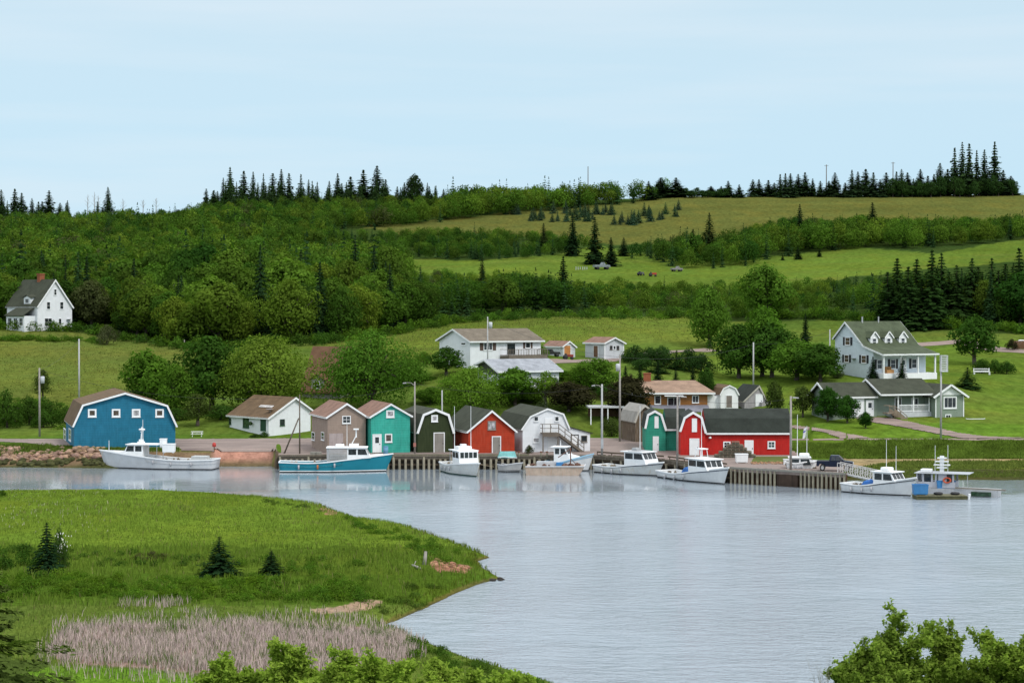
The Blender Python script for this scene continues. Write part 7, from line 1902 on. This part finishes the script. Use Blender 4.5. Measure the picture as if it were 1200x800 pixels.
def blades(name, base, h, w, lean, col, label, cat):
    """base (N,3), h (N), col (N,3): one curved two-piece blade each"""
    n = len(base); a = rng.uniform(0, 6.283, n); la = rng.uniform(0, 6.283, n)
    sx = np.c_[np.cos(a), np.sin(a), np.zeros(n)] * (w / 2)[:, None]
    ln = np.c_[np.cos(la), np.sin(la), np.zeros(n)] * (lean * h)[:, None]; up = np.c_[np.zeros(n), np.zeros(n), h]
    b0, b1 = base - sx, base + sx; mid = base + up * .6 + ln * .35; m0, m1 = mid - sx * .8, mid + sx * .8; tip = base + up + ln; t0, t1 = tip - sx * .12, tip + sx * .12
    V = np.stack([b0, b1, m1, m0, t1, t0], 1).reshape(-1, 3); i = np.arange(n)[:, None] * 6
    Q = np.concatenate([i + np.array((0, 1, 2, 3)), i + np.array((3, 2, 4, 5))], 0)
    ti = np.clip(rng.normal(.45, .17, n), 0, 1); c4 = np.c_[col, np.ones(n)]
    me = np_mesh(name, V, Q, {'tint': ('FACE', 'FLOAT', np.r_[ti, ti]), 'col': ('FACE', 'FLOAT_COLOR', np.r_[c4, c4])})
    return tag(link_mesh(name, me, GRASS), label, cat, kind='stuff')
def spit_points(n, dmin=96, dmax=214, p0=-40, p1=720):
    d = np.sqrt(rng.uniform(dmin ** 2, dmax ** 2, n)); px = rng.uniform(p0, p1, n); x = (px - 600) / FPX * d
    s = shore_dist(x, d); z = spit_z(x, d, s); q, r = proj(x, d, z); ok = (s > .1) & (q > -20) & (q < 700) & (r < 812)
    return x[ok], d[ok], z[ok], q[ok], r[ok], s[ok]
# meadow grass in patches of different height and green
x, d, z, q, r, s = spit_points(150000)
reed = inpoly(q, r, REEDS); bare = (inpoly(q, r, SANDS) & (rng.random(len(x)) < .82)) | (inpoly(q, r, REDROCK) & (rng.random(len(x)) < .7))
n1 = vnoise(x / 6, d / 9, 61, 3); n2 = vnoise(x / 1.6, d / 2.2, 62, 2)
keep = ~bare & (~reed | (rng.random(len(x)) < .25)) & (rng.random(len(x)) < .55 + .5 * n2)
x, d, z, q, r, s, n1, n2, reed = [a[keep] for a in (x, d, z, q, r, s, n1, n2, reed)]
hh = (.22 + .14 * n1 + .10 * n2 + .16 * ((r > 640) & (r < 712))) * rng.uniform(.6, 1.4, len(x)); hh = np.where(r > 783, hh * .5, hh); hh = np.where(s < 2, hh * .75 + .06, hh); hh = np.clip(hh, .08, .9)
c = np.tile((.115, .180, .022), (len(x), 1)); c[r > 640] = (.092, .150, .018); c[(r > 708)] = (.104, .155, .026); c[r > 784] = (.102, .190, .020)
c = c * (1 + .18 * n1 + .16 * n2)[:, None]
dry = rng.random(len(x)) < (.05 + .22 * (n1 > .35) * (r < 640)); c[dry] = np.array((.16, .165, .055)) * rng.uniform(.7, 1.1, dry.sum())[:, None]
c[s < 1.0] = c[s < 1.0] * np.array((.8, .72, .7))
pale = (rng.random(len(x)) < .035) & (r < 625) & (q < 130); c[pale] = (.38, .36, .26)
blades('meadow_grass', np.c_[x, d, z - .03], hh, rng.uniform(.035, .07, len(x)), rng.uniform(.1, .5, len(x)), c, 'uneven green meadow grass covering the near spit', 'grass')
# last year's reeds
x, d, z, q, r, s = spit_points(90000, 100, 132, 40, 500)
jx = q + 22 * vnoise(x / 2.2, d / 2.2, 71, 4); jy = r + 9 * vnoise(x / 2.2, d / 2.2, 72, 4); n2 = vnoise(x / 1.3, d / 1.6, 73, 3)
keep = (inpoly(jx, jy, REEDS) | (inpoly(jx + 14 * n2, jy + 5 * n2, [(40,772),(60,730),(120,722),(420,720),(480,738),(505,765),(470,790),(300,800),(60,792)]) & (rng.random(len(x)) < .13)) | (inpoly(jx, jy, [(148,704),(215,704),(215,712),(150,713)]) & (rng.random(len(x)) < .3)) | (inpoly(jx, jy, [(615,770),(640,775),(660,800),(640,806),(612,790)]) & (rng.random(len(x)) < .2))) & (rng.random(len(x)) < .72 + .55 * n2)
x, d, z, n2 = x[keep], d[keep], z[keep], n2[keep]
c = np.array((.44, .35, .315)) * rng.uniform(.6, 1.25, len(x))[:, None]; g = rng.random(len(x)) < .15 + .45 * (vnoise(x / 2.5, d / 2.0, 75, 2) > .3); c[g] = np.array((.085, .135, .03)) * rng.uniform(.7, 1.2, g.sum())[:, None]
blades('reed_bed', np.c_[x, d, z - .03], rng.uniform(.22, .62, len(x)), rng.uniform(.025, .045, len(x)), rng.uniform(.05, .42, len(x)), c, 'bed of dry pinkish-brown reeds on the near spit', 'reeds')
# tall bank grass across the water
n = 58000; px = rng.uniform(925, 1380, n); d = rng.uniform(262.8, 269.3, n); x = (px - 600) / FPX * d; z = far_z(x, d); nn = vnoise(x / 2.5, d / 1.5, 81, 3)
k = z > .5; x, d, z, nn, px = x[k], d[k], z[k], nn[k], px[k]
c = np.array((.100, .158, .022)) * (1 + .45 * nn)[:, None]
blades('bank_grass', np.c_[x, d, z - .03], rng.uniform(.12, .38, len(x)), rng.uniform(.06, .12, len(x)), rng.uniform(.1, .5, len(x)), c, 'tall dark green grass on the bank below the shore road', 'grass')
n = 38000; px = rng.uniform(990, 1380, n); d = rng.uniform(239, 262, n); x = (px - 600) / FPX * d; z = far_z(x, d); nn = vnoise(x / 3, d / 2, 83, 3); q_, r_ = proj(x, d, z); k = (z > .1) & (rng.random(n) < .5 + .6 * nn) & ~inpoly(q_, r_ + .8 * vnoise(x / 3, d / 3, 2), SANDBAND) & ~((r_ > 550.0) & (r_ < 552.5) & (nn > -.2)); x, d, z, nn = x[k], d[k], z[k], nn[k]
c = np.array((.092, .125, .024)) * (1 + .3 * nn)[:, None]
blades('marsh_grass', np.c_[x, d, z - .02], rng.uniform(.12, .32, len(x)), rng.uniform(.05, .10, len(x)), rng.uniform(.1, .5, len(x)), c, 'low marsh grass along the right river edge', 'grass')
n = 9000; px = rng.uniform(-40, 210, n); d = np.where(px < 90, rng.uniform(259.0, 263.5, n), rng.uniform(258.2, 259.8, n)); x = (px - 600) / FPX * d; z = far_z(x, d)
k = (px < 95) | (rng.random(n) < .5); x, d, z, px = x[k], d[k], z[k], px[k]
blades('roadside_grass', np.c_[x, d, z - .03], rng.uniform(.15, .6, len(x)) * np.where(px < 60, 1.0, .6), rng.uniform(.05, .1, len(x)), rng.uniform(.1, .5, len(x)), np.array((.075, .120, .018)) * rng.uniform(.7, 1.3, len(x))[:, None], 'rough grass on top of the boulder bank', 'grass')
# taller meadow growth on the hill fields
n = 150000; dd_ = np.sqrt(rng.uniform(284 ** 2, 470 ** 2, n)); px = rng.uniform(-40, 1240, n); x = (px - 600) / FPX * dd_; q, r = px, None
z = far_z(x, dd_); q, r = proj(x, dd_, z); m = (inpoly(q, r, FIELD) | inpoly(q, r, LEFTFIELD)); nn = vnoise(x / 8, dd_ / 14, 91, 4); m &= rng.random(n) < .4 + .6 * nn
x, d, z, nn = x[m], dd_[m], z[m], nn[m]
c = np.where((rng.random(len(x)) < .25)[:, None], np.array((.135, .138, .038)), np.array((.098, .130, .024))) * (1 + .2 * nn)[:, None]
blades('hay_grass', np.c_[x, d, z - .03], rng.uniform(.10, .28, len(x)), rng.uniform(.10, .2, len(x)), rng.uniform(.1, .7, len(x)), c, 'uncut hay grass on the fields above the village', 'grass')
# low leafy growth on the spit
LOWB = [broadleaf(300 + i, 1.9, 260, .95, .0, 7, 0, .8) for i in range(4)]
def clumps(name, pts, label, cat='undergrowth'):
    A = [[], [], []]
    for x, y, z, hgt, wd, col in pts:
        T = LOWB[_rt.randrange(4)]; a = _rt.uniform(0, 6.28); ca, sa = math.cos(a), math.sin(a); V = T['V'] * np.array((wd / T['w'], wd / T['w'], hgt / 10.0))
        A[0].append(np.c_[V[:, 0] * ca - V[:, 1] * sa + x, V[:, 0] * sa + V[:, 1] * ca + y, V[:, 2] + z - .05]); A[1].append(T['tint']); A[2].append(np.tile(np.r_[col, 1.0], (len(T['tint']), 1)))
    return stuffmesh(name, A, LEAFC, label, cat)
pts = []
def sc(poly, n, h0, h1, w0, w1, col):
    xs = [p[0] for p in poly]; ys = [p[1] for p in poly]; c = 0; tr = 0
    while c < n and tr < n * 30:
        tr += 1; px, py = _rt.uniform(min(xs), max(xs)), _rt.uniform(min(ys), max(ys))
        if inpoly([px], [py], poly)[0]:
            q = WZ(px, py, .9); z = float(spit_z(np.array([q.x]), np.array([q.y]))[0]); c += 1
            if z < .12: continue
            pts.append((q.x, q.y, z, _rt.uniform(h0, h1), _rt.uniform(w0, w1), jit(col, .2)))
SH = (.075, .145, .016); SD = (.045, .095, .014)
sc([(-20,682),(120,678),(300,684),(420,684),(430,700),(300,706),(120,704),(-20,704)], 210, .3, .75, .8, 1.8, (.082, .152, .015))
sc([(-20,648),(45,646),(60,668),(-20,674)], 22, .5, 1.0, 1.0, 1.8, SD)
sc([(70,648),(160,646),(250,660),(250,668),(70,668)], 26, .25, .55, .8, 1.5, SD)
sc([(150,652),(200,652),(205,666),(150,666)], 12, .3, .6, .9, 1.5, (.085, .080, .03))
sc([(270,655),(420,660),(470,690),(430,704),(300,690)], 45, .25, .6, .8, 1.6, SH)
sc([(400,605),(470,620),(545,645),(560,655),(520,660),(440,630)], 46, .25, .6, .7, 1.6, SH)
sc([(480,676),(560,676),(520,700),(460,722),(440,708)], 50, .2, .45, .6, 1.3, (.070, .112, .018))
sc([(470,745),(560,772),(640,800),(560,800),(480,770)], 34, .3, .6, .7, 1.4, (.065, .12, .016))
sc([(300,586),(350,590),(390,596),(330,596)], 10, .2, .45, .6, 1.2, (.055, .095, .018))
sc([(-10,582),(8,582),(8,586),(-10,586)], 3, .6, .9, .8, 1.1, SD)
clumps('low_shrubs', pts, 'low leafy shrubs and weeds in drifts across the near spit')
pts = []
for k in range(320):
    px = _rt.uniform(-60, 1260); py = np.interp(px, [-60, 95, 140, 210, 265, 380, 480, 560, 650, 820, 860, 985, 1130, 1260], [386, 388, 398, 409, 407, 403, 389, 376, 373, 373, 372, 374, 386, 394]) + _rt.uniform(-3, 1.5)
    g = ground_hit(px, py); pts.append((g.x, g.y, g.z, _rt.uniform(1.0, 2.6), _rt.uniform(2.5, 5), jit(SH if _rt.random() < .6 else SD, .2)))
clumps('wood_edge_growth', pts, 'low bushes fringing the foot of the hillside wood')
pts = []
for k in range(130):
    px = _rt.uniform(-40, 215); py = np.interp(px, [-40, 90, 150, 215], [398, 399, 404, 412]) + _rt.uniform(-1, 2) if px < 120 else 0
    if py == 0: px = _rt.uniform(-40, 80); py = _rt.uniform(470, 504)
    g = ground_hit(px, py); pts.append((g.x, g.y, g.z, _rt.uniform(.4, 1.3), _rt.uniform(1.5, 3), jit(SH, .25)))
clumps('field_weeds', pts, 'low weeds along the old field edges on the left')

# ------------------------------------------------------------------ young spruces and bushes near the eye
def plant_near(key, px, yb, yt, wpx, col, label, name, cat):
    q = WZ(px, yb, 1.0); z = float(spit_z(np.array([q.x]), np.array([q.y]))[0]); q = WZ(px, yb, z); return plant_at(key, q, z_at(yt, q.y) - z, wpx / FPX * q.y, col, label, name, cat)
for i in range(3): crownmesh('young%d' % i, spruce(400 + i, .75, 5200, .34, .22, .0, .5, .22))
plant_near('young0', 55, 673, 611, 52, (.018, .046, .018), 'tallest young spruce on the spit, at the left', 'young_spruce', 'tree')
plant_near('young1', 257, 673, 628, 62, (.020, .050, .018), 'broad young spruce in the middle of the spit', 'young_spruce', 'tree')
plant_near('young2', 318, 672, 644, 42, (.022, .052, .018), 'smallest young spruce right of the broad one on the spit', 'young_spruce', 'tree')
o = plant_near('bush0', 70, 668, 620, 22, (.05, .095, .02), 'small white-flowering bush leaning against the tallest young spruce', 'flowering_bush', 'shrub')
fl = np.random.default_rng(9); cc = np.c_[fl.normal(1.0, 3.0, 60), fl.normal(-3.2, 2.6, 60), fl.uniform(4.2, 9.5, 60)]; V, Q = leafquads(cc, np.tile((0, -1, .6), (60, 1)) + fl.normal(size=(60, 3)) * .3, fl.uniform(.18, .40, 60), fl, .9)
link_mesh('blossom', np_mesh('blossom', V, Q), paint('blossom_white', (.75, .75, .68), .8, .05, streak=False), o); o.rotation_euler.z = .3
def leafy_bush(name, label, px, d, yt, wpx, seed, nstem, col, nleaf=26, leaf=.062, cat='shrub', bare=0.0):
    r = np.random.default_rng(seed); x = (px - 600) / FPX * d; z = float(bank_z(np.array([x]), np.array([d]))[0]); H = z_at(yt, d) - z; Wm = wpx / FPX * d
    o = empty(name, (x, d, z), 0, label, cat); st = MB(); C, N, S, T = [], [], [], []
    def grow(p, dr, ln, rad, lev):
        segs = 3; q = p
        for k in range(segs):
            e = q + dr * ln / segs; st.tube(q, e, rad * (1 - .22 * k), rad * (1 - .22 * (k + 1)), 5); 
            if lev < 3:
                for b in range(2 if lev else 3):
                    if r.random() < .92:
                        nd = (dr + Vector(r.normal(0, .55, 3)) + Vector((0, 0, .25))).normalized(); grow(e, nd, ln * r.uniform(.38, .58), rad * .5, lev + 1 if lev or k else 1)
            q = e; dr = (dr + Vector(r.normal(0, .10, 3)) + Vector((0, 0, .05))).normalized()
        if r.random() >= bare and lev >= 1:
            tt = r.normal(.44, .10)
            for k in range(nleaf if lev >= 2 else nleaf // 2):
                u = r.random(); c = p.lerp(q, .3 + .75 * u) + Vector(r.normal(0, .075, 3)); C.append(c); N.append(Vector(r.normal(0, .55, 3)) + Vector((0, -.25, .8))); S.append(leaf * r.uniform(.6, 1.3)); T.append(np.clip(tt + r.normal(0, .13), 0, 1))
    for k in range(nstem):
        a = k * 2.4 + r.uniform(-.4, .4); rr = math.sqrt((k + .5) / nstem); ht = H * (1 - .42 * rr ** 1.5) * r.uniform(.82, 1.02)
        tip = Vector((math.cos(a) * rr * Wm * .40, math.sin(a) * rr * Wm * .40, ht)); base = Vector((math.cos(a) * rr * Wm * .12, math.sin(a) * rr * Wm * .12, -.2)); v = tip - base
        grow(base, v.normalized(), v.length * .86, .030, 0)
    sv = np.array(st.v); ref = np.array(C) if C else sv; kz = H / ref[:, 2].max(); kx = Wm / 2 / np.quantile(np.hypot(ref[:, 0], ref[:, 1]), .97)
    st.v = [tuple(q) for q in sv * np.array((kx, kx, kz))]
    st.build('stems', BARK if bare < .5 else PALEBARK, o, True)
    if C:
        C, N = np.array(C) * np.array((kx, kx, kz)), np.array(N); k = C[:, 2] > H * .02; V, Q = leafquads(C[k], N[k], np.array(S)[k], r, .52)
        me = np_mesh('leaves', V, Q, {'tint': ('FACE', 'FLOAT', np.array(T)[k])}); c = link_mesh('leaves', me, LEAF, o); c.color = tuple(col) + (1,)
    return o
BL = (.23, .325, .045)
leafy_bush('leafy_shrub', 'tall leafy shrub in the lower right corner with a pointed top', 1026, 58, 704, 122, 1, 9, (.175, .255, .038), 30)
leafy_bush('leafy_shrub', 'leafy shrub with narrow upright top right of the pointed one', 1114, 60, 721, 66, 2, 6, (.18, .26, .038), 30)
leafy_bush('leafy_shrub', 'broad leafy shrub cut by the right edge of the frame', 1172, 58, 735, 118, 3, 9, (.175, .255, .036), 30)
leafy_bush('bare_shrub', 'bare twiggy shrub left of the tall lower right shrub', 966, 58, 757, 30, 4, 4, BL, 0, bare=1.0)
for i, (px, yt, w, lab) in enumerate([(262, 763, 74, 'leafy bush at the bottom edge, left end of the near row'), (352, 747, 96, 'leafy bush with the highest top in the near bottom row'), (440, 753, 100, 'leafy bush in the middle of the near bottom row'), (525, 770, 84, 'lower leafy bush right of the middle of the near row'), (598, 781, 70, 'low leafy bush at the right end of the near row'), (400, 778, 90, 'dense leafy bush low in front of the highest one'), (310, 780, 80, 'low leafy bush between the left end bush and the highest')]):
    leafy_bush('near_bush', lab, px, 62 - (i % 3) * 1.5, yt, w, 20 + i, 9, BL if i % 2 else (.22, .32, .042), 26, .07)
# fir at the left edge, only its branch tips in view
d = 42; x = (-30 - 600) / FPX * d; z = float(bank_z(np.array([x]), np.array([d]))[0])
crownmesh('nearfir', spruce(500, .95, 26000, .19, .30, .02, .55, .14))
plant_at('nearfir', (x, d, z), 4.6, 7.4, (.088, .128, .028), 'green fir at the left edge with only its branch tips in view', 'fir_tree', 'tree')
